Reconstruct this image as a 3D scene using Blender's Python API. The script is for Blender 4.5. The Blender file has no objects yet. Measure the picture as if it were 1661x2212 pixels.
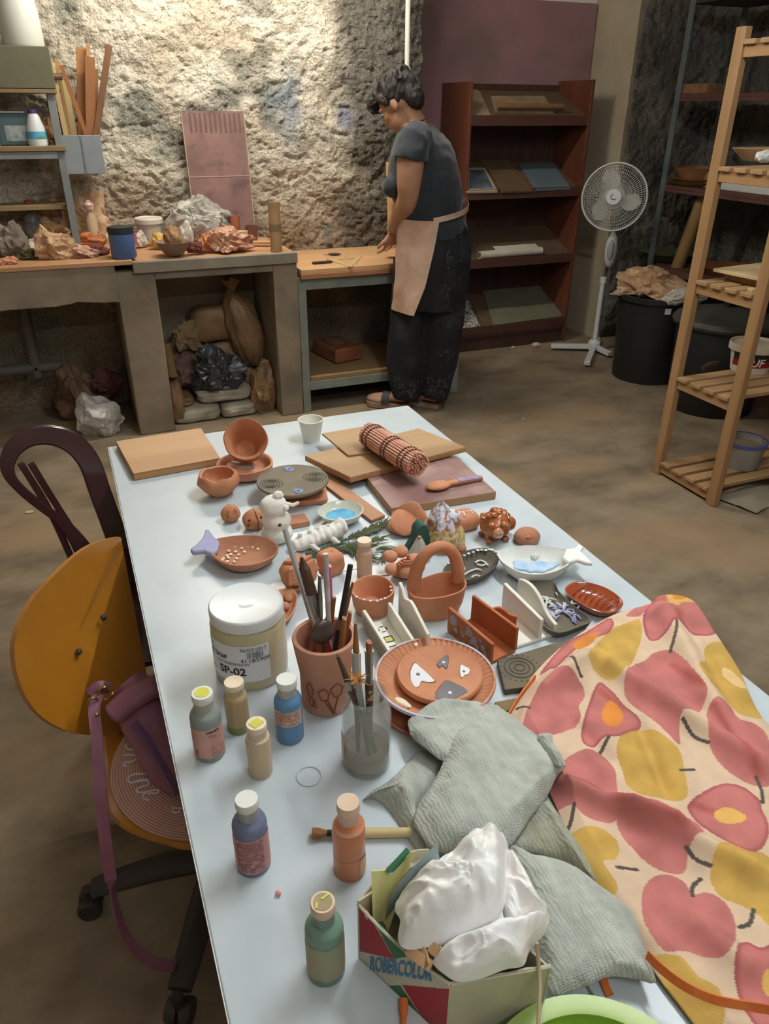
import bpy, bmesh, math, random
from mathutils import Vector, Matrix, noise, Euler
PI = math.pi
R = math.radians
C = bpy.context.scene.collection
# ---------------------------------------------------------------- camera model of the room (metres)
F, IW, IH = 1620.0, 1661, 2212
ROW = [Vector((0.92582513, -0.37791839, 0.00505209)),
       Vector((-0.17487397, -0.44018014, -0.88071592)),
       Vector((0.33506257, 0.81450545, -0.47361793))]
EYE = Vector((0, 0, 1.55))
TZ = 0.75

def ray(px, py):
    a, b = (px - IW/2)/F, (py - IH/2)/F
    return ROW[0]*a + ROW[1]*b + ROW[2]

def onz(px, py, z=TZ):
    d = ray(px, py); return EYE + d*((z - EYE.z)/d.z)

def ony(px, py, y):
    d = ray(px, py); return EYE + d*(y/d.y)

def onx(px, py, x):
    d = ray(px, py); return EYE + d*(x/d.x)

def zat(x, y, py):
    k = py - IH/2
    a = ROW[1]*F - ROW[2]*k
    return EYE.z - (a.x*x + a.y*y)/a.z

def mpp(p):
    return (Vector(p) - EYE).dot(ROW[2])/F

# ---------------------------------------------------------------- materials
def lin(c):
    return tuple((v/255/12.92 if v/255 <= .04045 else ((v/255+.055)/1.055)**2.4) for v in c)

def mat(name, c1, c2=None, rough=.6, scale=6, detail=4, bump=0, bscale=60, metal=0, spec=.5, stretch=(1, 1, 1),
        trans=0, emit=0, coat=0, sss=0, lo=.35, hi=.65, alpha=1, ior=1.45, c3=None, s3=2, sheen=0):
    m = bpy.data.materials.new(name); m.use_nodes = True
    nt = m.node_tree; N = nt.nodes; L = nt.links
    b = N['Principled BSDF']
    b.inputs['Roughness'].default_value = rough
    b.inputs['Metallic'].default_value = metal
    b.inputs['Specular IOR Level'].default_value = spec
    b.inputs['Transmission Weight'].default_value = trans
    b.inputs['IOR'].default_value = ior
    b.inputs['Coat Weight'].default_value = coat
    b.inputs['Coat Roughness'].default_value = .12
    b.inputs['Alpha'].default_value = alpha
    b.inputs['Sheen Weight'].default_value = sheen
    if sss:
        b.inputs['Subsurface Weight'].default_value = sss
        b.inputs['Subsurface Radius'].default_value = (.01, .005, .003)
    b.inputs['Base Color'].default_value = (*lin(c1), 1)
    tc = N.new('ShaderNodeTexCoord'); mp = N.new('ShaderNodeMapping')
    mp.inputs['Scale'].default_value = stretch
    L.new(tc.outputs['Object'], mp.inputs[0])
    if c2:
        n = N.new('ShaderNodeTexNoise'); n.inputs['Scale'].default_value = scale; n.inputs['Detail'].default_value = detail
        n.inputs['Roughness'].default_value = .6
        L.new(mp.outputs[0], n.inputs['Vector'])
        r = N.new('ShaderNodeValToRGB')
        r.color_ramp.elements[0].position = lo; r.color_ramp.elements[0].color = (*lin(c1), 1)
        r.color_ramp.elements[1].position = hi; r.color_ramp.elements[1].color = (*lin(c2), 1)
        L.new(n.outputs['Fac'], r.inputs[0]); out = r.outputs[0]
        if c3:
            n2 = N.new('ShaderNodeTexNoise'); n2.inputs['Scale'].default_value = s3; n2.inputs['Detail'].default_value = 5
            L.new(mp.outputs[0], n2.inputs['Vector'])
            r2 = N.new('ShaderNodeValToRGB'); r2.color_ramp.elements[0].position = .5; r2.color_ramp.elements[1].position = .68
            L.new(n2.outputs['Fac'], r2.inputs[0])
            mx = N.new('ShaderNodeMixRGB'); mx.inputs[2].default_value = (*lin(c3), 1)
            L.new(r2.outputs[0], mx.inputs[0]); L.new(out, mx.inputs[1]); out = mx.outputs[0]
        L.new(out, b.inputs['Base Color'])
    if emit:
        b.inputs['Emission Color'].default_value = (*lin(c1), 1); b.inputs['Emission Strength'].default_value = emit
    if bump:
        n = N.new('ShaderNodeTexNoise'); n.inputs['Scale'].default_value = bscale; n.inputs['Detail'].default_value = 5
        L.new(mp.outputs[0], n.inputs['Vector'])
        bp = N.new('ShaderNodeBump'); bp.inputs['Strength'].default_value = bump; bp.inputs['Distance'].default_value = .01
        L.new(n.outputs['Fac'], bp.inputs['Height']); L.new(bp.outputs[0], b.inputs['Normal'])
    return m

def vmat(name, rough=.8, bump=0, bscale=60, grain=.25, gscale=30, weave=0, spec=.4):
    """a material whose pattern is the mesh's own colour attribute, with a fine grain over it"""
    m = bpy.data.materials.new(name); m.use_nodes = True
    nt = m.node_tree; N = nt.nodes; L = nt.links; b = N['Principled BSDF']
    b.inputs['Roughness'].default_value = rough; b.inputs['Specular IOR Level'].default_value = spec
    a = N.new('ShaderNodeAttribute'); a.attribute_name = 'Col'
    tc = N.new('ShaderNodeTexCoord')
    n = N.new('ShaderNodeTexNoise'); n.inputs['Scale'].default_value = gscale; n.inputs['Detail'].default_value = 6
    L.new(tc.outputs['Object'], n.inputs['Vector'])
    mr = N.new('ShaderNodeMapRange'); mr.inputs[1].default_value = .3; mr.inputs[2].default_value = .7
    mr.inputs[3].default_value = 1-grain; mr.inputs[4].default_value = 1+grain*.6
    L.new(n.outputs['Fac'], mr.inputs[0])
    mx = N.new('ShaderNodeVectorMath'); mx.operation = 'MULTIPLY'
    L.new(a.outputs['Color'], mx.inputs[0]); L.new(mr.outputs[0], mx.inputs[1])
    L.new(mx.outputs[0], b.inputs['Base Color'])
    if bump:
        n2 = N.new('ShaderNodeTexNoise'); n2.inputs['Scale'].default_value = bscale; n2.inputs['Detail'].default_value = 8
        L.new(tc.outputs['Object'], n2.inputs['Vector'])
        bp = N.new('ShaderNodeBump'); bp.inputs['Strength'].default_value = bump; bp.inputs['Distance'].default_value = .02
        L.new(n2.outputs['Fac'], bp.inputs['Height']); L.new(bp.outputs[0], b.inputs['Normal'])
    return m

def wood(name, c1, c2, axis=0, scale=14, rough=.55, bump=.05, coat=0, c3=None):
    st = [1, 1, 1]; st[axis] = .08
    return mat(name, c1, c2, rough=rough, scale=scale, detail=6, bump=bump, bscale=scale*3, stretch=tuple(st), coat=coat, lo=.3, hi=.7, c3=c3, s3=5)

# ---------------------------------------------------------------- mesh building
class MB:
    def __init__(s): s.bm = bmesh.new()
    def mark(s, k):
        for f in s.bm.faces:
            if not f.tag: f.material_index = k; f.tag = True
        return s
    def box(s, c, d, rot=None, taper=1):
        vs = []
        M = Matrix.Identity(3) if rot is None else (rot if isinstance(rot, Matrix) else Euler(rot).to_matrix())
        for z in (-.5, .5):
            k = taper if z > 0 else 1
            for x, y in ((-.5, -.5), (.5, -.5), (.5, .5), (-.5, .5)):
                vs.append(s.bm.verts.new(Vector(c) + M @ Vector((x*d[0]*k, y*d[1]*k, z*d[2]))))
        for f in ((3, 2, 1, 0), (4, 5, 6, 7), (0, 1, 5, 4), (1, 2, 6, 5), (2, 3, 7, 6), (3, 0, 4, 7)):
            s.bm.faces.new([vs[i] for i in f])
        return s
    def bb(s, x0, x1, y0, y1, z0, z1):
        return s.box(((x0+x1)/2, (y0+y1)/2, (z0+z1)/2), (x1-x0, y1-y0, z1-z0))
    def rings(s, rs, cap0=True, cap1=True, close=False):
        V = [[s.bm.verts.new(p) for p in r] for r in rs]
        n = len(V[0]); k = len(V)
        for i in range(k if close else k-1):
            a, b = V[i], V[(i+1) % k]
            for j in range(n):
                try: s.bm.faces.new((a[j], a[(j+1) % n], b[(j+1) % n], b[j]))
                except ValueError: pass
        if not close:
            if cap0: s.bm.faces.new(V[0][::-1])
            if cap1: s.bm.faces.new(V[-1])
        return s
    def lathe(s, prof, n=32, c=(0, 0, 0), sx=1, sy=1, wob=None, M=None, rz=0, loop=False):
        rs = []
        for i, (r, z) in enumerate(prof):
            ring = []
            for j in range(n):
                a = 2*PI*j/n
                q = Vector((max(r, 1e-4)*math.cos(a)*sx, max(r, 1e-4)*math.sin(a)*sy, z))
                if wob: q = wob(q, a, i)
                if rz: q = Matrix.Rotation(rz, 3, 'Z') @ q
                if M is not None: q = M @ q
                ring.append(q + Vector(c))
            rs.append(ring)
        return s.rings(rs, not loop, not loop, loop)
    def tube(s, pts, rad, n=10, flat=1.0, up=None, caps=True, close=False):
        pts = [Vector(p) for p in pts]; k = len(pts)
        rads = rad if isinstance(rad, (list, tuple)) else [rad]*k
        rs = []; prev = None
        for i, p in enumerate(pts):
            if close: t = pts[(i+1) % k]-pts[i-1]
            else: t = (pts[min(i+1, k-1)]-pts[max(i-1, 0)])
            t.normalize()
            if up is not None: u = Vector(up)
            elif prev is not None: u = prev
            else: u = Vector((0, 0, 1)) if abs(t.z) < .9 else Vector((1, 0, 0))
            u = (u - t*u.dot(t))
            if u.length < 1e-5: u = t.orthogonal()
            u.normalize(); w = t.cross(u); prev = u
            rs.append([p + (u*math.cos(2*PI*j/n)*flat + w*math.sin(2*PI*j/n))*rads[i] for j in range(n)])
        return s.rings(rs, caps, caps, close)
    def ribbon(s, pts, wdir, width, th):
        pts = [Vector(p) for p in pts]; k = len(pts); rs = []
        for i, p in enumerate(pts):
            t = (pts[min(i+1, k-1)]-pts[max(i-1, 0)]).normalized()
            wd = Vector(wdir[i] if isinstance(wdir[0], (list, tuple, Vector)) else wdir)
            wd = (wd - t*wd.dot(t)).normalized(); nn = t.cross(wd)
            wi = width[i] if isinstance(width, (list, tuple)) else width
            rs.append([p+wd*wi/2+nn*th/2, p-wd*wi/2+nn*th/2, p-wd*wi/2-nn*th/2, p+wd*wi/2-nn*th/2])
        return s.rings(rs)
    def prism(s, poly, z0, z1, M=None, c=(0, 0, 0), scale1=1):
        n = len(poly)
        cx = sum(p[0] for p in poly)/n; cy = sum(p[1] for p in poly)/n
        a = [Vector((p[0], p[1], z0)) for p in poly]
        b = [Vector((cx+(p[0]-cx)*scale1, cy+(p[1]-cy)*scale1, z1)) for p in poly]
        if M is not None: a = [M @ v for v in a]; b = [M @ v for v in b]
        A = [s.bm.verts.new(v+Vector(c)) for v in a]; B = [s.bm.verts.new(v+Vector(c)) for v in b]
        s.bm.faces.new(A[::-1]); s.bm.faces.new(B)
        for i in range(n): s.bm.faces.new((A[i], A[(i+1) % n], B[(i+1) % n], B[i]))
        return s
    def hexa(s, P8):
        vs = [s.bm.verts.new(p) for p in P8]
        for f in ((3, 2, 1, 0), (4, 5, 6, 7), (0, 1, 5, 4), (1, 2, 6, 5), (2, 3, 7, 6), (3, 0, 4, 7)):
            s.bm.faces.new([vs[i] for i in f])
        return s
    def grid(s, nu, nv, fn, th=0, down=None):
        """a sheet fn(u,v) -> point, with thickness th"""
        V = [[s.bm.verts.new(fn(i/nu, j/nv)) for j in range(nv+1)] for i in range(nu+1)]
        for i in range(nu):
            for j in range(nv):
                s.bm.faces.new((V[i][j], V[i+1][j], V[i+1][j+1], V[i][j+1]))
        if th:
            d = Vector(down or (0, 0, -1))*th
            W = [[s.bm.verts.new(v.co+d) for v in row] for row in V]
            for i in range(nu):
                for j in range(nv):
                    s.bm.faces.new((W[i][j+1], W[i+1][j+1], W[i+1][j], W[i][j]))
            for i in range(nu):
                s.bm.faces.new((V[i+1][0], V[i][0], W[i][0], W[i+1][0]))
                s.bm.faces.new((V[i][nv], V[i+1][nv], W[i+1][nv], W[i][nv]))
            for j in range(nv):
                s.bm.faces.new((V[0][j], V[0][j+1], W[0][j+1], W[0][j]))
                s.bm.faces.new((V[nu][j+1], V[nu][j], W[nu][j], W[nu][j+1]))
        return s
    def blob(s, c, d, sub=3, amp=0, freq=3, seed=0, ridged=False, floor=None, M=None, fn=None, warp=0, fit=False):
        t = bmesh.new(); bmesh.ops.create_icosphere(t, subdivisions=sub, radius=.5)
        off = Vector((seed*7.13, seed*3.7, seed*1.9))
        mp = {}
        for v in t.verts:
            q = v.co.copy()
            if warp: q = q+warp*Vector((noise.noise(q*2.1+off), noise.noise(q*2.1-off), noise.noise(q*2.1+off*.3)))
            q0 = q.copy()
            if amp:
                if ridged:
                    h = 0; a = 1; fr = freq
                    for o in range(4):
                        h += a*(1-2*abs(noise.noise(q0*fr+off))); a *= .55; fr *= 2.0
                    h = h/1.75 - .35
                else:
                    h = noise.noise(q*freq+off) + .5*noise.noise(q*freq*2.2+off)
                q = q*(1+amp*h)
            if fn: q = fn(q)
            q = Vector((q.x*d[0], q.y*d[1], q.z*d[2]))
            if M is not None: q = M @ q
            q += Vector(c)
            if floor is not None and q.z < floor: q.z = floor
            mp[v.index] = s.bm.verts.new(q)
        if fit:
            vs = list(mp.values()); lo = [min(v.co[i] for v in vs) for i in range(3)]; hi = [max(v.co[i] for v in vs) for i in range(3)]
            for v in vs:
                for i in range(2): v.co[i] = c[i]+(v.co[i]-(lo[i]+hi[i])/2)*d[i]/(hi[i]-lo[i])
                v.co.z = (floor or 0)+(v.co.z-(floor or 0))*fit/(hi[2]-(floor or 0))
        for f in t.faces: s.bm.faces.new([mp[v.index] for v in f.verts])
        t.free(); return s
    def mesh(s, name, smooth=35):
        bmesh.ops.recalc_face_normals(s.bm, faces=s.bm.faces)
        me = bpy.data.meshes.new(name); s.bm.to_mesh(me); s.bm.free()
        if smooth:
            me.shade_smooth(); me.set_sharp_from_angle(angle=R(smooth))
        return me

def place(o, parent=None, loc=None, rot=None):
    C.objects.link(o)
    if parent is not None: o.parent = parent
    if loc is not None: o.location = loc
    if rot is not None: o.rotation_euler = rot if not isinstance(rot, Matrix) else rot.to_euler()
    return o

def bevel(o, w=.002, seg=2):
    md = o.modifiers.new('bevel', 'BEVEL'); md.width = w; md.segments = seg; md.limit_method = 'ANGLE'; md.angle_limit = R(40)
    return o

def T(name, label, cat, loc=(0, 0, 0), rz=0, group=None, rot=None):
    o = bpy.data.objects.new(name, None); o.empty_display_size = .05
    place(o, None, loc, rot if rot is not None else (0, 0, rz))
    o['label'] = label; o['category'] = cat
    if group: o['group'] = group
    return o

def P(name, mb, m, parent, label=None, smooth=35, bev=0, loc=None, rot=None):
    me = mb.mesh(name, smooth) if isinstance(mb, MB) else mb
    o = bpy.data.objects.new(name, me); [me.materials.append(q) for q in (m if isinstance(m, (list, tuple)) else [m])]
    place(o, parent, loc, rot)
    if label: o['label'] = label
    if bev: bevel(o, bev)
    return o

def S(name, mb, m, label, cat, loc=(0, 0, 0), rot=None, group=None, smooth=35, bev=0):
    o = P(name, mb, m, None, None, smooth, bev, loc, rot)
    o['label'] = label; o['category'] = cat
    if group: o['group'] = group
    return o

def ST(name, mb, m, smooth=0, bev=0):
    o = P(name, mb, m, None, None, smooth, bev); o['kind'] = 'structure'; return o

def paint(o, fn):
    me = o.data; at = me.color_attributes.new('Col', 'FLOAT_COLOR', 'POINT')
    buf = []
    for v in me.vertices: buf += [*lin(fn(v.co)), 1.0]
    at.data.foreach_set('color', buf)

def mixc(a, b, t):
    t = max(0, min(1, t)); return tuple(x+(y-x)*t for x, y in zip(a, b))

def copy_thing(o, loc, rz=None, label=None):
    c = o.copy(); C.objects.link(c); c.location = loc
    if rz is not None: c.rotation_euler.z = rz
    if label: c['label'] = label
    for ch in list(o.children):
        d = ch.copy(); C.objects.link(d); d.parent = c
        for g in list(ch.children):
            e = g.copy(); C.objects.link(e); e.parent = d
    return c

def text_mesh(body, size, fn, name='lettering', shear=0, sx=1, align='CENTER', off=0):
    cu = bpy.data.curves.new('t', 'FONT'); cu.body = body; cu.size = size; cu.align_x = align; cu.align_y = 'CENTER'
    cu.shear = shear; cu.offset = off; cu.resolution_u = 3
    to = bpy.data.objects.new('t', cu); C.objects.link(to)
    bpy.context.view_layer.update()
    me = bpy.data.meshes.new_from_object(to.evaluated_get(bpy.context.evaluated_depsgraph_get()))
    bpy.data.objects.remove(to); bpy.data.curves.remove(cu)
    me.name = name
    for v in me.vertices: v.co = fn(v.co.x*sx, v.co.y)
    me.materials.clear()
    return me

def seg_rnd(cx, cy, w, h, r, n=6):
    """rounded rectangle outline"""
    out = []
    for (sx, sy, a0) in ((1, 1, 0), (-1, 1, 90), (-1, -1, 180), (1, -1, 270)):
        for i in range(n+1):
            a = R(a0+90*i/n)
            out.append((cx+sx*(w/2-r)+r*math.cos(a), cy+sy*(h/2-r)+r*math.sin(a)))
    return out

def bez(pts, n=8):
    """Catmull-Rom through pts"""
    pts = [Vector(p) for p in pts]; out = []
    for i in range(len(pts)-1):
        p0 = pts[max(i-1, 0)]; p1 = pts[i]; p2 = pts[i+1]; p3 = pts[min(i+2, len(pts)-1)]
        for k in range(n):
            t = k/n
            out.append(.5*((2*p1)+(p2-p0)*t+(2*p0-5*p1+4*p2-p3)*t*t+(3*p1-p0-3*p2+p3)*t**3))
    out.append(pts[-1]); return out

def bezc(pts, n=6):
    pts = [Vector(p) for p in pts]; k = len(pts); out = []
    for i in range(k):
        p0, p1, p2, p3 = pts[i-1], pts[i], pts[(i+1) % k], pts[(i+2) % k]
        for j in range(n):
            t = j/n
            out.append(.5*((2*p1)+(p2-p0)*t+(2*p0-5*p1+4*p2-p3)*t*t+(3*p1-p0-3*p2+p3)*t**3))
    return out

def resample(pts, n):
    pts = [Vector(p) for p in pts]; d = [0]
    for a, b in zip(pts, pts[1:]): d.append(d[-1]+(b-a).length)
    out = []; j = 0
    for i in range(n+1):
        s = d[-1]*i/n
        while j < len(d)-2 and d[j+1] < s: j += 1
        t = (s-d[j])/max(d[j+1]-d[j], 1e-9); out.append(pts[j].lerp(pts[j+1], min(max(t, 0), 1)))
    return out

def inside(poly, x, y):
    c = False; n = len(poly); j = n-1
    for i in range(n):
        xi, yi = poly[i][0], poly[i][1]; xj, yj = poly[j][0], poly[j][1]
        if (yi > y) != (yj > y) and x < (xj-xi)*(y-yi)/(yj-yi)+xi: c = not c
        j = i
    return c

def nz(x, y=0, z=0): return noise.noise(Vector((x, y, z)))

def fuse(mb, voxel, name, smooth=6, fac=.5):
    bmesh.ops.recalc_face_normals(mb.bm, faces=mb.bm.faces)
    me = bpy.data.meshes.new('tmp'); mb.bm.to_mesh(me); mb.bm.free()
    o = bpy.data.objects.new('tmp', me); C.objects.link(o)
    r = o.modifiers.new('r', 'REMESH'); r.mode = 'VOXEL'; r.voxel_size = voxel
    s = o.modifiers.new('s', 'SMOOTH'); s.factor = fac; s.iterations = smooth
    bpy.context.view_layer.update()
    out = bpy.data.meshes.new_from_object(o.evaluated_get(bpy.context.evaluated_depsgraph_get()))
    bpy.data.objects.remove(o); bpy.data.meshes.remove(me)
    out.name = name; out.shade_smooth(); out.materials.clear()
    return out
# ---------------------------------------------------------------- camera, lamps, view
sc = bpy.context.scene
cam = bpy.data.cameras.new('camera'); co = bpy.data.objects.new('camera', cam); C.objects.link(co)
cam.sensor_fit = 'HORIZONTAL'; cam.sensor_width = 36; cam.lens = 36*F/IW; cam.clip_start = .02
m3 = Matrix((ROW[0], -ROW[1], -ROW[2])).transposed()
co.matrix_world = Matrix.Translation(EYE) @ m3.to_4x4()
sc.camera = co
sc.view_settings.view_transform = 'Standard'; sc.view_settings.look = 'None'
sc.view_settings.gamma = 1; sc.view_settings.exposure = 0; sc.view_settings.use_curve_mapping = False
w = bpy.data.worlds.new('world'); sc.world = w; w.use_nodes = True
w.node_tree.nodes['Background'].inputs[0].default_value = (.0, .0, .0, 1)

CEIL = 2.75
# ---------------------------------------------------------------- floor and shell
m_floor = mat('floor_concrete', (150, 134, 112), (108, 94, 76), rough=.75, scale=3.2, detail=10, bump=.2, bscale=30, lo=.34, hi=.66, c3=(152, 128, 100), s3=1.5, stretch=(1, 1.5, 1), spec=.3)
ST('floor', MB().bb(-1.6, 4.6, -1.6, 5.2, -.1, 0), m_floor)
m_plain = mat('old_plaster', (232, 228, 216), (220, 214, 200), rough=.9, scale=2, bump=.1)
ST('ceiling', MB().bb(-1.7, 4.7, -1.7, 5.3, CEIL, CEIL+.1), m_plain)
m_plain2 = mat('dull_plaster', (176, 164, 146), (156, 146, 128), rough=.9, scale=2, bump=.1)
ST('wall_left', MB().bb(-1.7, -1.6, -1.7, 5.3, 0, CEIL), m_plain2)
ST('wall_rear', MB().bb(-1.7, 4.7, -1.7, -1.6, 0, CEIL), m_plain2)
ST('wall_recess', MB().bb(2.0, 3.8, 5.15, 5.3, 0, CEIL), m_plain)

def cells(a, b, step): 
    n = max(1, round((b-a)/step)); return [a+(b-a)*i/n for i in range(n)]

def rough_h(x, z, s=0.0):
    p = Vector((x+s, z-s, s*.7))
    h = .034*noise.noise(p*1.9) + .020*noise.noise(p*4.6)
    w = Vector((p.x+.03*noise.noise(p*8), p.y+.03*noise.noise(p*8+Vector((5, 1, 2))), p.z))
    h += .012*noise.noise(w*13) + .010*noise.noise(w*27)
    q = noise.noise(Vector((w.x*17, w.y*25, 7)))
    h -= .030*max(0, q-.22)
    q = noise.noise(Vector((w.x*38, w.y*52, 17)))
    h -= .022*max(0, q-.15)
    h += .0045*noise.noise(p*64)+.002*noise.noise(p*120)
    return h

# rough rubble wall behind the benches
xs = cells(-1.7, -.4, .05)+cells(-.4, 2.1, .0075)+[2.1]
zs = cells(0, .75, .04)+cells(.75, 2.32, .0075)+cells(2.32, CEIL, .06)+[CEIL]
mb = MB(); V = []
for x in xs:
    e = max(0, (x-2.03)/.07); V.append([mb.bm.verts.new((x + (.02*nz(z*9, 3) if x > 2.09 else 0), 4.56-rough_h(x, z)*(1.15) + .02*e*e, z)) for z in zs])
for i in range(len(xs)-1):
    for j in range(len(zs)-1): mb.bm.faces.new((V[i][j], V[i+1][j], V[i+1][j+1], V[i][j+1]))
rb = [mb.bm.verts.new((2.1, 5.16, z)) for z in zs]
for j in range(len(zs)-1): mb.bm.faces.new((V[-1][j], rb[j], rb[j+1], V[-1][j+1]))
m_rock = vmat('rubble_plaster', rough=.95, bump=.9, bscale=85, grain=.34, gscale=75, spec=.1)
wb = ST('wall_back', mb, m_rock, smooth=60)
def rockcol(c):
    x, z = c.x, c.z
    n1 = nz(x*1.3, z*1.3, 5); n2 = nz(x*4, z*4, 9); n3 = nz(x*11, z*11, 2)
    base = mixc((228, 221, 204), (200, 186, 166), .5+.6*n2+.2*n3)
    base = mixc(base, (150, 128, 104), 1.0*max(0, (1.28-z)/.5)+.3*n2)             # earth-brown lower band
    d = (x-1.42)/.35 + 1.1*n1 + .7*n2 + .25*n3 - .35*max(0, .9-abs(z-1.2))
    base = mixc(base, (98, 93, 86), max(0, min(.85, d)))                          # bare dark stone to the right
    g = nz(x*2.3+4, z*2.3, 1)+.6*nz(x*7, z*7, 4)
    base = mixc(base, (108, 106, 96), max(0, min(.6, (g-.28)*3)))
    b = math.exp(-((x-1.27)/.09)**2-((z-1.56)/.15)**2) * (.75+.9*n3)
    base = mixc(base, (124, 138, 156), min(.55, b))                                # blue paint smear
    b = math.exp(-((x-1.62)/.035)**2-((z-1.50)/.05)**2)
    base = mixc(base, (104, 106, 156), min(.4, b))
    if x < .62: base = mixc(base, (150, 150, 138), max(0, min(.5, (g-.1)*2)))
    return base
paint(wb, rockcol)

# smooth plastered return, dark rubble beyond it
m_beige = mat('beige_plaster', (186, 174, 150), (170, 156, 132), rough=.85, scale=3, bump=.05)
mb = MB()
for_z = cells(0, CEIL, .05)+[CEIL]
A = [mb.bm.verts.new((3.66, 5.16, z)) for z in for_z]
B_ = [mb.bm.verts.new((3.66, 4.67+.012*nz(z*6, 1), z)) for z in for_z]
D_ = [mb.bm.verts.new((3.80, 4.72, z)) for z in for_z]
for j in range(len(for_z)-1):
    mb.bm.faces.new((A[j], A[j+1], B_[j+1], B_[j])); mb.bm.faces.new((B_[j], B_[j+1], D_[j+1], D_[j]))
ST('wall_return', mb, m_beige)
mb = MB()
xs2 = cells(3.665, 4.6, .014)+[4.6]; zs2 = cells(0, 2.4, .016)+cells(2.4, CEIL, .06)+[CEIL]
V = [[mb.bm.verts.new((x, 4.70-1.3*rough_h(x, z, 11)-.02+ (0 if x > 3.7 else .02), z)) for z in zs2] for x in xs2]
for i in range(len(xs2)-1):
    for j in range(len(zs2)-1): mb.bm.faces.new((V[i][j], V[i+1][j], V[i+1][j+1], V[i][j+1]))
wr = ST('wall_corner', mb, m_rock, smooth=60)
mb = MB()
ys2 = cells(-1.7, 2.4, .1)+cells(2.4, 4.75, .016)+[4.75]
V = [[mb.bm.verts.new((4.42-1.3*rough_h(y, z, 23), y, z)) for z in zs2] for y in ys2]
for i in range(len(ys2)-1):
    for j in range(len(zs2)-1): mb.bm.faces.new((V[i][j], V[i+1][j], V[i+1][j+1], V[i][j+1]))
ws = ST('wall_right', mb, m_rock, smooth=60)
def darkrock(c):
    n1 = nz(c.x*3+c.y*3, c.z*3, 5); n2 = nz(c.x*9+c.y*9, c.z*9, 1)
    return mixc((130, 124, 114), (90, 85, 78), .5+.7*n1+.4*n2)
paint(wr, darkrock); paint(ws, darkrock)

# mauve board standing on the recess wall
m_mauve = mat('mauve_paint', (156, 120, 122), (140, 108, 110), rough=.6, scale=1.6, bump=.03, c3=(128, 104, 102), s3=3, spec=.3)
S('mauve_partition', MB().bb(2.11, 3.652, 5.115, 5.145, 0, 2.185), m_mauve, 'large flat mauve painted panel on the wall above the brown bookcase', 'panel', bev=.003)
# white conduit on the rubble wall
p0 = ony(877, 165, 4.5); 
mb = MB().tube([(1.968, 4.49, 1.66), (1.968, 4.49, CEIL)], .014, 10)
t = T('wall_pipe', 'thin white pipe running up the stone wall above the person', 'pipe', (0, 0, 0))
P('pipe', mb, mat('pipe_white', (222, 218, 206), rough=.5), t)
mb = MB()
for z in (1.75, 2.3): mb.box((1.968, 4.515, z), (.045, .05, .018))
P('clip', mb, mat('pipe_clip', (190, 186, 176), rough=.5), t)

# ---------------------------------------------------------------- lamps (fluorescent battens on the ceiling)
def lamp(name, label, c, L, along, col, power, rad=.016):
    t = T(name, label, 'lamp', c, 0 if along == 'x' else PI/2)
    P('housing', MB().bb(-L/2-.03, L/2+.03, -.045, .045, .03, .09), mat('lamp_housing', (235, 235, 230), rough=.5), t, bev=.004)
    P('stem', MB().bb(-L/2+.15, -L/2+.17, -.01, .01, .09, CEIL-c[2]).bb(L/2-.17, L/2-.15, -.01, .01, .09, CEIL-c[2]), mat('lamp_stem', (200, 200, 196), rough=.5), t)
    em = mat('lamp_tube', (255, 255, 255), emit=power)
    em.node_tree.nodes['Principled BSDF'].inputs['Emission Color'].default_value = (*col, 1)
    P('tube', MB().tube([(-L/2, 0, 0), (L/2, 0, 0)], rad, 10), em, t)
    P('lamp_end', MB().bb(-L/2-.03, -L/2, -.02, .02, -.02, .03).bb(L/2, L/2+.03, -.02, .02, -.02, .03), mat('lamp_cap', (225, 225, 220), rough=.5), t)
lamp('fluorescent_lamp', 'fluorescent batten hanging near the rubble wall above the benches', (1.0, 3.72, 2.56), 1.2, 'x', (1, .96, .85), 235)
lamp('fluorescent_lamp', 'fluorescent batten hanging above the white table', (1.25, 1.2, 2.62), 1.2, 'y', (.90, .96, 1.0), 220)
lamp('fluorescent_lamp', 'added unseen fill batten behind the camera over the near table end', (.45, -.7, 2.62), 1.2, 'x', (.90, .96, 1.0), 78)  # fill lamp added out of view to brighten bottle fronts and chair

# ---------------------------------------------------------------- concrete bench along the wall
m_conc = mat('raw_concrete', (152, 136, 116), (126, 110, 92), rough=.9, scale=4, detail=8, bump=.15, bscale=40, c3=(112, 104, 90), s3=3)
m_conc2 = mat('grey_edge', (140, 130, 114), (122, 112, 98), rough=.75, scale=8, bump=.06)
m_benchwood = wood('bench_board', (196, 150, 112), (170, 124, 88), 0, 9, rough=.7)
t = T('concrete_bench', 'long raw concrete bench with two open bays under a boarded top', 'bench', (0, 3.95, 0))
mb = MB(); mb.bb(.209, .395, 0, .56, 0, .845); P('pillar', mb, m_conc, t, bev=.006)
mb = MB(); mb.bb(.99, 1.12, 0, .56, 0, .84); P('pillar', mb, m_conc, t, bev=.006)
mb = MB(); mb.bb(-1.5, -1.3, 0, .56, 0, .84); P('pillar', mb, m_conc, t, bev=.006)
mb = MB()
poly = [(-1.5, .706)]+[(x, .706+.014*max(0, 1-abs((x-.03)/.1))+.004*nz(x*30)) for x in [-.6+.02*i for i in range(41)] if x < .2]+[(.212, .703), (.212, .878), (-1.5, .878)]
mb.prism(poly, 0, .56, Matrix(((1, 0, 0), (0, 0, 1), (0, 1, 0))))
P('apron', mb, m_conc, t, bev=.004)
P('lintel', MB().bb(.395, .99, 0, .56, .80, .842), m_conc, t, bev=.004)
P('back_slab', MB().bb(.395, .99, .50, .56, 0, .80), m_conc, t)
P('boarded_top', MB().bb(-1.5, .298, -.005, .57, .878, .90), m_benchwood, t, bev=.003)
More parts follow.
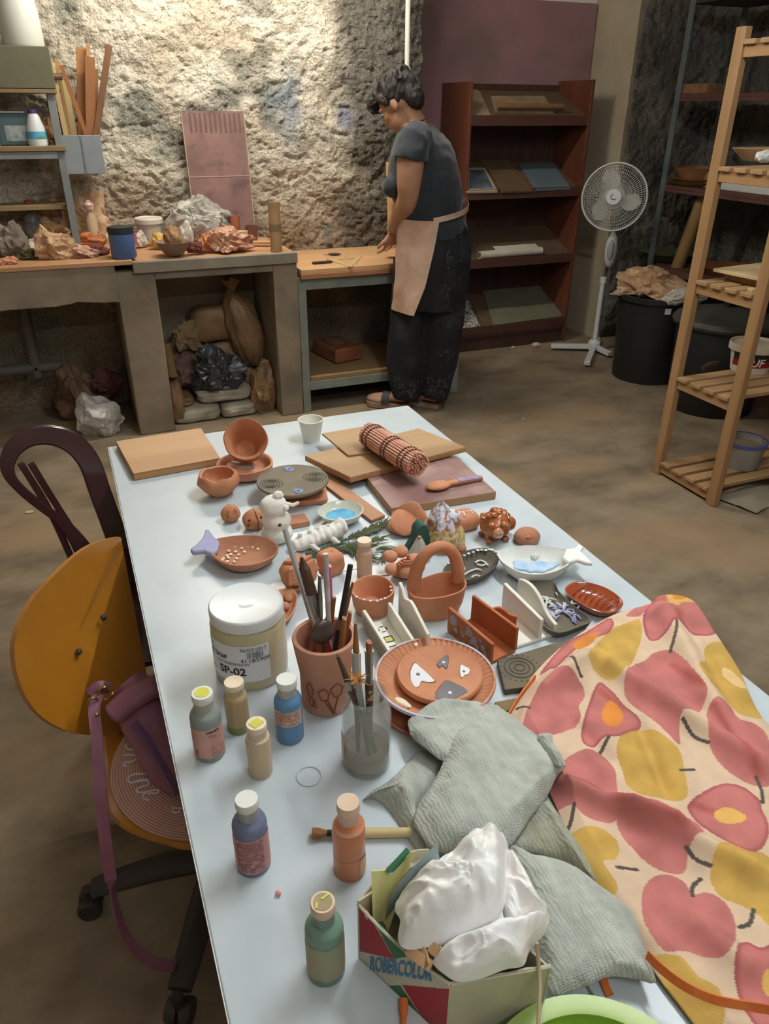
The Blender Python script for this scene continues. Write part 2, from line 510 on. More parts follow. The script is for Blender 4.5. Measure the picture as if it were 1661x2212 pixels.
P('edged_top', MB().bb(.30, 1.115, .02, .57, .84, .889), m_benchwood, t, bev=.003)
P('edge_strip', MB().bb(.296, 1.121, -.02, .02, .838, .891), m_conc2, t, 'grey edging strip', bev=.003)
BT = .90

# ---------------------------------------------------------------- metal bench with plywood top
m_gmetal = mat('grey_green_steel', (138, 142, 132), (116, 120, 112), rough=.55, scale=10, bump=.02, spec=.4)
m_ply = wood('plywood_pale', (208, 166, 122), (190, 146, 104), 0, 7, rough=.6)
m_ply2 = wood('plywood_dull', (150, 124, 86), (126, 102, 70), 0, 6, rough=.7)
t = T('metal_bench', 'grey steel bench with plywood top where the person works', 'bench', (1.123, 3.96, 0))
for lx, ly in ((0, 0), (.945, 0), (0, .50), (.945, .50)):
    P('leg', MB().bb(lx, lx+.045, ly, ly+.045, 0, .695), m_gmetal, t, bev=.002)
P('top_frame', MB().bb(0, .99, 0, .04, .69, .753).bb(0, .99, .5, .545, .69, .753).bb(0, .04, .04, .5, .69, .753).bb(.95, .99, .04, .5, .69, .753), m_gmetal, t, bev=.002)
P('shelf_frame', MB().bb(.045, .945, 0, .035, .128, .178).bb(.045, .945, .505, .54, .128, .178), m_gmetal, t, bev=.002)
P('shelf_board', MB().bb(.05, .94, .004, .54, .178, .204), m_ply2, t, 'dusty plywood lower shelf', bev=.002)
P('plywood_top', MB().bb(.012, .99, -.035, .57, .753, .778), wood('ply_edge', (172, 120, 84), (150, 100, 68), 0, 9), t, bev=.002)
P('plywood_top', MB().bb(.012, .985, -.030, .57, .7785, .802), m_ply, t, bev=.002)
MT = .802
def PW(name, mb, m, parent, label=None, smooth=35, bev=0):
    """a part whose mesh was laid out in room coordinates"""
    bmesh.ops.translate(mb.bm, vec=-parent.location, verts=mb.bm.verts)
    return P(name, mb, m, parent, label, smooth, bev)

# ---------------------------------------------------------------- tall brown display bookcase
m_bcase = wood('mahogany', (112, 62, 42), (86, 48, 34), 2, 16, rough=.45, coat=.15)
m_bback = wood('dark_walnut', (74, 46, 36), (54, 34, 28), 2, 18, rough=.6)
m_bshelf = wood('bookcase_shelf', (104, 82, 62), (84, 66, 50), 0, 9, rough=.7)
m_lip = wood('bookcase_lip', (84, 52, 42), (66, 42, 34), 0, 9, rough=.6)
BX0, BX1, BY0, BY1 = 2.487, 3.405, 4.70, 5.09
t = T('bookcase', 'tall dark brown display bookcase with slanted shelves against the mauve panel', 'bookcase', (BX0, BY0, 0))
PW('side_panel', MB().bb(BX0, BX0+.022, BY0, BY1, 0, 1.70), m_bcase, t, bev=.002)
PW('side_panel', MB().bb(BX1-.022, BX1, BY0, BY1, 0, 1.725), m_bcase, t, bev=.002)
PW('back_panel', MB().bb(BX0+.022, BX1-.022, BY1-.012, BY1, 0, 1.70), m_bback, t)
SH = [1.512, 1.078, .638, .172]
RISE = .155
for z in SH:
    mb = MB(); a, b = BX0+.022, BX1-.022
    mb.hexa([Vector(p) for p in ((a, BY0+.012, z-.022), (b, BY0+.012, z-.022), (b, BY1-.013, z-.022+RISE), (a, BY1-.013, z-.022+RISE),
             (a, BY0+.012, z-.006), (b, BY0+.012, z-.006), (b, BY1-.013, z-.006+RISE), (a, BY1-.013, z-.006+RISE))])
    PW('shelf', mb, m_bshelf, t)
    PW('shelf_lip', MB().bb(a, b, BY0, BY0+.012, z-.055, z+.006), m_lip, t, bev=.001)
PW('toe_kick', MB().bb(BX0+.022, BX1-.022, BY0+.02, BY0+.035, 0, .115), m_bback, t)
PW('kick_rail', MB().bb(BX0+.022, BX1-.022, BY0+.005, BY0+.03, .10, .122), m_lip, t)

def shelf_pt(px, py, k, lift=0):
    """a point of the slanted shelf k under a pixel"""
    z0 = SH[k]-.006+lift; d = ray(px, py); s = RISE/(BY1-BY0-.025)
    # plane z = z0 + s*(y-BY0-.012)
    tt = (z0 + s*(0-BY0-.012) - EYE.z)/(d.z - s*d.y)
    return EYE + d*tt

def shelf_board(name, quad, k, th, m, label, cat, group=None):
    ps = [shelf_pt(*q, k, th) for q in quad]
    nrm = Vector((0, -RISE/.365, 1)).normalized()*th*.98
    c = sum(ps, Vector())/len(ps)
    mb = MB(); mb.hexa([p-nrm-c for p in ps]+[p-c for p in ps])
    return S(name, mb, m, label, cat, c, bev=.001, group=group)

shelf_board('paper_sheet', [(1016, 249), (1060, 249), (1036, 196), (1016, 186)], 0, .004, mat('kraft_sheet', (150, 126, 100), (128, 106, 84), rough=.8, scale=12), 'plain brown sheet leaning at left on the top bookcase shelf', 'sheet')
t = T('paper_bundle', 'bundle of rolled brown paper on the top bookcase shelf', 'paper', shelf_pt(1130, 230, 0))
m_kraft2 = mat('kraft_bundle', (158, 132, 102), (132, 108, 82), rough=.8, scale=14, bump=.05)
qs = [shelf_pt(*q, 0, .012) for q in ((1070, 240), (1196, 242), (1176, 207), (1060, 207))]
mb = MB().hexa([q-Vector((0, -.004, .011)) for q in qs]+qs); PW('sheet', mb, m_kraft2, t)
a, b = shelf_pt(1072, 238, 0, .02), shelf_pt(1215, 240, 0, .02); a.y = b.y = BY0+.05
a.z = b.z = shelf_pt(1072, 238, 0).z+.022
mb = MB().tube([a, b], .018, 14); PW('roll', mb, wood('kraft_roll', (132, 98, 70), (108, 80, 56), 0, 10), t)
# second shelf
t = T('framed_picture', 'framed blue landscape picture at left on the second bookcase shelf', 'picture', shelf_pt(1040, 390, 1))
q4 = [shelf_pt(*q, 1, .014) for q in ((1007, 414), (1075, 413), (1048, 362), (1009, 362))]
nr = Vector((0, -.39, .92))
PW('frame', MB().hexa([p-nr*.013 for p in q4]+q4), mat('pale_frame', (172, 164, 142), rough=.7), t)
c4 = sum(q4, Vector())/4; q5 = [c4+(p-c4)*.78+nr*.0015 for p in q4]
PW('picture', MB().hexa([p-nr*.001 for p in q5]+q5), mat('picture_blue', (104, 120, 142), (82, 86, 84), scale=8, lo=.4, hi=.6), t)
shelf_board('wooden_board', [(1085, 413), (1152, 411), (1098, 345), (1040, 345)], 1, .016, wood('brown_board', (116, 94, 66), (92, 74, 52), 1, 9), 'worn brown board leaning in the middle of the second bookcase shelf', 'board')
shelf_board('blue_folder', [(1158, 410), (1233, 406), (1196, 352), (1122, 354)], 1, .012, mat('blue_grey_card', (104, 116, 124), (94, 106, 114), rough=.7), 'blue grey board leaning at right on the second bookcase shelf', 'board')
# third shelf: roll of white paper
a, b = shelf_pt(1036, 551, 2, .03), shelf_pt(1169, 541, 2, .03)
t = T('paper_roll', 'roll of white paper lying on the third bookcase shelf', 'paper roll', (a+b)/2)
PW('roll', MB().tube([a, b], .026, 18), mat('white_paper', (206, 200, 184), (190, 184, 168), rough=.8, scale=10), t)
PW('core_hole', MB().tube([a+(a-b)*.004, a+(b-a)*.03], .017, 14), mat('roll_hole', (92, 78, 62)), t)
c_ = a.lerp(b, .6)
PW('loose_flap', MB().grid(8, 4, lambda u, v: a.lerp(b, .28+.7*u)+Vector((0, .02+.05*v, .02+.018*v+.004*nz(u*6, v*3))), .001), mat('white_paper_flap', (206, 200, 184), rough=.8), t)
# bottom shelf
shelf_board('green_board', [(1066, 702), (1215, 682), (1176, 600), (1036, 606)], 3, .02, mat('olive_board', (112, 110, 88), (98, 96, 78), rough=.8, scale=6), 'large grey green board on the bottom bookcase shelf', 'board')
shelf_board('printed_leaflet', [(1000, 711), (1038, 706), (1012, 650), (992, 650)], 3, .006, mat('leaflet_print', (190, 188, 178), (60, 60, 58), rough=.7, scale=60, detail=2, lo=.5, hi=.56), 'black and white printed leaflet on the bottom bookcase shelf', 'leaflet')
shelf_board('wooden_board', [(1044, 704), (1062, 702), (1032, 640), (1012, 640)], 3, .010, m_bshelf, 'narrow brown board between the leaflet and the grey green board', 'board')

# ---------------------------------------------------------------- pedestal fan
fb = onz(1283, 748, .04); fx, fy = fb.x, fb.y
t = T('pedestal_fan', 'white pedestal fan standing in front of the beige wall edge', 'fan', (fx, fy, 0))
m_wp = mat('white_plastic', (206, 208, 206), rough=.45)
m_wp2 = mat('white_plastic_warm', (196, 196, 190), rough=.5)
ends = [onz(1190, 747, .03), onz(1318, 765, .03), onz(1268, 785, .03)]
for e in ends:
    d = Vector((e.x-fx, e.y-fy, 0)); 
    PW('leg', MB().ribbon([(fx, fy, .04), (e.x, e.y, .03)], (-d.y, d.x, 0), .04, .03), m_wp, t, bev=.003)
d = Vector((fx-ends[2].x, fy-ends[2].y, 0)).normalized()*.25
PW('leg', MB().ribbon([(fx, fy, .04), (fx+d.x, fy+d.y, .03)], (-d.y, d.x, 0), .04, .03), m_wp, t, bev=.003)
z1 = zat(fx, fy, 612); z2 = zat(fx, fy, 575); z3 = zat(fx, fy, 500); zh = zat(fx, fy, 427)
PW('base_hub', MB().lathe([(0, .02), (.045, .02), (.045, .07), (.03, .09), (0, .09)], 20, (fx, fy, 0)), m_wp, t)
PW('pole', MB().lathe([(0, .06), (.017, .06), (.017, z1), (.024, z1), (.024, z1+.04), (.012, z1+.045), (0, z1+.045)], 16, (fx, fy, 0)), m_wp, t)
PW('inner_pole', MB().tube([(fx, fy, z1), (fx, fy, zh-.02)], .007, 10), mat('steel_rod', (150, 150, 146), rough=.35, metal=.7), t)
hd = Vector((-fx+.05, -fy, .42)).normalized()     # where the head looks
hd = Vector((-.66, -.75, .12)).normalized()
sx_ = hd.cross(Vector((0, 0, 1))).normalized(); up_ = sx_.cross(hd)
HM = Matrix((sx_, up_, hd)).transposed()
hc = Vector((fx, fy, zh)) + hd*.06
ctrl = Vector((fx+.005, fy-.03, (z2+z3)/2))
PW('control_box', MB().blob(ctrl, (.085, .07, (z3-z2)*1.05), 3, fn=lambda q: Vector((q.x, q.y, q.z))), m_wp2, t)
PW('control_panel', MB().blob(ctrl+Vector((-.018, -.022, .0)), (.05, .04, (z3-z2)*.6), 3), mat('fan_panel', (150, 152, 152), rough=.5), t)
RF = .205
def hp(r, a, k): return hc + HM @ Vector((r*math.cos(a), r*math.sin(a), k))
mo = PW('motor_housing', MB().lathe([(0, -.14), (.05, -.135), (.065, -.10), (.068, -.04), (.05, -.02), (0, -.02)], 24, hc, M=HM), m_wp, t)
m_wire = mat('fan_wire', (208, 208, 204), rough=.4)
mb = MB()
mb.tube([hp(RF, 2*PI*i/48, 0) for i in range(48)], .007, 8, close=True)
mb.tube([hp(RF*1.0, 2*PI*i/48, .012) for i in range(48)], .005, 6, close=True)
for i in range(84):
    a = 2*PI*i/84
    for s in (1, -1):
        mb.tube([hp(RF*q, a+(.12 if s > 0 else 0)*(1-q), s*.055*(1-q**3.0)) for q in (.24, .45, .65, .82, .93, 1)], .0009, 4)
for q in (.34, .44, .54, .64, .74, .84, .93):
    mb.tube([hp(RF*q, 2*PI*i/40, .055*(1-q**3)+.001) for i in range(40)], .0009, 4, close=True)
PW('guard', mb, m_wire, t)
PW('badge', MB().lathe([(0, .05), (.047, .05), (.05, .06), (.046, .066), (0, .068)], 28, hc, M=HM), m_wp, t)
PW('badge_mark', MB().tube([hp(.018, a, .069) for a in (1.2, .7, .2, -.3, -.8)] + [hp(.02, 3.9, .069)], .003, 6), mat('badge_grey', (120, 122, 124), rough=.4), t)
m_blade = mat('fan_blade', (176, 174, 166), rough=.4)
for k in range(3):
    a0 = R(82+120*k)
    def bl(u, v, a0=a0):
        r = .04+u*(RF*.86-.04); wv = math.sin(PI*min(1, .12+u*.93))**.55*.62+.10
        if u > .93: wv *= 1-((u-.93)/.07)**2*.5
        a = a0 + (v-.5)*wv*1.35 - .25*u
        return hp(r, a, .018*(v-.5)*2*(1-.4*u)+.01)
    PW('blade', MB().grid(16, 10, bl, .002, HM @ Vector((0, 0, -1))), m_blade, t)
PW('blade_hub', MB().lathe([(0, -.01), (.042, -.01), (.042, .02), (.03, .034), (0, .036)], 24, hc, M=HM), m_blade, t)

# cord from the fan across to the wall
S("power_cord", MB().tube(bez([(fx+.03, fy, .74), (fx+.2, fy+.12, .78), (fx+.42, fy+.27, .84)], 8), .003, 6), mat("cord_grey", (150,150,146)), "thin grey cord running from the fan back to the dark wall", "cord")

# ---------------------------------------------------------------- black bins
m_bin = mat('black_rubber', (34, 33, 32), (26, 26, 26), rough=.55, scale=8, bump=.02)
def bin_shell(r0, r1, h):
    return MB().lathe([(0, .0), (r0, 0), (r0+.004, .02), (r1, h-.03), (r1+.02, h-.03), (r1+.022, h), (r1-.01, h), (r1-.02, h-.03), (r0-.012, .02), (0, .018)], 56)
b1 = Vector((3.42, 3.80, 0))
B1H = zat(b1.x-.15, b1.y-.17, 648)
t = T('bin', 'tall black rubber bin filled with a crumpled tan plastic bag', 'bin', b1)
P('body', bin_shell(.205, .235, B1H), m_bin, t)
st = ony(1377, 659, b1.y-.232)
P('price_sticker', MB().box((-.235*math.cos(R(66)), -.235*math.sin(R(66)), B1H-.065), (.036, .003, .034), (0, 0, R(-24))), mat('sticker_white', (214, 214, 214), rough=.6), t)
b2 = Vector((3.40, 3.20, 0))
B2H = zat(b2.x-.17, b2.y-.2, 712)
t2 = T('bin', 'black rubber bin closed with a dusty lid, nearer the wooden rack', 'bin', b2)
P('body', bin_shell(.235, .262, B2H), m_bin, t2)
lid = MB().lathe([(0, B2H+.07), (.12, B2H+.055), (.22, B2H+.03), (.275, B2H+.012), (.29, B2H-.01), (.286, B2H-.022), (.27, B2H-.02), (.2, B2H-.01), (0, B2H-.01)], 56)
l_ = P('lid', lid, mat('dusty_lid', (66, 64, 60), (46, 45, 43), rough=.6, scale=5), t2, 'dusty grey lid')
P('lid_handle', MB().bb(-.03, .12, -.02, .02, B2H+.05, B2H+.10), m_bin, l_, bev=.01)

m_tanbag = mat('tan_plastic', (190, 156, 122), (150, 114, 80), rough=.42, scale=9, bump=.25, bscale=22, spec=.6, c3=(214, 190, 164), s3=5)
def bagfn(s): 
    return lambda q: Vector((q.x, q.y, max(q.z, -.12)))
S('plastic_bag', MB().blob((0, 0, .03), (.56, .50, .22), 5, .5, 2.6, 4, True, -.02, warp=.2, fit=.17), m_tanbag, 'crumpled tan plastic bag bulging over the top of the open black bin', 'bag', (b1.x-.03, b1.y+.02, B1H+.012), smooth=25)
S('plastic_bag', MB().blob((0, 0, 0), (.30, .10, .10), 4, .35, 3, 9, True), mat('white_bag_bin', (205, 198, 186), (180, 168, 150), rough=.45), 'white plastic liner edge hanging out of the open black bin', 'bag', (b1.x+.02, b1.y-.215, B1H+.015), smooth=25)

# ---------------------------------------------------------------- steel rack along the right wall
m_rsteel = mat('blue_grey_steel', (104, 112, 112), (88, 96, 96), rough=.5, scale=10)
m_rshelf = mat('red_oxide_shelf', (104, 66, 56), (82, 54, 48), rough=.7, scale=6)
RX = 3.80
t = T('steel_rack', 'steel shelving rack with red brown shelves along the dark stone wall', 'rack', (RX, 4.40, 0))
for y in (4.38, 2.45):
    for x in (RX, RX+.42):
        PW('post', MB().bb(x, x+.045, y, y+.006, 0, 2.5).bb(x, x+.006, y-.04, y, 0, 2.5), m_rsteel, t)
RZ = [.575, 1.09, 1.62]
for z in RZ:
    PW('shelf', MB().bb(RX+.006, RX+.45, 2.41, 4.375, z, z+.022).bb(RX+.006, RX+.012, 2.41, 4.375, z-.02, z), m_rshelf, t, bev=.002)
PW('shelf', MB().bb(RX+.006, RX+.45, 2.41, 4.375, 2.12, 2.15), mat('dark_shelf', (60, 54, 50)), t)
def rk(px, py, x, z): 
    p = onz(px, py, z); return p
m_terra = mat('terracotta', (196, 134, 98), (178, 114, 80), rough=.75, scale=9, bump=.06, bscale=40, c3=(204, 146, 110), s3=12)
m_terra_d = mat('terracotta_dark', (160, 98, 70), (142, 82, 58), rough=.65, scale=9, bump=.06)
m_terra_p = mat('terracotta_pink', (204, 146, 114), (186, 124, 94), rough=.8, scale=8, bump=.08, c3=(208, 158, 130), s3=10)
# brick on the upper shelf
p = onx(1508, 203, RX+.08)
S('brick', MB().bb(-.06, .06, -.13, .13, 0, .055), mat('brick_clay', (146, 102, 68), (120, 84, 58), rough=.85, scale=20), 'small brown brick on the upper shelf of the steel rack', 'brick', (p.x, p.y, RZ[2]+.022), bev=.004)
p = onx(1497, 392, RX+.12); 
m_dish = [mat('dish_brown', (140, 92, 60), (116, 76, 50), rough=.7), mat('dish_ochre', (160, 126, 78), (136, 104, 62), rough=.7)]
def dishpile(name, label, loc, r, h, m):
    S(name, MB().lathe([(0, 0), (r*.72, 0), (r, h), (r*.96, h), (r*.68, h*.25), (0, h*.2)], 36), m, label, 'dish', loc)
z0 = RZ[1]+.022
dishpile('clay_dish', 'ochre clay dish lowest of the pile on the middle steel shelf', (p.x+.02, p.y, z0), .17, .028, m_dish[1])
dishpile('clay_dish', 'ochre clay dish in the middle of the pile on the middle steel shelf', (p.x+.02, p.y, z0+.02), .165, .026, m_dish[1])
dishpile('clay_dish', 'brown clay bowl topmost of the pile on the middle steel shelf', (p.x+.02, p.y, z0+.04), .15, .07, m_dish[0])
p = onx(1612, 395, RX+.12)
S('foam_box', MB().bb(-.16, .16, -.25, .25, 0, .09), mat('styrofoam', (214, 214, 210), rough=.8, bump=.05), 'white foam block on the middle shelf of the steel rack', 'box', (RX+.22, p.y-.06, RZ[1]+.022), bev=.01)
p = onx(1425, 560, RX+.1)
m_gdish = mat('dish_green', (120, 124, 92), (100, 104, 78), rough=.5)
for i, nm in enumerate(('lowest', 'second', 'topmost')):
    dishpile('green_dish', f'olive green glazed dish, {nm} of the pile on the low steel shelf', (p.x+.13, p.y+.06, RZ[0]+.022+.016*i), .19+.006*i, .026, m_gdish)
dishpile('brown_dish', 'wide brown dish behind the leaning cardboard tube', (p.x+.15, p.y-.50, RZ[0]+.022), .2, .05, m_dish[0])
# leaning cardboard tube
m_card = mat('cardboard_tube', (150, 120, 72), (132, 104, 62), rough=.75, scale=6)
a = Vector((3.62, 3.60, .30)); b = Vector((3.735, 3.3, 1.2))
a = ony(1460, 585, 4.20); b = ony(1540, 372, 4.08)
a2 = a+(a-b)*((a.z-.05)/(b.z-a.z))
t = T('cardboard_tube', 'long ochre cardboard tube leaning diagonally behind the bins', 'tube', a2)
PW('tube', MB().tube([a2, b], .042, 20), m_card, t)

# ---------------------------------------------------------------- wooden slatted rack, right foreground
m_pine = wood('pine_post', (164, 126, 86), (138, 104, 68), 2, 12, rough=.6)
m_pine_x = wood('pine_slat', (174, 138, 96), (146, 112, 76), 0, 12, rough=.65)
m_pine_y = wood('pine_batten', (170, 130, 88), (144, 108, 70), 1, 12, rough=.65)
t = T('wooden_rack', 'pale pine slatted shelving rack at right', 'rack', (2.465, 2.37, 0))
WY0, WY1 = 2.165, 2.575
for x in (2.465, 3.20):
    PW('post', MB().bb(x, x+.032, WY1-.05, WY1, 0, 1.825), m_pine, t, bev=.003)
    PW('post', MB().bb(x, x+.032, WY0, WY0+.05, 0, 1.825), m_pine, t, bev=.003)
WZ = [.055, .475, .90, 1.338, 1.765]
for z in WZ:
    for x in (2.472, 3.185):
        PW('batten', MB().bb(x, x+.02, WY0+.05, WY1-.05, z-.04, z), m_pine_y, t, bev=.002)
    for k in range(4):
        y = WY0+.055+k*.081
        PW('slat', MB().bb(2.458, 3.23, y, y+.058, z, z+.018), m_pine_x, t, bev=.003)
WS = [z+.018 for z in WZ]
# things on the wooden rack
def wp(px, py, k): return onz(px, py, WS[k])
p = wp(1640, 350, 3)
S('clay_bowl', MB().lathe([(0, 0), (.05, 0), (.1, .05), (.093, .052), (.045, .01), (0, .01)], 36, sx=1.3), mat('bowl_buff', (196, 164, 128), (176, 142, 106), rough=.6), 'shallow buff bowl on the upper shelf of the wooden rack', 'bowl', (p.x+.07, p.y+.08, WS[3]))
S('paper_wad', MB().blob((0, 0, .02), (.09, .06, .05), 3, .4, 3, 2, True, 0), mat('tissue_white', (222, 220, 214), rough=.8), 'crumpled white tissue on the upper shelf of the wooden rack', 'tissue', (p.x+.0, p.y-.03, WS[3]), smooth=20)
p = wp(1600, 605, 2)
m_pale = wood('pale_board', (206, 180, 140), (186, 160, 118), 0, 7)
Z = WS[2]
for i, (lab, dx, dy, w_, d_, hh, m) in enumerate((('brown board lowest of the stack on the third shelf of the wooden rack', .26, .04, .34, .26, .03, m_pine_x), ('pale board topmost of the stack on the third shelf of the wooden rack', .25, .05, .42, .30, .014, m_pale))):
    S('wooden_board', MB().bb(-w_/2, w_/2, -d_/2, d_/2, 0, hh), m, lab, 'board', (2.50+dx, 2.37+.01*i, Z+.001), rot=(0, 0, R(6*i)), bev=.002); Z += hh+.001
S('wooden_strip', MB().bb(-.14, .14, -.02, .02, 0, .012), m_pale, 'pale slat lying at the front end of the third wooden shelf', 'slat', (2.62, 2.21, WS[2]), rot=(0, 0, R(-22)), bev=.001)
p = wp(1640, 545, 2)
S('rolled_cloth', MB().tube([(-.08, 0, .03), (.1, .03, .03)], .028, 12), mat('roll_cream', (196, 170, 128), (170, 140, 98), rough=.8), 'cream roll lying on the stacked pale boards of the wooden rack', 'roll', (2.83, 2.40, Z+.001))
# dark tool and bucket, fourth shelf
p = wp(1530, 795, 1)
S('tool_handle', MB().tube([(-.07, 0, .012), (.0, .005, .015), (.07, .0, .012)], [.009, .013, .010], 10), mat('dark_tool', (58, 46, 40), rough=.6), 'dark brown tool handle lying on the lower wooden shelf beside the bucket', 'tool', (p.x+.01, p.y, WS[1]), rot=(0, 0, R(18)))
p = wp(1625, 812, 1)
bk = Vector((p.x+.06, p.y+.08, WS[1]))
t = T('bucket', 'white lidded bucket with red and black label on the wooden rack', 'bucket', bk)
bh = zat(bk.x, bk.y, 745)-WS[1]
P('body', MB().lathe([(0, 0), (.082, 0), (.098, bh), (.094, bh), (.08, .006), (0, .006)], 48), mat('bucket_white', (206, 200, 186), rough=.5), t)
P('lid', MB().lathe([(0, bh+.002), (.1, bh+.002), (.106, bh-.018), (.108, bh-.018), (.108, bh+.004), (.106, bh+.014), (.096, bh+.012), (.09, bh+.006), (0, bh+.005)], 48), mat('bucket_lid', (196, 186, 168), (170, 156, 136), rough=.5, scale=8), t, 'dirty white lid')
def cyl(x, y, r0, r1, h, off): # wrap around the bucket front; x arc length, y height
    r = r0+(r1-r0)*y/h+off; a = -PI/2-R(22)+x/r; return Vector((r*math.cos(a), r*math.sin(a), y))
P('label_red', MB().grid(30, 6, lambda u, v: cyl(-.13+.26*u, .03+(bh-.06)*v, .082, .098, bh, .0006)), mat('label_red', (150, 34, 26), (104, 22, 18), rough=.5, scale=20), t)
P('label_black', MB().grid(30, 3, lambda u, v: cyl(-.13+.26*u, bh-.055+.035*v+.02*u*0, .082, .098, bh, .001)), mat('label_black', (40, 32, 30), rough=.5), t)
P('lettering', text_mesh('PUF', .052, lambda x, y: cyl(x-.025, bh*.46+y, .082, .098, bh, .0014), sx=1.0, shear=.1, off=.001), mat('label_white', (226, 222, 214), rough=.5), t)
m_w2 = mat('label_white2', (206, 200, 190), rough=.5)
mb = MB()
for x0_, x1_ in ((-.085, -.078), (-.070, -.060), (-.052, -.040)): mb.grid(3, 1, lambda u, v, x0_=x0_, x1_=x1_: cyl(x0_+(x1_-x0_)*u, bh-.042+.008*v, .082, .098, bh, .0018))
mb.grid(8, 1, lambda u, v: cyl(-.088+.062*u, bh-.058+.008*v, .082, .098, bh, .0018)).grid(5, 1, lambda u, v: cyl(-.09+.03*u, .036+.006*v, .082, .098, bh, .0018))
P('small_print', mb, m_w2, t)
# bucket on the lowest shelf
p = wp(1620, 1020, 0); bk = Vector((p.x+.02, p.y+.09, WS[0]))
bh = zat(bk.x, bk.y, 950)-WS[0]
t = T('bucket', 'translucent grey bucket with blue rim on the lowest wooden shelf', 'bucket', bk)
P('body', MB().lathe([(0, 0), (.085, 0), (.1, bh), (.096, bh), (.082, .006), (0, .006)], 48), mat('bucket_grey', (150, 146, 140), (132, 126, 118), rough=.5), t)
P('rim', MB().lathe([(.098, bh-.008), (.104, bh-.008), (.104, bh+.004), (.098, bh+.004)], 48, loop=True), mat('rim_blue', (74, 84, 150), rough=.45), t, 'blue rim')
P('bucket_contents', MB().lathe([(0, bh-.03), (.095, bh-.03), (.095, bh-.04), (0, bh-.04)], 40), mat('slip_grey', (128, 116, 100), (112, 100, 84), rough=.6), t, 'grey brown slip inside')
p = onz(1605, 1078, 0)
S('paper_sheet', MB().grid(10, 8, lambda u, v: Vector(((u-.5)*.3, (v-.5)*.2, .006+.006*nz(u*4, v*4)+.004)), .001), mat('floor_paper', (150, 138, 118), (126, 114, 96), rough=.85), 'crumpled dirty paper on the floor under the wooden rack', 'paper', (p.x+.05, p.y, 0), rot=(0, 0, .3))

# ---------------------------------------------------------------- steel shelf unit standing on the bench at left
m_lsteel = mat('shelf_steel', (132, 136, 136), (116, 120, 120), rough=.55, scale=10)
t = T('bench_shelf', 'grey steel shelf unit standing on the left end of the bench', 'shelf', (-.30, 4.3, BT))
for x in (-.95, .052):
    for y in (4.28, 4.44):
        PW('leg', MB().bb(x, x+.035, y, y+.035, BT, 1.62), m_lsteel, t, bev=.002)
m_shw = wood('shelf_wood', (150, 128, 92), (124, 104, 72), 0, 8)
PW('shelf_board', MB().bb(-1.0, .096, 4.262, 4.49, 1.364, 1.386), m_shw, t, bev=.002)
PW('shelf_rail', MB().bb(-.92, .052, 4.27, 4.30, 1.33, 1.362), m_lsteel, t, bev=.002)
PW('shelf_board', MB().bb(-1.0, .05, 4.32, 4.49, 1.10, 1.122), m_shw, t, bev=.002)
PW('shelf_board', MB().bb(-1.0, .10, 4.262, 4.49, 1.605, 1.622), m_shw, t, bev=.002)
S('storage_box', MB().bb(-.62, .098, 4.26, 4.48, 1.623, 1.79), mat('olive_paint', (110, 106, 84), (100, 97, 76), rough=.6, scale=4), 'olive green box on top of the bench shelf unit', 'box', bev=.003)
jx = ony(52, 100, 4.36)
t = T('plastic_jug', 'white plastic drum standing on the olive green box', 'drum', (jx.x, 4.36, 1.791))
P('body', MB().lathe([(0, 0), (.085, 0), (.09, .01), (.085, .14), (.075, .185), (.05, .205), (.03, .21), (0, .21)], 36), mat('jug_white', (226, 226, 216), rough=.45), t)
P('cap', MB().lathe([(0, .21), (.028, .21), (.028, .235), (0, .235)], 20), m_wp2, t)
# things on the bench shelf
def onshelf(px, y=4.36): return Vector((ony(px, 315, y).x, y, 1.3862))
q = onshelf(38); th = zat(q.x, q.y, 244)-q.z
t = T('paint_tin', 'teal rectangular tin with pale label on the bench shelf', 'tin', q)
P('body', MB().bb(-.07, .07, -.04, .04, 0, th), mat('tin_teal', (76, 98, 102), (66, 86, 92), rough=.45), t, bev=.006)
P('lid', MB().bb(-.06, .06, -.035, .035, th, th+.008), m_wp2, t, bev=.002)
P('label', MB().bb(-.04, .055, -.0415, -.040, .02, th*.62), mat('tin_label', (168, 176, 172), (120, 136, 138), rough=.6, scale=40), t)
q = onshelf(6)
S('paint_tin', MB().lathe([(0, 0), (.05, 0), (.05, th*.9), (.046, th*.9), (.046, th*.86), (0, th*.86)], 32), mat('tin_slate', (78, 84, 98), rough=.5), 'slate coloured round tin left of the teal tin on the bench shelf', 'tin', (q.x-.035, q.y, q.z))
q = onshelf(84, 4.32); bh = zat(q.x, q.y, 237)-q.z
t = T('milk_bottle', 'white bottle with blue landscape label and purple cap on the bench shelf', 'bottle', q)
P('body', MB().lathe([(0, 0), (.042, 0), (.045, .01), (.042, bh*.5), (.026, bh*.82), (.02, bh*.9), (0, bh*.9)], 28), mat('milk_white', (226, 228, 230), rough=.4), t)
P('cap', MB().lathe([(0, bh*.9), (.022, bh*.9), (.022, bh), (0, bh)], 20), mat('cap_purple', (76, 62, 132), rough=.45), t)
mb = MB().grid(24, 5, lambda u, v: Vector(((.0453-.002*v)*math.cos(-PI*u), (.0453-.002*v)*math.sin(-PI*u), .03+(bh*.5-.045)*v)))
P('label', mb, mat('label_sky', (86, 170, 214), (92, 134, 62), rough=.45, scale=14, lo=.5, hi=.6), t, 'blue label with green hills')
q = onshelf(122, 4.42)
S('kraft_bag', MB().blob((0, 0, .05), (.11, .09, .13), 4, .35, 2.5, 3, True, 0), mat('kraft_bag', (150, 112, 72), (118, 84, 52), rough=.75, scale=10), 'small crumpled brown paper bag behind the milk bottle', 'bag', (q.x-.01, q.y, q.z), smooth=20)

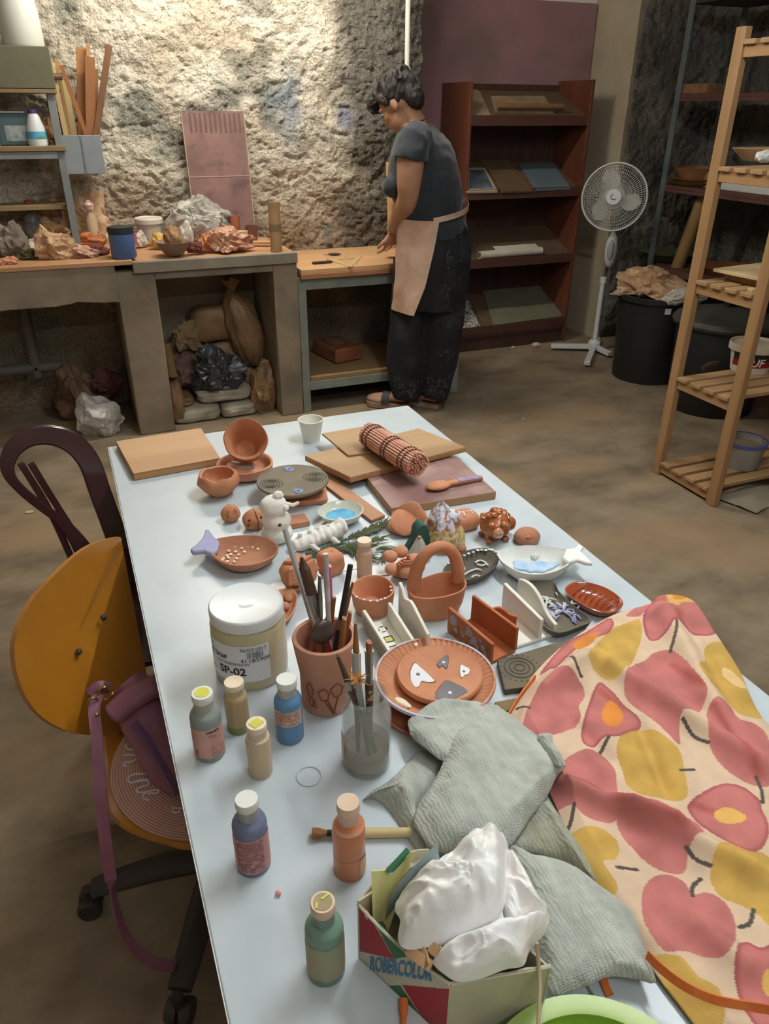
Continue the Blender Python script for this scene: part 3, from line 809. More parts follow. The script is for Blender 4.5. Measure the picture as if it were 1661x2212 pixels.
# grey wall box holding sticks
gy = 4.33
gx0, gx1 = ony(137, 330, gy).x, ony(222, 330, gy).x; gz1 = ony(180, 292, gy).z; gz0 = ony(185, 376, gy).z
t = T('stick_holder', 'grey painted box on the wall holding wooden sticks', 'box', ((gx0+gx1)/2, gy, gz0))
mb = MB(); wx = (gx1-gx0)/2; hh = gz1-gz0
mb.bb(-wx, wx, 0, .006, 0, hh).bb(-wx, wx, .16, .166, 0, hh).bb(-wx, -wx+.006, .006, .16, 0, hh).bb(wx-.006, wx, .006, .16, 0, hh).bb(-wx, wx, .006, .16, 0, .006)
P('box_body', mb, mat('box_grey', (142, 148, 152), (128, 134, 138), rough=.5, scale=6), t, bev=.002)
P('seam', MB().bb(-.004, .004, -.003, .0, .004, hh-.004), mat('box_seam', (112, 118, 122)), t)
sticks = [((108, 128), (142, 290), .05, .022, (206, 176, 126), 'pale narrow batten at the far left of the wall box'),
          ((121, 126), (150, 290), .09, .018, (190, 150, 96), 'thin batten second from left in the wall box'),
          ((136, 165), (160, 290), .12, .030, (214, 190, 138), 'wide cream batten leaning left in the wall box'),
          ((132, 141), (186, 290), .04, .020, (160, 104, 60), 'brown stick crossing the others in the wall box'),
          ((176, 103), (180, 290), .13, .050, (184, 128, 80), 'broad tan slat in the middle of the wall box'),
          ((190, 96), (190, 290), .10, .016, (196, 144, 92), 'thin tall lath behind the broad slats of the wall box'),
          ((194, 122), (196, 290), .06, .045, (158, 106, 64), 'broad brown slat right of the middle in the wall box'),
          ((205, 150), (203, 290), .08, .030, (168, 114, 68), 'short brown slat at right of the wall box'),
          ((236, 97), (208, 290), .05, .030, (134, 92, 58), 'dark brown stick leaning right out of the wall box')]
for (tp, bt, dy, wd, col, lab) in sticks:
    y = gy+dy; b_ = ony(*bt, y); a_ = ony(*tp, y)
    d = (a_-b_).normalized(); low = b_-d*((b_.z-gz0-.02)/max(d.z, .3))
    if abs(low.x-(gx0+gx1)/2) > wx-.02: low = b_-d*.06
    base = low
    S('wooden_stick', MB().ribbon([Vector((0, 0, 0)), a_-low], (1, 0, 0), wd, .012), wood('stick', col, tuple(v*.82 for v in col), 2, 16), lab, 'stick', base, group='wooden sticks in the wall box', bev=.001)
S('cloth_band', MB().tube([(-.03, 0, 0), (.03, 0, 0)], .014, 8), mat('brush_band', (112, 84, 62)), 'brown band tied round the left battens of the wall box', 'band', ony(120, 166, gy+.06)+Vector((0, -.02, 0)))

# ---------------------------------------------------------------- mauve board leaning on the rubble wall
m_board = mat('mauve_board', (138, 104, 98), (112, 84, 80), rough=.65, scale=5, detail=7, bump=.03, c3=(92, 70, 68), s3=9)
mz = ony(465, 240, 4.46).z
t = T('leaning_board', 'tall mauve board leaning upright against the rubble wall', 'board', (.855, 4.42, BT))
dy = .07
def bq(x, s, off): return Vector((x, off+dy*s, s*(mz-BT)))
w2 = .163
mb = MB().hexa([bq(-w2, 0, 0), bq(w2, 0, 0), bq(w2, 0, .016), bq(-w2, 0, .016), bq(-w2, 1, 0), bq(w2, 1, 0), bq(w2, 1, .016), bq(-w2, 1, .016)])
P('panel', mb, m_board, t)
s_ = (ony(480, 382, 4.45).z-BT)/(mz-BT)
P('scored_line', MB().hexa([bq(-w2, s_, -.002), bq(w2, s_, -.002), bq(w2, s_, 0), bq(-w2, s_, 0), bq(-w2, s_+.006, -.002), bq(w2, s_+.006, -.002), bq(w2, s_+.006, 0), bq(-w2, s_+.006, 0)]), mat('score_pale', (178, 150, 140)), t)
m_st = mat('score_dark', (100, 74, 70), rough=.7)
mb = MB()
for i in range(11):
    x = -w2+.035+i*.026; l = .84+.02*nz(i*3.3)
    mb.hexa([bq(x, l, -.0015), bq(x+.011, l, -.0015), bq(x+.011, l, 0), bq(x, l, 0), bq(x, .985, -.0015), bq(x+.011, .985, -.0015), bq(x+.011, .985, 0), bq(x, .985, 0)])
P('brushed_stripes', mb, m_st, t)
m_edge = mat('board_edge', (172, 158, 134), rough=.7)
P('edge_strip', MB().hexa([bq(-w2-.004, 0, -.001), bq(-w2, 0, -.001), bq(-w2, 0, .016), bq(-w2-.004, 0, .016), bq(-w2-.004, 1, -.001), bq(-w2, 1, -.001), bq(-w2, 1, .016), bq(-w2-.004, 1, .016)]), m_edge, t)
P('edge_strip', MB().hexa([bq(w2, 0, -.001), bq(w2+.004, 0, -.001), bq(w2+.004, 0, .016), bq(w2, 0, .016), bq(w2, 1, -.001), bq(w2+.004, 1, -.001), bq(w2+.004, 1, .016), bq(w2, 1, .016)]), m_edge, t)

# ---------------------------------------------------------------- clutter on the bench
def on_b(px, py): return onz(px, py, BT+.001)
m_bagA = mat('brown_film', (196, 158, 120), (150, 112, 78), rough=.4, scale=9, bump=.3, bscale=25, spec=.6, c3=(208, 176, 142), s3=7)
m_bagB = mat('pink_film', (200, 164, 142), (166, 124, 102), rough=.4, scale=9, bump=.3, bscale=25, spec=.6)
m_bagC = mat('grey_cloth', (132, 122, 108), (100, 92, 82), rough=.9, scale=10, bump=.3, bscale=25)
m_bagD = mat('speckled_film', (186, 178, 166), (134, 130, 126), rough=.4, scale=26, bump=.3, bscale=25, spec=.6)
m_bagE = mat('white_film', (220, 214, 204), (190, 180, 166), rough=.4, scale=9, bump=.25, bscale=25, spec=.6)
m_bagF = mat('orange_film', (190, 118, 62), (150, 84, 44), rough=.45, scale=9, bump=.25)
m_bagG = mat('maroon_cloth', (118, 60, 54), (88, 44, 42), rough=.8, scale=9, bump=.25)
m_bagH = mat('clay_film', (204, 156, 128), (156, 106, 80), rough=.4, scale=8, bump=.25, spec=.6)
m_bagY = mat('yellow_film', (212, 176, 96), (190, 150, 74), rough=.5, scale=9, bump=.25)
m_moss = mat('moss_green', (96, 90, 52), (66, 64, 40), rough=.9, scale=12, bump=.3)
def heap(name, px, py, wpx, hpx, m, label, cat, seed, amp=.38, freq=2.4, sub=5, deep=.8, surf=on_b, z=None, rz=0):
    """a crumpled bag whose foot is at the pixel, wpx wide and hpx tall in the photo"""
    b = surf(px, py); k = mpp(b); W_ = wpx*k; H_ = hpx*k*1.02; D_ = W_*deep
    b = b + Vector((0, D_*.42, 0))
    if z is not None: b.z = z
    W_ *= 1.12; mb = MB().blob((0, 0, H_*.42), (W_, D_, H_*1.16), sub, amp*1.5, freq, seed, True, 0, warp=.28, fit=H_*1.12)
    return S(name, mb, m, label, cat, b, rot=(0, 0, rz), smooth=22)
heap('cloth', 20, 556, 85, 62, m_bagC, 'grey brown rag heaped at the far left of the bench', 'cloth', 1)
heap('plastic_bag', 105, 538, 105, 78, m_bagA, 'brown plastic bag in front of the tin shelf leg', 'bag', 2)
heap('plastic_bag', 180, 530, 130, 96, m_bagA, 'tall brown plastic bag heaped behind the other bench bags', 'bag', 3, deep=.55)
heap('plastic_bag', 128, 562, 85, 62, m_bagA, 'creased brown plastic bag at the front edge of the bench', 'bag', 5)
heap('plastic_bag', 180, 559, 68, 26, m_bagB, 'pale pinkish plastic bag lying flat beside the blue jar', 'bag', 6)
heap('plastic_bag', 192, 540, 75, 30, m_bagF, 'orange brown plastic bag between the bags and the blue jar', 'bag', 7)
heap('cloth', 215, 553, 45, 22, m_bagG, 'small maroon rag behind the blue jar on the bench', 'cloth', 8)
heap('mossy_lump', 64, 562, 48, 20, m_moss, 'dark mossy green lump at the front edge of the bench', 'lump', 9)
heap('plastic_bag', 75, 548, 45, 30, m_bagE, 'small white plastic bag beside the mossy lump', 'bag', 10)
heap('plastic_bag', 255, 512, 80, 50, m_bagB, 'faded pink plastic bag behind the blue jar and white tub', 'bag', 11, deep=.5)
heap('terracotta_lump', 15, 572, 45, 14, m_terra_p, 'flat terracotta lump at the left front corner of the bench', 'lump', 12)
heap('plastic_bag', 446, 526, 140, 84, m_bagD, 'large speckled clear plastic bag in front of the mauve board', 'bag', 13, deep=.6)
heap('plastic_bag', 470, 490, 55, 48, m_bagE, 'peaked white plastic bag behind the speckled bag', 'bag', 14, deep=.4)
heap('plastic_bag', 505, 544, 104, 44, m_bagH, 'crumpled reddish clay bag near the bench edge strip', 'bag', 15)
heap('plastic_bag', 455, 543, 45, 36, m_bagF, 'torn orange plastic bag beside the grey clay bowl', 'bag', 16)
heap('scrap_and_glare', 482, 543, 34, 20, m_bagE, 'torn white scrap on the reddish clay bag', 'scrap', 17)
heap('plastic_bag', 348, 536, 46, 28, m_bagY, 'small yellow plastic wrapper behind the grey clay bowl', 'wrapper', 18)
heap('paper_wad', 305, 532, 34, 28, m_bagE, 'crumpled white paper between the blue jar and white tub', 'paper', 19)
heap('cloth', 425, 547, 40, 20, m_bagG, 'dark maroon rag right of the grey clay bowl', 'cloth', 20)
# clear bottle with red cap
q = on_b(82, 505); q.y = 4.42; bh = zat(q.x, q.y, 433)-BT
q.z = BT+.001
t = T('water_bottle', 'clear plastic bottle with red cap behind the brown bags', 'bottle', q)
P('body', MB().lathe([(0, 0), (.04, 0), (.044, .01), (.044, bh*.5), (.038, bh*.62), (.018, bh*.86), (.014, bh*.9), (0, bh*.9)], 28), mat('clear_plastic', (190, 200, 206), rough=.15, trans=.8, ior=1.2), t)
P('cap', MB().lathe([(0, bh*.9), (.02, bh*.9), (.02, bh), (0, bh)], 18), mat('cap_red', (150, 52, 42), rough=.5), t)
q = on_b(192, 500); q.y = 4.40; q.z = BT+.001; bh = zat(q.x, q.y, 432)-BT
t = T('glue_bottle', 'slim bottle with red and white nozzle behind the tall brown bag', 'bottle', q)
P('body', MB().lathe([(0, 0), (.03, 0), (.03, bh*.6), (.012, bh*.75), (.012, bh*.8), (0, bh*.8)], 20), mat('glue_buff', (186, 160, 130), rough=.5), t)
P('cap', MB().lathe([(0, bh*.8), (.022, bh*.8), (.026, bh*.9), (.012, bh), (0, bh)], 18), mat('cap_red2', (176, 60, 54), (222, 206, 196), rough=.5, scale=30), t)
# blue jar
q = on_b(272, 561); r = 27*mpp(q); q += Vector((0, r, 0)); bh = zat(q.x, q.y, 490)-BT
t = T('jar', 'blue jar with black screw lid at the front of the bench', 'jar', q)
P('body', MB().lathe([(0, 0), (r*.9, 0), (r, .01), (r, bh*.78), (r*.86, bh*.82), (0, bh*.82)], 36), mat('jar_blue', (84, 112, 160), (72, 98, 146), rough=.4), t)
P('lid', MB().lathe([(0, bh*.8), (r*1.02, bh*.8), (r*1.02, bh), (r*.9, bh*1.01), (0, bh*1.01)], 36), mat('jar_lid_black', (40, 46, 50), rough=.45), t)
P('label', MB().grid(10, 3, lambda u, v: Vector((r*1.01*math.cos(-.55+.5*u), r*1.01*math.sin(-.55+.5*u), bh*.2+bh*.25*v))), mat('label_orange', (206, 112, 58), rough=.6), t)
q2 = on_b(275, 520); S('red_pot', MB().lathe([(0, 0), (.035, 0), (.035, .045), (.03, .05), (0, .05)], 24), mat('lid_red', (176, 84, 78), rough=.5), 'faded red lidded pot showing behind the blue jar', 'pot', (q2.x, 4.35, BT+.02+.001))
# white tub
q = on_b(330, 527); q.y += .05; r = 27*mpp(q); bh = zat(q.x, q.y, 470)-BT
t = T('tub', 'white plastic tub with lid among the bench clutter', 'tub', q)
P('body', MB().lathe([(0, 0), (r*.8, 0), (r*.98, bh*.78), (0, bh*.78)], 36), mat('tub_white', (190, 184, 174), rough=.5), t)
P('lid', MB().lathe([(0, bh*.78), (r*1.08, bh*.78), (r*1.1, bh*.95), (r*1.04, bh), (r*.95, bh*.96), (0, bh*.95)], 36), mat('tub_lid', (216, 208, 196), rough=.5), t)
# clay bowl with crumple
q = on_b(381, 553); q.y += .06; r = 38*mpp(q); bh = .062
S('clay_bowl', MB().lathe([(0, 0), (r*.5, 0), (r*.8, bh*.5), (r, bh), (r*.94, bh), (r*.72, bh*.5), (r*.4, .01), (0, .01)], 36), mat('bowl_grey', (150, 122, 104), (128, 104, 88), rough=.8), 'grey clay bowl on the bench holding crumpled brown paper', 'bowl', q)
S('paper_wad', MB().blob((0, 0, .05), (r*1.05, r*.9, .12), 4, .5, 2.5, 31, True, 0, warp=.25, fit=.115), mat('paper_brown', (176, 138, 104), (136, 100, 70), rough=.8), 'crumpled brown paper inside the grey clay bowl', 'paper', (q.x, q.y, BT+.028), smooth=20)
q = on_b(388, 515); S('paper_wad', MB().blob((0, 0, .06), (.075, .06, .13), 3, .5, 2.5, 41, True, 0, warp=.2, fit=.135), m_bagE, 'small white crumpled tissue behind the grey clay bowl', 'tissue', (q.x, 4.26, BT+.001), smooth=20)
q = ony(508, 492, 4.36); S('terracotta_pot', MB().lathe([(0, 0), (.028, 0), (.03, .09), (.024, .09), (.022, .01), (0, .01)], 24), m_terra_d, 'small terracotta pot at the foot of the mauve board', 'pot', (q.x, 4.36, BT+.001+.04))
q = ony(518, 505, 4.3); S('clay_cup', MB().lathe([(0, 0), (.022, 0), (.034, .065), (.028, .065), (.018, .008), (0, .008)], 24), mat('cup_buff', (214, 184, 152), rough=.7), 'small buff clay cup near the foot of the mauve board', 'cup', (q.x, 4.25, BT+.001))
q = on_b(545, 520); S('glass_tumbler', MB().lathe([(0, 0), (.03, 0), (.034, .08), (.031, .08), (.027, .005), (0, .005)], 24), mat('tumbler_mauve', (170, 120, 110), rough=.2, trans=.6), 'small mauve glass tumbler beside the wire on the bench', 'glass', (q.x, 4.33, BT+.001))
a = ony(528, 480, 4.33); S('wire', MB().tube(bez([(0, 0, 0), (.03, 0, .03), (.08, 0, .02), (.11, 0, -.03), (.12, 0, -.085)], 6), .0025, 6), mat('wire_grey', (150, 140, 128), metal=.6, rough=.4), 'thin bent wire arching behind the reddish clay bag', 'wire', (a.x, 4.30, BT+.087))
q = on_b(556, 528); S('wooden_offcut', MB().bb(-.10, .10, -.02, .02, 0, .014), m_ply, 'small pale wooden offcut lying beside the cardboard tube', 'offcut', (q.x-.02, q.y+.03, BT+.001), rot=(0, 0, R(-24)), bev=.002)
# cardboard tube standing
q = on_b(601, 541); q.y += .035; r = 12.5*mpp(q); bh = zat(q.x, q.y, 432)-BT
q.z = .89
t = T('cardboard_tube', 'cardboard tube standing upright on the right end of the bench', 'tube', q)
P('tube', MB().lathe([(r*.85, 0), (r, 0), (r, bh), (r*.85, bh)], 30, loop=True), mat('cardboard', (168, 134, 96), (146, 114, 80), rough=.8, scale=8), t)
P('tube_end', MB().lathe([(0, bh-.012), (r*.84, bh-.012), (r*.84, bh-.02), (0, bh-.02)], 24), mat('cardboard_dark', (130, 98, 66)), t)
P('dark_band', MB().lathe([(r*1.005, bh*.42), (r*1.01, bh*.42), (r*1.01, bh*.57), (r*1.005, bh*.57)], 30, loop=True), mat('cardboard_band', (128, 102, 78), rough=.8), t)

# ---------------------------------------------------------------- things on the metal bench
def on_m(px, py): return onz(px, py, MT+.001)
q = on_m(718, 552); t = T('knife', 'short knife with black handle on the plywood bench top', 'knife', q, R(-20))
P('handle', MB().blob((.012, 0, .008), (.075, .022, .016), 3), mat('knife_black', (40, 38, 34), rough=.5), t)
P('blade', MB().prism([(-.02, .004), (-.055, .012), (-.03, -.004), (-.02, -.004)], .006, .0075), mat('knife_steel', (150, 146, 138), metal=.7, rough=.35), t)
q = on_m(696, 569); S('rubber_block', MB().bb(-.055, .055, -.014, .014, 0, .011), mat('black_rubber_block', (46, 42, 38), rough=.7), 'thin black block lying on the plywood bench top', 'block', q, rot=(0, 0, R(4)), bev=.002)
A_, B2_, C_ = on_m(704, 560), on_m(758, 578), on_m(784, 553)
q = (A_+B2_+C_)/3; tri = [A_-q, B2_-q, C_-q]; inn = [v*.48 for v in tri]
mb = MB()
for i in range(3):
    j = (i+1) % 3; a, b, c, d = tri[i], tri[j], inn[j], inn[i]
    mb.hexa([a, b, c, d]+[v+Vector((0, 0, .003)) for v in (a, b, c, d)])
S('set_square', mb, mat('clear_ruler', (206, 176, 130), rough=.3, spec=.6), 'clear triangular set square on the plywood bench top', 'set square', q)
a = ony(831, 350, 4.47); b_ = ony(838, 500, 4.45)
S('wooden_stick', MB().hexa([Vector(p) for p in ((-.016, -.005, 0), (.016, -.005, 0), (.016, .007, 0), (-.016, .007, 0), (-.019, .035, a.z-MT), (.013, .035, a.z-MT), (.013, .047, a.z-MT), (-.019, .047, a.z-MT))]), wood('stick_pale', (216, 176, 124), (200, 158, 106), 2, 12), 'pale wooden strip standing upright against the wall in front of the person', 'stick', (a.x+.02, 4.41, MT+.001), bev=.001)

# clay block on the lower shelf of the metal bench
a, b_, c, d = onz(724, 790, .206), onz(790, 780, .206), onz(760, 735, .206), onz(690, 745, .206)
q = onz(752, 782, .206)
t = T('clay_block', 'rectangular block of red clay in film on the lower metal bench shelf', 'clay', q+Vector((-.02, .14, 0)), R(12))
P('block', MB().bb(-.095, .095, -.14, .14, 0, .085), mat('clay_red', (150, 92, 64), (118, 70, 50), rough=.4, scale=7, bump=.15, spec=.6), t, bev=.012)
P('film_fold', MB().blob((0, .02, .088), (.12, .16, .03), 4, .5, 3, 5, True), mat('film_dust', (132, 96, 74), (96, 70, 56), rough=.4), t, smooth=20)

# ---------------------------------------------------------------- inside the right bay
def on_f(px, py): return onz(px, py, .001)
m_sack = mat('clay_sack', (170, 150, 122), (140, 120, 94), rough=.5, scale=8, bump=.2, spec=.5)
m_sackb = mat('clay_sack_brown', (150, 118, 84), (118, 90, 62), rough=.5, scale=8, bump=.2, spec=.5)
def bay(name, cx, cy, z, d, m, label, cat, seed, amp=.3, freq=2.2, rz=0, rot=None):
    return S(name, MB().blob((0, 0, d[2]*.43), d, 5, amp*1.5, freq, seed, True, 0, warp=.25, fit=d[2]), m, label, cat, (cx, cy, z), rot=rot or (0, 0, rz), smooth=22)
FY = 3.99
def bxz(px, py, y=FY+.05): return ony(px, py, y)
def slab(name, cx, cy, z, d, m, label, cat, seed, rz=0):
    def fn(q):
        k = 5; n = (abs(q.x*2)**k+abs(q.y*2)**k+abs(q.z*2)**k)**(1/k); l = q.length*2
        return q*(l/max(n, 1e-4))
    return S(name, MB().blob((0, 0, d[2]/2), d, 4, .10, 3, seed, False, 0, fn=fn), m, label, cat, (cx, cy, z), rot=(0, 0, rz))
m_whites = mat('white_sack', (178, 170, 154), (152, 142, 124), rough=.55, scale=9, bump=.15)
x = bxz(430, 905).x
slab('clay_sack', .535, 4.13, .001, (.26, .22, .085), m_whites, 'long pale sack of clay lowest at left in the right bay', 'sack', 3)
slab('clay_sack', .765, 4.13, .001, (.20, .22, .075), m_whites, 'pale sack of clay on the floor in the middle of the right bay', 'sack', 4)
slab('clay_sack', .70, 4.15, .088, (.30, .2, .075), m_whites, 'pale sack of clay laid over two others under the black bag', 'sack', 5)
slab('clay_sack', .47, 4.16, .088, (.12, .2, .05), m_sackb, 'small brown sack end left of the black bag', 'sack', 6)
bay('clay_bag', .915, 4.09, .001, (.15, .20, .30), m_sackb, 'bulging brown plastic bag of clay standing at right in the right bay', 'bag', 7)
bay('black_bag', .69, 4.10, .165, (.34, .22, .26), mat('black_film', (58, 60, 66), (36, 38, 44), rough=.35, scale=8, bump=.3, bscale=18, spec=.7), 'crumpled black plastic bag on top of the pale sacks', 'bag', 8, .45, 2.4)
bay('cloth', .50, 4.22, .16, (.20, .2, .20), mat('mauve_rag', (120, 92, 84), (94, 72, 68), rough=.85, scale=8, bump=.3), 'mauve rag hanging left of the black bag in the right bay', 'cloth', 9, .4)
bay('clay_bag', .90, 4.32, .001, (.16, .2, .22), m_sackb, 'brown clay bag on the floor behind the bulging brown bag', 'bag', 20, .3)
slab('clay_sack', .735, 4.35, .001, (.34, .14, .36), m_sackb, 'brown sack standing at the back of the right bay', 'sack', 21)
slab('clay_sack', .74, 4.35, .365, (.30, .16, .20), m_sackb, 'square brown sack resting on the sacks at the back of the right bay', 'sack', 22)
bay('paper_wad', .545, 4.30, .345, (.17, .15, .17), mat('yellowish_paper', (158, 136, 94), (126, 106, 72), rough=.8, bump=.3), 'crumpled yellowish paper left of the square brown sack', 'paper', 12, .45)
slab('clay_sack', .535, 4.36, .001, (.16, .14, .34), m_sack, 'dull sack standing behind the mauve rag', 'sack', 23)
# tall tied bag leaning
t = T('clay_bag', 'tall brown plastic bag with tied twisted neck leaning in the right bay', 'bag', (.885, 4.28, .22))
P('body', MB().blob((0, 0, .20), (.19, .17, .46), 5, .18, 2.2, 31, True, 0, M=Matrix.Rotation(R(-14), 3, 'Y')), m_sackb, t, smooth=25)
P('twisted_neck', MB().lathe([(0, .36), (.03, .37), (.018, .41), (.022, .44), (.055, .50), (.05, .505), (.01, .45), (0, .45)], 18, (-.055, 0, 0), wob=lambda q, a, i: q*1+Vector((.012*math.sin(5*a)*(i > 3), 0, .012*math.cos(4*a)*(i > 3)))), m_sackb, t)
S('cardboard_tube', MB().tube([(0, 0, .02), (-.012, .02, .20)], .026, 16), mat('tube_olive', (134, 112, 72), (110, 92, 58), rough=.8), 'short olive cardboard tube standing at the left edge of the right bay', 'tube', (.432, 4.10, .235))
slab('clay_sack', .432, 4.12, .001, (.07, .2, .233), m_sackb, 'dark narrow sack under the short olive tube', 'sack', 24)
# left bay
q = on_f(222, 958)
bay('white_bag', q.x+.01, q.y+.18, .001, (.25, .26, .225), mat('white_carrier', (206, 200, 194), (176, 168, 160), rough=.38, scale=8, bump=.2, spec=.6, sss=0), 'white plastic carrier bag on the floor in the left bay', 'bag', 5, .22, 2.0)
bay('brown_bag', q.x-.06, q.y+.42, .001, (.30, .26, .33), mat('brown_sack', (124, 92, 66), (92, 68, 50), rough=.6, scale=8, bump=.3), 'dark brown bag behind the white carrier bag in the left bay', 'bag', 6, .3)
bay('cloth', q.x+.08, q.y+.36, .16, (.20, .15, .14), mat('maroon_rag2', (96, 52, 46), (72, 40, 38), rough=.85), 'maroon rag behind the white carrier bag', 'cloth', 8, .3)
t = T('pipe_frame', 'dark steel pipe frame in the shadow of the left bay', 'frame', (-.25, 4.38, 0))
m_pipe = mat('dark_pipe', (92, 84, 78), rough=.6)
P('upright', MB().tube([(0, 0, .25), (0, 0, .69)], .03, 14), m_pipe, t)
P('crossbar', MB().tube([(-.45, 0, .30), (.14, 0, .30)], .03, 14), m_pipe, t)
P('leg', MB().tube([(-.35, 0, 0), (-.35, 0, .3)], .02, 12), m_pipe, t)
P('leg', MB().tube([(.10, 0, 0), (.10, 0, .3)], .02, 12), m_pipe, t)
S('wooden_plank', MB().bb(-.14, .14, -.05, .05, 0, .03), m_ply2, 'short plank on the floor of the left bay', 'plank', (-.2, 4.18, .001), rot=(0, 0, .1))
# ---------------------------------------------------------------- the big white table
TX0, TX1, TY0, TY1 = .018, .894, .06, 1.989
m_lam = mat('white_laminate', (198, 207, 211), (191, 200, 205), rough=.30, scale=3, spec=.5, c3=(186, 195, 200), s3=9)
m_lame = mat('laminate_edge', (222, 226, 228), (206, 208, 206), rough=.5, scale=20)
m_leg = mat('table_leg', (190, 192, 190), rough=.4)
t = T('work_table', 'long white laminate work table crowded with clay pieces', 'table', ((TX0+TX1)/2, (TY0+TY1)/2, 0))
PW('tabletop', MB().bb(TX0, TX1, TY0, TY1, .726, TZ), m_lam, t, bev=.002)
mb = MB()
PW('edge_band', MB().bb(TX0-.0012, TX0, TY0, TY1, .727, .7485), m_lame, t)
for x in (TX0+.09, TX1-.09):
    for y in (TY0+.06, TY1-.10):
        PW('leg', MB().bb(x-.02, x+.02, y-.02, y+.02, 0, .70), m_leg, t, bev=.003)
PW('apron_frame', MB().bb(TX0+.08, TX1-.08, TY0+.05, TY1-.09, .70, .726), m_leg, t)

def tp(px, py, z=TZ): return onz(px, py, z)
VIEW = Vector((.38, .92, 0)).normalized()

# ---------------------------------------------------------------- office chair
m_owood = wood('honey_wood', (176, 116, 30), (160, 102, 24), 2, 9, rough=.32, coat=.35, bump=.01)
m_oedge = mat('wood_edge', (190, 134, 74), (168, 112, 56), rough=.4, scale=20)
m_blackp = mat('dark_plastic', (62, 56, 52), (52, 47, 44), rough=.5, scale=9, bump=.03)
OC = Vector((.09, 1.15, 0))
t = T('office_chair', 'wooden swivel office chair on a black star base at the left table side', 'chair', OC)
n_ = Vector((.63, -.68, .30)).normalized(); o_ = Vector((-.085, 1.30, .66))
def onplane(px, py, o=o_, n=n_):
    d = ray(px, py); return EYE + d*((o-EYE).dot(n)/d.dot(n))
vis = [(265, 1160), (232, 1165), (195, 1178), (160, 1203), (130, 1231), (95, 1266), (66, 1302), (44, 1345), (32, 1390), (33, 1430), (42, 1470), (60, 1512), (88, 1546), (120, 1568), (155, 1582), (195, 1588)]
out = [onplane(*p) for p in vis]
# the far side mirrors the near one, tucked in under the table top
cen = onplane(208, 1372); up3 = (onplane(233, 1333)-onplane(180, 1408)); 
hidden = [onplane(*p) for p in ((245, 1586), (300, 1560), (335, 1500), (345, 1420), (338, 1330), (318, 1240), (296, 1185))]
outline = bezc(out+hidden, 3)
for v in outline:
    if v.x > TX0-.012: v.x = TX0-.012 + .0*(v.x)
cen = sum(outline, Vector())/len(outline)
def dished(v, k):
    r = (v-cen); return v
mb = MB(); th = .014
rg = []
for s in (1.0, .98, .8, .5, .2, .02):
    rg.append([cen+(v-cen)*s - n_*.018*(1-s*s)*1 for v in outline])
bk = [[p-n_*th for p in r] for r in rg]
mb.rings(rg, False, True); mb.mark(0); mb.rings(bk[::1], False, True); mb.mark(0)
edge = MB().rings([rg[0], bk[0]], False, False)
bo = PW('backrest', mb, m_owood, t)
PW('backrest_edge', edge, m_oedge, t, 'lighter plywood edge')
for p in ((233, 1333), (180, 1408)):
    q = onplane(*p) - n_*.013
    PW('screw', MB().blob(q, (.013, .013, .013), 2), m_blackp, t)
sz = .44
so = [tp(*p, sz) for p in ((232, 1650), (233, 1740), (262, 1778), (310, 1800), (360, 1815), (415, 1826))]
a_ = [so[0]+Vector((-.0, .10, 0)), *so, Vector((.12, .885, sz)), Vector((.24, .95, sz)), Vector((.29, 1.10, sz)), Vector((.24, 1.28, sz)), Vector((.08, 1.36, sz)), Vector((-.05, 1.32, sz))]
ol = bezc(a_, 4); c_ = sum(ol, Vector())/len(ol)
mb = MB().rings([[c_+(v-c_)*.9-Vector((0, 0, .022)) for v in ol], [v-Vector((0, 0, .014)) for v in ol], [v-Vector((0, 0, .003)) for v in ol], [c_+(v-c_)*.985 for v in ol]])
PW('seat', mb, m_owood, t, smooth=50)
PW('back_bracket', MB().ribbon([OC+Vector((-.02, .02, .40)), Vector((-.06, 1.33, .40)), o_-n_*.055+Vector((-.02, .02, -.12)), o_-n_*.045], Vector((.7, .7, 0)), .06, .012), m_blackp, t)
PW('seat_plate', MB().bb(OC.x-.09, OC.x+.09, OC.y-.09, OC.y+.09, .385, .418), m_blackp, t, bev=.006)
PW('gas_column', MB().lathe([(0, .10), (.028, .10), (.028, .28), (.018, .28), (.018, .39), (0, .39)], 20, (OC.x, OC.y, 0)), m_blackp, t)
PW('base_hub', MB().lathe([(0, .07), (.05, .07), (.055, .10), (.04, .135), (0, .135)], 24, (OC.x, OC.y, 0)), m_blackp, t)
e0 = tp(238, 1960, .0)-OC; e1 = tp(400, 2178, .0)-OC
ang0 = math.atan2(e0.y, e0.x); ang1 = math.atan2(e1.y, e1.x)
for k in range(5):
    a = ang0 + k*2*PI/5
    if k == 1: a = ang1 if ang1 > ang0 else ang1+2*PI
    d = Vector((math.cos(a), math.sin(a), 0)); L_ = .275; w_ = Vector((-d.y, d.x, 0))
    lg = MB().tube([OC+d*.03+Vector((0, 0, .105)), OC+d*.12+Vector((0, 0, .10)), OC+d*.22+Vector((0, 0, .085)), OC+d*L_+Vector((0, 0, .072))], [.036, .032, .027, .024], 12, flat=.6, up=(0, 0, 1))
    lo = PW('base_leg', lg, m_blackp, t)
    cc = OC+d*(L_+.012)
    for s in (-1, 1):
        mm = MB().lathe([(0, -.011), (.023, -.011), (.026, -.006), (.026, .006), (.023, .011), (0, .011)], 20, cc+w_*s*.014+Vector((0, 0, .026)), M=Matrix.Rotation(a, 3, 'Z') @ Matrix.Rotation(R(90), 3, 'X'))
        bmesh.ops.translate(mm.bm, vec=-t.location, verts=mm.bm.verts)
        P('caster_wheel', mm, m_blackp, lo)
    mm = MB().tube([cc+Vector((0, 0, .03)), cc+Vector((0, 0, .075))], .012, 10); bmesh.ops.translate(mm.bm, vec=-t.location, verts=mm.bm.verts)
    P('caster_stem', mm, m_blackp, lo)

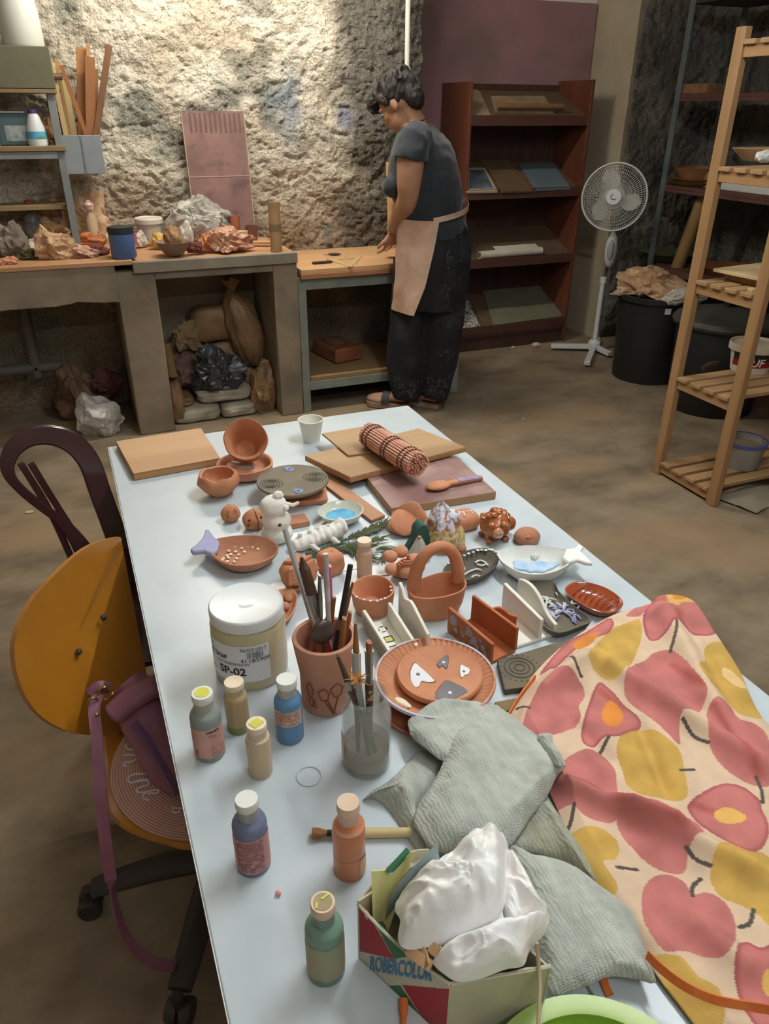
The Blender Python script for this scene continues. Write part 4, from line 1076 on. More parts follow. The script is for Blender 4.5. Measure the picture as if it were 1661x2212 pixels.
# round woven placemat with white script
mc = Vector((.105, 1.105, sz+.0012)); mr_ = .198
m_weave = mat('woven_mat', (206, 164, 150), (186, 140, 126), rough=.85, scale=70, detail=2)
nt = m_weave.node_tree; L = nt.links
tc = nt.nodes.new('ShaderNodeTexCoord'); wv = nt.nodes.new('ShaderNodeTexWave'); wv.wave_type = 'RINGS'; wv.rings_direction = 'Z'
wv.inputs['Scale'].default_value = 62; L.new(tc.outputs['Object'], wv.inputs['Vector'])
rp = nt.nodes.new('ShaderNodeValToRGB'); rp.color_ramp.elements[0].color = (*lin((186, 140, 126)), 1); rp.color_ramp.elements[1].color = (*lin((216, 180, 166)), 1)
L.new(wv.outputs['Fac'], rp.inputs[0]); L.new(rp.outputs[0], nt.nodes['Principled BSDF'].inputs['Base Color'])
bp = nt.nodes.new('ShaderNodeBump'); bp.inputs['Strength'].default_value = .5; bp.inputs['Distance'].default_value = .003
L.new(wv.outputs['Fac'], bp.inputs['Height']); L.new(bp.outputs[0], nt.nodes['Principled BSDF'].inputs['Normal'])
t = T('placemat', 'round pink woven placemat with white script on the office chair seat', 'placemat', mc)
P('woven_disc', MB().lathe([(0, 0), (mr_, 0), (mr_, .003), (0, .003)], 72), m_weave, t)
m_scr = mat('script_white', (226, 222, 226), rough=.7)
def script(body, pa, pb, size, shear=.3):
    a = tp(*pa, mc.z+.004); b = tp(*pb, mc.z+.004); d = (b-a).normalized(); u = Vector((-d.y, d.x, 0)); c = (a+b)/2
    me = text_mesh(body, size, lambda x, y: c+d*x+u*y-mc+Vector((0, 0, .0003)), 'script', shear=shear, sx=.95, off=.0006)
    P('script', me, m_scr, t)
SC = lambda l: cc0(l, 190, 1440, 6.5045)
def cc0(l, ox, oy, s): return [(ox+a/s, oy+b/s) for a, b in l]
def strokes(name, lists):
    mb = MB()
    for l in lists:
        mb.tube(bez([tp(*p, mc.z+.0042)-mc for p in SC(l)], 5), .0019, 6, flat=.6, up=(0, 0, 1))
    P(name, mb, m_scr, t)
strokes('script_the', [[(880, 1500), (760, 1505), (640, 1515), (570, 1560), (580, 1620), (640, 1625), (740, 1590), (860, 1585)], [(640, 1625), (760, 1600), (850, 1610), (850, 1660), (770, 1680), (690, 1720), (710, 1765), (800, 1760), (900, 1740), (980, 1730), (990, 1770), (900, 1780), (800, 1780), (770, 1830), (830, 1870), (870, 1865)]])
strokes('script_on', [[(540, 1085), (530, 1120), (590, 1165), (680, 1150)], [(510, 1240), (600, 1238), (680, 1250), (690, 1290), (620, 1330), (540, 1345), (500, 1380), (550, 1395)], [(640, 1180), (760, 1160)]])
strokes('script_t', [[(1190, 1960), (1195, 2030), (1230, 2050), (1300, 2030)], [(1180, 1990), (1280, 1985), (1380, 2000)]])

# ---------------------------------------------------------------- pink handbag
m_pink = mat('mauve_leather', (150, 98, 116), (132, 84, 102), rough=.42, scale=12, bump=.12, bscale=220, spec=.5)
m_pinkd = mat('mauve_leather_dark', (112, 66, 84), rough=.5)
m_brass = mat('brass', (190, 160, 100), rough=.25, metal=.9)
t = T('handbag', 'mauve leather handbag with long strap slumped on the placemat', 'bag', (mc.x-.03, mc.y, sz+.006))
zb = sz+.006
A0 = ony(232, 1520, 1.16); A1 = ony(385, 1740, .99)
def bagpt(px, py, y): return ony(px, py, y)
# body: a slumped long pouch
prof = [((238, 1490), 1.19, .030), ((262, 1520), 1.17, .046), ((292, 1565), 1.13, .055), ((330, 1630), 1.08, .057), ((362, 1690), 1.03, .052), ((384, 1738), .995, .036), ((392, 1756), .985, .016)]
pts = []; rad = []
for (p, y, r) in prof:
    q = ony(*p, y); q += Vector((.028, .02, -.005)); q.z = max(q.z, zb+r*.9); pts.append(q); rad.append(r)
mb = MB().tube(bez(pts, 4), [r for r in [rad[min(int(i/4), 6)]+(rad[min(int(i/4)+1, 6)]-rad[min(int(i/4), 6)])*((i % 4)/4) for i in range(25)]], 22, flat=.9, up=(0, 0, 1))
for v in mb.bm.verts: 
    v.co += Vector((1, 1, 1))*.004*nz(v.co.x*22, v.co.y*22, v.co.z*22)
    v.co.z = max(v.co.z, zb)
PW('bag_body', mb, m_pink, t, smooth=60)
# flap arch over the top
fl = [ony(240, 1548, 1.13), ony(262, 1528, 1.135), ony(292, 1505, 1.14), ony(322, 1488, 1.145), ony(352, 1480, 1.15), ony(392, 1484, 1.15)]
for q in fl: q.x = min(q.x, TX0+.06)
PW('bag_flap', MB().tube(bez(fl, 6), [.014, .021]+[.0245]*29, 18, flat=.8, up=(0, 0, 1)), m_pink, t, smooth=60)
fl2 = [ony(262, 1590, 1.10), ony(300, 1545, 1.11), ony(345, 1520, 1.12), ony(390, 1530, 1.12)]
PW('zip_band', MB().ribbon(bez([ony(290, 1562, 1.085), ony(318, 1602, 1.05), ony(350, 1655, 1.005), ony(384, 1712, .955)], 6), (0, 1, .3), .012, .012), mat('zip_mauve', (104, 72, 108), rough=.4), t)
PW('bag_lining', MB().blob(ony(352, 1555, 1.14)+Vector((.02, .02, -.01)), (.10, .08, .08), 3), mat('lining_red', (150, 44, 58), rough=.7), t)
# strap: from the ring down to the floor and back up under the table
sp = [((214, 1500), 1.17), ((204, 1530), 1.15), ((210, 1600), 1.11), ((216, 1700), 1.05), ((226, 1800), 1.01), ((240, 1900), .985), ((252, 1970), .97), ((280, 2035), .95), ((330, 2078), .94), ((385, 2084), .95), ((440, 2055), .98), ((470, 2020), 1.0)]
spt = bez([ony(*p, y) for p, y in sp], 6)
wds = []
for i, q in enumerate(spt):
    s = i/len(spt)
    if s < .45: wds.append(Vector((1, -.2, 0)))
    elif s < .68: wds.append(Vector((.35+.2*(s-.45), .9, .2)))
    else: wds.append(Vector((.2, .8, .75)))
PW('strap', MB().ribbon(spt, wds, [.021 if i < len(spt)*.5 else .022 for i in range(len(spt))], .003), m_pink, t)
rg_ = [((196, 1500), 1.18), ((214, 1483), 1.185), ((236, 1486), 1.185)]
PW('strap_tab', MB().tube(bez([ony(*p, y) for p, y in rg_], 5), .011, 12), m_pinkd, t)
for p, y, r in (((226, 1498), 1.17, .014), ((202, 1518), 1.16, .011)):
    c = ony(*p, y); PW('ring', MB().tube([c+Vector((r*math.cos(a)*.8, -.004*math.sin(a), r*1.3*math.sin(a))) for a in [2*PI*i/20 for i in range(20)]], .0026, 8, close=True), m_brass, t)
for p, y in (((209, 1540), 1.14), ((243, 1496), 1.165)):
    PW('rivet', MB().blob(ony(*p, y)+Vector((0, -.004, .0)), (.009, .009, .009), 2), m_brass, t)

# ---------------------------------------------------------------- brown plastic chair
m_brown = mat('brown_gloss_plastic', (62, 34, 36), (54, 28, 32), rough=.2, scale=4, spec=.6, coat=.3)
t = T('plastic_chair', 'glossy dark brown plastic chair with looped back at the far left corner', 'chair', (.0, 1.6, 0))
n2_ = Vector((-.18, .93, -.16)).normalized(); o2_ = Vector((-.10, 1.80, .75))
def opl(px, py, lift=0): return onplane(px, py, o2_+n2_*lift, n2_)
loop = [(262, 1190), (240, 1128), (215, 1060), (196, 1005), (170, 968), (140, 948), (100, 939), (60, 946), (30, 968), (16, 1000), (22, 1030), (50, 1062), (95, 1098), (135, 1128), (170, 1172), (190, 1210)]
lp = bez([opl(*p) for p in loop], 5)
k = len(lp); wid = []
for i in range(k):
    s = i/(k-1); w0 = .052 if s < .3 else (.052-.010*(s-.3)/.2 if s < .5 else (.042-.020*min(1, (s-.5)/.2)))
    wid.append(w0 if s < .85 else .022+.03*(s-.85)/.15)
cx = sum(lp, Vector())/k
wd2 = []
for i in range(k):
    tt = (lp[min(i+1, k-1)]-lp[max(i-1, 0)]).normalized(); wd2.append(n2_.cross(tt))
mb = MB().ribbon(lp, wd2, wid, .016)
PW('back_loop', mb, m_brown, t, smooth=60, bev=.004)
for a in (((44, 1000), (108, 1105), (158, 1215)), ((66, 1000), (118, 1085), (160, 1150))):
    q = bez([opl(*p, .004) for p in a], 6)
    PW('back_slat', MB().ribbon(q, [n2_.cross((q[-1]-q[0]).normalized())]*len(q), .016, .010), m_brown, t, bev=.002)
PW('seat', MB().prism(seg_rnd(.035, 1.62, .33, .36, .06), .425, .445), m_brown, t, bev=.005)
for sx_, sy_ in ((-.11, 1.76), (.18, 1.76), (-.08, 1.47), (.18, 1.47)):
    PW('leg', MB().tube([(sx_, sy_, .43), (sx_+(-.012 if sx_ < 0 else .02), sy_+(.01 if sy_ > 1.6 else -.01), 0)], [.022, .016], 12), m_brown, t)
PW('back_stem', MB().ribbon([opl(*p) for p in ((190, 1205), (205, 1250))]+[Vector((-.04, 1.79, .43))], (1, 0, 0), .06, .014), m_brown, t)
PW('back_stem', MB().ribbon([opl(*p) for p in ((262, 1190), (270, 1225))]+[Vector((.02, 1.79, .43))], (1, 0, 0), .05, .014), m_brown, t)

# ---------------------------------------------------------------- plywood sheets and boards on the table
m_plyt = wood('plywood_warm', (202, 162, 122), (184, 142, 102), 0, 6, rough=.6, c3=(176, 134, 96))
m_plyg = wood('plywood_grey', (182, 148, 108), (160, 126, 90), 0, 6, rough=.65, c3=(142, 110, 80))
m_plye = mat('ply_edge_layers', (186, 140, 92), (140, 100, 64), rough=.75, scale=22, stretch=(.05, .05, 6))
def board(name, px4, ztop, th, m, me_, label, cat='board', bottom=None):
    """a flat board whose upper corners are the four pixels, clockwise from the near left"""
    q = [onz(*p, ztop) for p in px4]; c = sum(q, Vector())/4; c.z = ztop-th
    o = T(name, label, cat, c)
    mb = MB(); lo = [v-c-Vector((0, 0, th)) for v in q]; hi = [v-c for v in q]
    mb.hexa(lo+hi); mb.mark(1)
    mb.bm.faces.ensure_lookup_table(); mb.bm.faces[1].material_index = 0
    P('board', mb, [m, me_], o, bev=.0015)
    return o
board('plywood_board', [(288, 1023), (476, 989), (434, 924), (250, 953)], TZ+.020, .019, m_plyt, m_plye, 'thick square plywood board on the far left corner of the table')
m_mav = mat('mauve_film_board', (142, 106, 100), (126, 92, 88), rough=.5, scale=6, detail=7, c3=(158, 126, 118), s3=14)
m_mave = wood('board_side', (172, 134, 94), (150, 112, 76), 0, 9)
board('mauve_board', [(845, 1098), (1072, 1062), (985, 985), (793, 1032)], TZ+.020, .019, m_mav, m_mave, 'mauve faced board with a clay spoon on it')
board('plywood_board', [(757, 1031), (1007, 965), (904, 925), (658, 984)], TZ+.0355, .015, m_plyg, m_plye, 'large plywood board lying across the mauve board under the bamboo roll')
board('plywood_sheet', [(752, 983), (890, 961), (817, 915), (695, 936)], TZ+.0415, .0055, m_plyg, m_plye, 'thin worn plywood sheet on top of the larger plywood board')
board('wooden_lath', [(802, 1124), (832, 1112), (708, 1022), (680, 1030)], TZ+.0085, .008, wood('slat_tan', (178, 128, 92), (160, 110, 76), 1, 8), mat('slat_side', (150, 102, 68)), 'narrow tan wooden strip lying beside the white bowl of blue glaze', 'strip')

# bamboo roll: slats rolled up, bound with dark thread
za = TZ+.042+.030
a = onz(797, 938, za); b = onz(902, 1005, za); ax = (b-a).normalized(); sd = Vector((-ax.y, ax.x, 0)); upv = Vector((0, 0, 1))
ctr = (a+b)/2; t = T('bamboo_mat', 'rolled bamboo mat bound with brown thread on the plywood boards', 'mat', (ctr.x, ctr.y, TZ+.042))
m_bam = mat('bamboo_pink', (222, 170, 144), (196, 138, 112), rough=.55, scale=30)
L2 = (b-a).length/2; rnd = random.Random(4)
mb = MB(); n = 0
for ring, (rr, cnt) in enumerate(((.0285, 26), (.0215, 19), (.0145, 12), (.0075, 6), (0, 1))):
    for i in range(cnt):
        an = 2*PI*i/cnt+ring*.3; jit = rnd.uniform(-.004, .004)
        c0 = sd*rr*math.cos(an)*1.0+upv*(.0305+rr*math.sin(an)*.95)
        mb.tube([c0-ax*(L2+jit), c0+ax*(L2-jit)], .0031, 6)
P('bamboo_slats', mb, m_bam, t, smooth=50)
m_thr = mat('thread_brown', (96, 52, 40), rough=.8)
for pos in (-.86, -.70, -.06, .08, .62, .78):
    mb = MB(); pts = []
    for i in range(52):
        an = 2*PI*i/52; r = .0325 if i % 2 else .0300
        pts.append(ax*L2*pos+ax*.003*(i % 2)+sd*r*math.cos(an)+upv*(.0305+r*.95*math.sin(an)))
    mb.tube(pts, .0024, 5, close=True)
    P('binding_thread', mb, m_thr, t)
# clay spoon
t = T('clay_spoon', 'terracotta spoon with lavender handle on the mauve board', 'spoon', onz(975, 1055, TZ+.021))
z = TZ+.021
q0, q1 = onz(943, 1056, z), onz(1040, 1037, z); d = (q1-q0).normalized(); s = Vector((-d.y, d.x, 0)); q0 -= t.location; q1 -= t.location
L_ = (q1-q0).length
P('bowl', MB().blob(q0+d*.004+Vector((0, 0, .008)), (.062, .040, .017), 4, M=Matrix.Rotation(math.atan2(d.y, d.x), 3, 'Z'), fn=lambda v: Vector((v.x, v.y, v.z-(.55*max(0, .3-v.x*v.x*2-v.y*v.y*2) if v.z > 0 else 0)))), m_terra, t, smooth=60)
P('handle', MB().tube([q0+d*.026+Vector((0, 0, .008)), q0+d*.05+Vector((0, 0, .008)), q1+Vector((0, 0, .006))], [.008, .009, .007], 10, flat=.7, up=(0, 0, 1)), m_terra, t)
P('glaze', MB().tube([q0+d*.055+Vector((0, 0, .0105)), q1-d*.004+Vector((0, 0, .0085))], [.0088, .0068], 10, flat=.6, up=(0, 0, 1)), mat('lavender_glaze', (168, 152, 184), (152, 132, 160), rough=.6, scale=40), t, 'lavender painted upper side')

# paper cup
q = tp(672, 958); q += VIEW*.018; r = 17*mpp(q); rt = 26.5*mpp(q); hz = zat(q.x, q.y, 906)-TZ
t = T('paper_cup', 'small white paper cup near the back edge of the table', 'cup', q)
P('cup_body', MB().lathe([(0, .003), (r, .003), (r, 0), (rt, hz), (rt-.001, hz), (r-.001, .006), (0, .006)], 40), mat('cup_paper', (226, 224, 212), rough=.6), t)
P('rolled_rim', MB().tube([(rt*math.cos(2*PI*i/40), rt*math.sin(2*PI*i/40), hz) for i in range(40)], .0018, 8, close=True), mat('cup_rim', (232, 230, 220), rough=.5), t)

# ---------------------------------------------------------------- bowls
def wobble(amp, f=3, seed=0):
    def fn(q, a, i):
        k = 1+amp*(nz(math.cos(a)*f*.5+seed, math.sin(a)*f*.5, i*.12)); 
        return Vector((q.x*k, q.y*k, q.z*(1+amp*.9*nz(math.cos(a)*f*.6+seed+9, math.sin(a)*f*.6, 2)*(q.z > .015))))
    return fn
def bowl(name, px, py, rpx, h, m, label, rb=.5, belly=1.0, seed=0, cat='bowl', amp=.06, th=.10, z=TZ, loc=None, rot=None, n=48):
    q = loc if loc is not None else onz(px, py, z+h); k = mpp(q); r = rpx*k
    pr = [(0, 0), (r*rb, 0), (r*(rb+.28)*belly, h*.28), (r*.98*belly, h*.62), (r, h*.97), (r*(1-th*.5), h), (r*(1-th), h*.96), (r*(.97-th)*belly, h*.6), (r*(rb+.16)*belly, h*.28), (r*rb*.7, h*.12), (0, h*.1)]
    return S(name, MB().lathe(pr, n, wob=wobble(amp, 3, seed)), m, label, cat, (q.x, q.y, z) if loc is None else loc, rot=rot, smooth=60)
bowl('clay_bowl', 470, 1022, 41, .056, m_terra, 'round hand-pinched terracotta bowl standing alone near the plywood board', rb=.42, belly=1.14, seed=2, th=.16, amp=.09)
q3 = onz(529, 1000, TZ+.035); 
bowl('clay_bowl', 529, 998, 61, .034, m_terra_p, 'shallow terracotta bowl holding clay spoons under the tilted bowl', rb=.62, seed=5, amp=.03)
# tilted bowl leaning in the shallow one
tb = onz(545, 990, TZ+.055)+Vector((0, .03, 0)); tilt = Vector((-.12, -.72, .68)).normalized()
rotq = Vector((0, 0, 1)).rotation_difference(tilt).to_matrix()
k = mpp(tb); r = 45*k
pr = [(0, 0), (r*.52, 0), (r*.78, .02), (r*.80, .045), (r*.86, .062), (r*1.04, .078), (r*1.0, .082), (r*.74, .062), (r*.66, .04), (r*.45, .012), (0, .010)]
cc = onz(533, 955, TZ+.10); loc = cc - tilt*.074+Vector((0, .012, 0))
S('clay_bowl', MB().lathe(pr, 48, wob=wobble(.05, 3, 8)), m_terra, 'flared terracotta bowl tipped on its side inside the shallow bowl', 'bowl', loc, rot=rotq, smooth=60)
for i, (pa, pb, rr) in enumerate((((492, 1004), (548, 1012), .008), ((500, 999), (552, 1005), .007))):
    a, b = onz(*pa, TZ+.030-.004*i), onz(*pb, TZ+.028-.004*i); c = (a+b)/2
    S('clay_spoon', MB().tube([a-c, (a-c)*.4, (b-c)*.5, b-c], [rr*.8, rr*.7, rr*1.3, rr*.7], 10, flat=.6), mat('spoon_pale', (190, 140, 118), (206, 190, 184), rough=.7, scale=30), ('pale clay spoon in the shallow bowl, in front of the tilted one', 'second clay spoon tucked under the tilted bowl')[i], 'spoon', c)

# grey plate on its stand
m_gclay = mat('grey_clay', (124, 114, 96), (112, 102, 86), rough=.8, scale=14, bump=.05)
m_gclayd = mat('grey_clay_dark', (88, 82, 72), rough=.85)
zpl = TZ+.047
q = onz(632, 1036, zpl); r = 77.5*mpp(q)
tr4 = [onz(*p, TZ+.016) for p in ((577, 1090), (710, 1078), (700, 1020), (580, 1030))]
ct = sum(tr4, Vector())/4; ct.z = TZ
mb = MB().hexa([(v-ct)*.92-Vector((0, 0, .016)) for v in tr4]+[v-ct for v in tr4]); mb.mark(0)
S('clay_tray', mb, m_terra, 'square terracotta tray under the grey clay plate', 'tray', ct, bev=.004)
S('clay_dish', MB().lathe([(0, 0), (r*.45, 0), (r*.72, .018), (r*.68, .020), (r*.42, .006), (0, .006)], 40), m_terra, 'round terracotta dish between the grey plate and the square tray', 'dish', (q.x, q.y, TZ+.0165))
t = T('clay_plate', 'round grey clay plate with stamped rosettes and blue spirals', 'plate', (q.x, q.y, zpl-.010))
P('disc', MB().lathe([(0, 0), (r*.93, 0), (r, .006), (r*.99, .0105), (r*.93, .0095), (0, .0095)], 64), m_gclay, t)
def rosette(parent, c, r, m, z, squash=1):
    mb = MB()
    for i in range(22):
        a = 2*PI*i/22; mb.blob((c.x+r*math.cos(a), c.y+r*math.sin(a), z), (r*.16, r*.16, .0014), 1)
    for rr in (.75, .5, .25):
        mb.tube([(c.x+r*rr*math.cos(2*PI*i/28), c.y+r*rr*math.sin(2*PI*i/28), z) for i in range(28)], r*.045, 5, close=True)
    P('stamped_rosette', mb, m, parent)
for p in ((586, 1045), (680, 1030)):
    c = onz(*p, zpl)-t.location; rosette(t, c, .026, m_gclayd, .0100)
m_blu = mat('blue_spiral', (150, 158, 196), rough=.6)
for p in ((624, 1014), (644, 1061)):
    c = onz(*p, zpl)-t.location
    mb = MB().tube([(c.x+(.003+.0022*i/6)*math.cos(i*.6), c.y+(.003+.0022*i/6)*math.sin(i*.6), .0102) for i in range(26)], .0018, 5)
    P('blue_spiral', mb, m_blu, t, 'pale blue glazed spiral')

# white and blue glazed bowl
q = onz(736, 1102, TZ+.028); r = 50*mpp(q)
t = T('glazed_bowl', 'cream glazed bowl with turquoise glaze pooled inside', 'bowl', (q.x, q.y, TZ))
m_cream = mat('cream_glaze', (214, 214, 196), (204, 204, 186), rough=.2, scale=8, coat=.4)
P('bowl_body', MB().lathe([(0, 0), (r*.5, 0), (r*.85, .012), (r, .028), (r*.94, .029), (r*.78, .017), (r*.5, .008), (0, .007)], 56, sy=.92), m_cream, t, smooth=60)
mb = MB(); n = 60
ring = [Vector((r*(.66+.05*nz(math.cos(2*PI*i/n)*6, math.sin(2*PI*i/n)*6))*math.cos(2*PI*i/n), r*.9*(.66+.05*nz(math.cos(2*PI*i/n)*6, math.sin(2*PI*i/n)*6))*math.sin(2*PI*i/n), .0150)) for i in range(n)]
mb.rings([[v*.98-Vector((0, 0, .004)) for v in ring], ring, [Vector((v.x*.5, v.y*.5, .0125)) for v in ring]])
P('turquoise_glaze', mb, mat('turquoise', (104, 180, 214), (82, 160, 200), rough=.7, scale=60, bump=.3, bscale=200), t, 'powdery turquoise glaze')

# ---------------------------------------------------------------- irregular dishes from an outline
def dish(name, pix, h, m, label, cat='dish', base=.66, th=.08, depth=.25, sm=4, z=TZ, cpx=None):
    pts = bezc([onz(*p, z+h) for p in pix], sm); c = sum(pts, Vector())/len(pts); c.z = z
    o = T(name, label, cat, c)
    def sc(s, zz): return [Vector(((v.x-c.x)*s, (v.y-c.y)*s, zz)) for v in pts]
    mb = MB().rings([sc(base, 0), sc((1+base)/2*1.03, h*.35), sc(.985, h*.85), sc(1, h), sc(1-th*.5, h*1.02), sc(1-th, h*.92), sc((1+base)/2-th, h*(.35+depth*.4)), sc(base*.85, h*depth), sc(.02, h*depth)])
    P('dish_body', mb, m, o, smooth=60)
    return o, c
def flat_on(parent, poly_px, z0, h, m, name, label=None):
    c = parent.location; q = [onz(*p, z0+h)-c for p in poly_px]
    mb = MB().prism([(v.x, v.y) for v in q], z0-c.z, z0+h-c.z); return P(name, mb, m, parent, label)

m_terra2 = mat('terracotta_brown', (176, 122, 94), (158, 104, 78), rough=.8, scale=10, bump=.06, c3=(186, 134, 106), s3=9)
fd, c = dish('fish_dish', [(456, 1168), (485, 1160), (525, 1156), (565, 1158), (590, 1168), (602, 1182), (596, 1198), (572, 1212), (540, 1221), (505, 1222), (475, 1212), (455, 1196), (448, 1180)], .030, m_terra2, 'fish-shaped terracotta dish with lavender tail and cream dots', base=.62, depth=.30)
m_lav = mat('lavender_slip', (166, 164, 198), (156, 154, 188), rough=.7, scale=14)
tail = [onz(*p, TZ+.034)-c for p in ((474, 1168), (463, 1158), (450, 1141), (443, 1142), (437, 1160), (424, 1174), (410, 1184), (416, 1190), (440, 1187), (458, 1194), (470, 1184))]
P('tail', MB().prism([(v.x, v.y) for v in tail], .022, .033), m_lav, fd, 'lavender painted tail', bev=.003)
mb = MB(); 
for p in ((551, 1160), (543, 1168), (573, 1165), (557, 1172), (566, 1172), (536, 1180), (546, 1182), (557, 1186), (573, 1185), (522, 1184), (508, 1181), (528, 1191), (509, 1191), (494, 1190), (515, 1197), (498, 1197), (491, 1200), (511, 1205), (493, 1204), (483, 1206), (480, 1210), (491, 1212), (506, 1212)):
    v = onz(*p, TZ+.012)-c; mb.blob((v.x, v.y, .0105+.010*min(1, (v.length/.075)**3)), (.0078, .0090, .0035), 1)
P('cream_dots', mb, mat('cream_slip', (226, 208, 172), rough=.6), fd)

# dark oval dish with white dots
dd, c = dish('oval_dish', [(957, 1230), (985, 1200), (1020, 1186), (1055, 1184), (1076, 1194), (1076, 1215), (1058, 1236), (1025, 1250), (990, 1254), (965, 1248)], .022, mat('dark_clay', (92, 84, 74), (78, 72, 64), rough=.8, scale=12, bump=.05), 'dark grey oval dish with a row of white dots along its rim', depth=.3, base=.72)
m_wslip = mat('white_slip', (214, 214, 206), rough=.6); m_gslip = mat('green_slip', (176, 190, 164), rough=.6)
for mm, lst in ((m_wslip, ((993, 1205), (1012, 1197), (1032, 1190), (1049, 1190), (1062, 1189), (1072, 1194), (968, 1218), (976, 1214))), (m_gslip, ((985, 1209), (1003, 1201), (1022, 1194), (1040, 1189), (1056, 1188), (1067, 1191), (962, 1222), (1075, 1200)))):
    mb = MB()
    for p in lst: v = onz(*p, TZ+.02)-c; mb.blob((v.x, v.y, .0215), (.008, .008, .003), 1)
    P('rim_dots', mb, mm, dd)
mb = MB()
for pl in (((1000, 1244), (1012, 1236), (1028, 1230), (1040, 1232)), ((1026, 1216), (1036, 1211), (1046, 1214), (1054, 1222)), ((1018, 1248), (1028, 1243), (1038, 1246)), ((997, 1222), (1003, 1228), (1000, 1234)), ((1030, 1219), (1040, 1222), (1048, 1220))):
    mb.tube(bez([onz(*p, TZ+.010)-c+Vector((0, 0, .0005)) for p in pl], 4), .0022, 5)
P('slip_strokes', mb, m_wslip, dd)

# white fish dish
wf, c = dish('fish_dish', [(1076, 1192), (1100, 1182), (1140, 1178), (1185, 1180), (1225, 1187), (1246, 1198), (1230, 1218), (1200, 1234), (1165, 1241), (1130, 1238), (1100, 1225), (1080, 1208)], .038, mat('white_bisque', (234, 234, 228), (224, 224, 217), rough=.7, scale=20), 'white fish-shaped dish with blue speckled glaze inside', base=.6, depth=.3, th=.06)
m_wb = mat('white_bisque_tail', (234, 234, 228), rough=.7)
tl = [onz(*p, TZ+.045)-c for p in ((1222, 1184), (1242, 1180), (1250, 1172), (1262, 1178), (1255, 1188), (1268, 1200), (1282, 1214), (1264, 1212), (1248, 1206), (1228, 1212), (1216, 1200))]
P('tail', MB().prism([(v.x, v.y) for v in tl], .034, .043), m_wb, wf, bev=.003)
n = 48; mb = MB(); ring = []
pc = onz(1160, 1212, TZ+.014)-c
for i in range(n):
    a = 2*PI*i/n; w_ = 1+.14*nz(math.cos(a)*3, math.sin(a)*3, 4); ring.append(Vector((pc.x+.052*w_*math.cos(a), pc.y+.036*w_*math.sin(a), .0165)))
mb.rings([[v-Vector((0, 0, .004)) for v in ring], ring, [Vector((pc.x+(v.x-pc.x)*.4, pc.y+(v.y-pc.y)*.4, .0145)) for v in ring]])
P('blue_glaze', mb, mat('sky_glaze', (150, 188, 222), (196, 208, 220), rough=.8, scale=50, bump=.2), wf, 'powdery pale blue glaze')
v = onz(1156, 1202, TZ+.02)-c; P('glaze_crumb', MB().blob((v.x, v.y, .021), (.016, .014, .010), 3, .4, 3, 3), m_wslip, wf)

# square dark dish with lavender daubs, under it another slab
sq, c = dish('square_dish', [(1136, 1258), (1168, 1254), (1196, 1256), (1206, 1275), (1236, 1305), (1272, 1334), (1276, 1344), (1250, 1354), (1216, 1366), (1190, 1362), (1165, 1340), (1148, 1300)], .020, mat('taupe_clay', (106, 98, 84), (94, 86, 74), rough=.85, scale=12, bump=.05), 'taupe clay dish with dried lavender painted on it', base=.8, depth=.45, th=.08, sm=3)
m_ld = mat('lavender_daub', (168, 168, 206), (140, 140, 172), rough=.6, scale=30); m_wd = mat('pale_daub', (206, 212, 204), rough=.6)
rnd = random.Random(7)
for mm, cnt, box in ((m_ld, 46, ((1168, 1310), (1252, 1345))), (m_wd, 30, ((1162, 1285), (1238, 1335)))):
    mb = MB()
    for i in range(cnt):
        px_ = rnd.uniform(box[0][0], box[1][0]); py_ = rnd.uniform(box[0][1], box[1][1])
        if abs((py_-1312)-(px_-1205)*.28) > 26: continue
        v = onz(px_, py_, TZ+.010)-c; an = rnd.uniform(0, PI); l = rnd.uniform(.004, .012)
        d = Vector((math.cos(an), math.sin(an), 0))*l
        mb.tube([v-d+Vector((0, 0, .002)), v+Vector((0, 0, .004)), v+d+Vector((0, 0, .003))], [.0012, .0020, .0012], 5)
    P('painted_lavender', mb, mm, sq)
# glazed oval dish
od, c = dish('oval_dish', [(1221, 1270), (1240, 1257), (1270, 1258), (1305, 1268), (1332, 1284), (1346, 1302), (1336, 1318), (1310, 1324), (1278, 1316), (1246, 1298), (1226, 1284)], .020, mat('glazed_terracotta', (168, 82, 46), (140, 64, 36), rough=.2, scale=12, bump=.12, bscale=50, coat=.5), 'glossy terracotta oval dish with leaf veins near the table edge', depth=.35, base=.66)
mb = MB()
for i in range(7):
    s = i/6; a = onz(1246+70*s, 1276+32*s, TZ+.011)-c; b = onz(1262+74*s, 1268+32*s, TZ+.015)-c
    mb.tube([a+Vector((0, 0, .000)), b+Vector((0, 0, .0015))], .0013, 5)
    b = onz(1238+74*s, 1287+30*s, TZ+.014)-c; mb.tube([a, b+Vector((0, 0, .0015))], .0013, 5)
P('leaf_veins', mb, mat('glaze_dark', (128, 58, 34), rough=.2, coat=.5), od)
# rosette slab partly under the apron
t = board('clay_slab', [(1090, 1490), (1300, 1460), (1260, 1370), (1074, 1425)], TZ+.012, .011, mat('umber_clay', (110, 98, 80), (96, 86, 70), rough=.85, scale=9, bump=.05), m_gclayd, 'dark umber clay slab stamped with a rosette, half under the flowered apron', 'slab')
c = onz(1122, 1442, TZ+.012)-t.location; rosette(t, c, .032, m_gclayd, .0112)
t = board('wooden_ruler', [(1075, 1540), (1180, 1518), (1150, 1500), (1068, 1516)], TZ+.004, .003, mat('olive_card', (120, 100, 62), rough=.7), m_gclayd, 'olive strip with a metal clip showing between linen cloth and apron', 'strip')
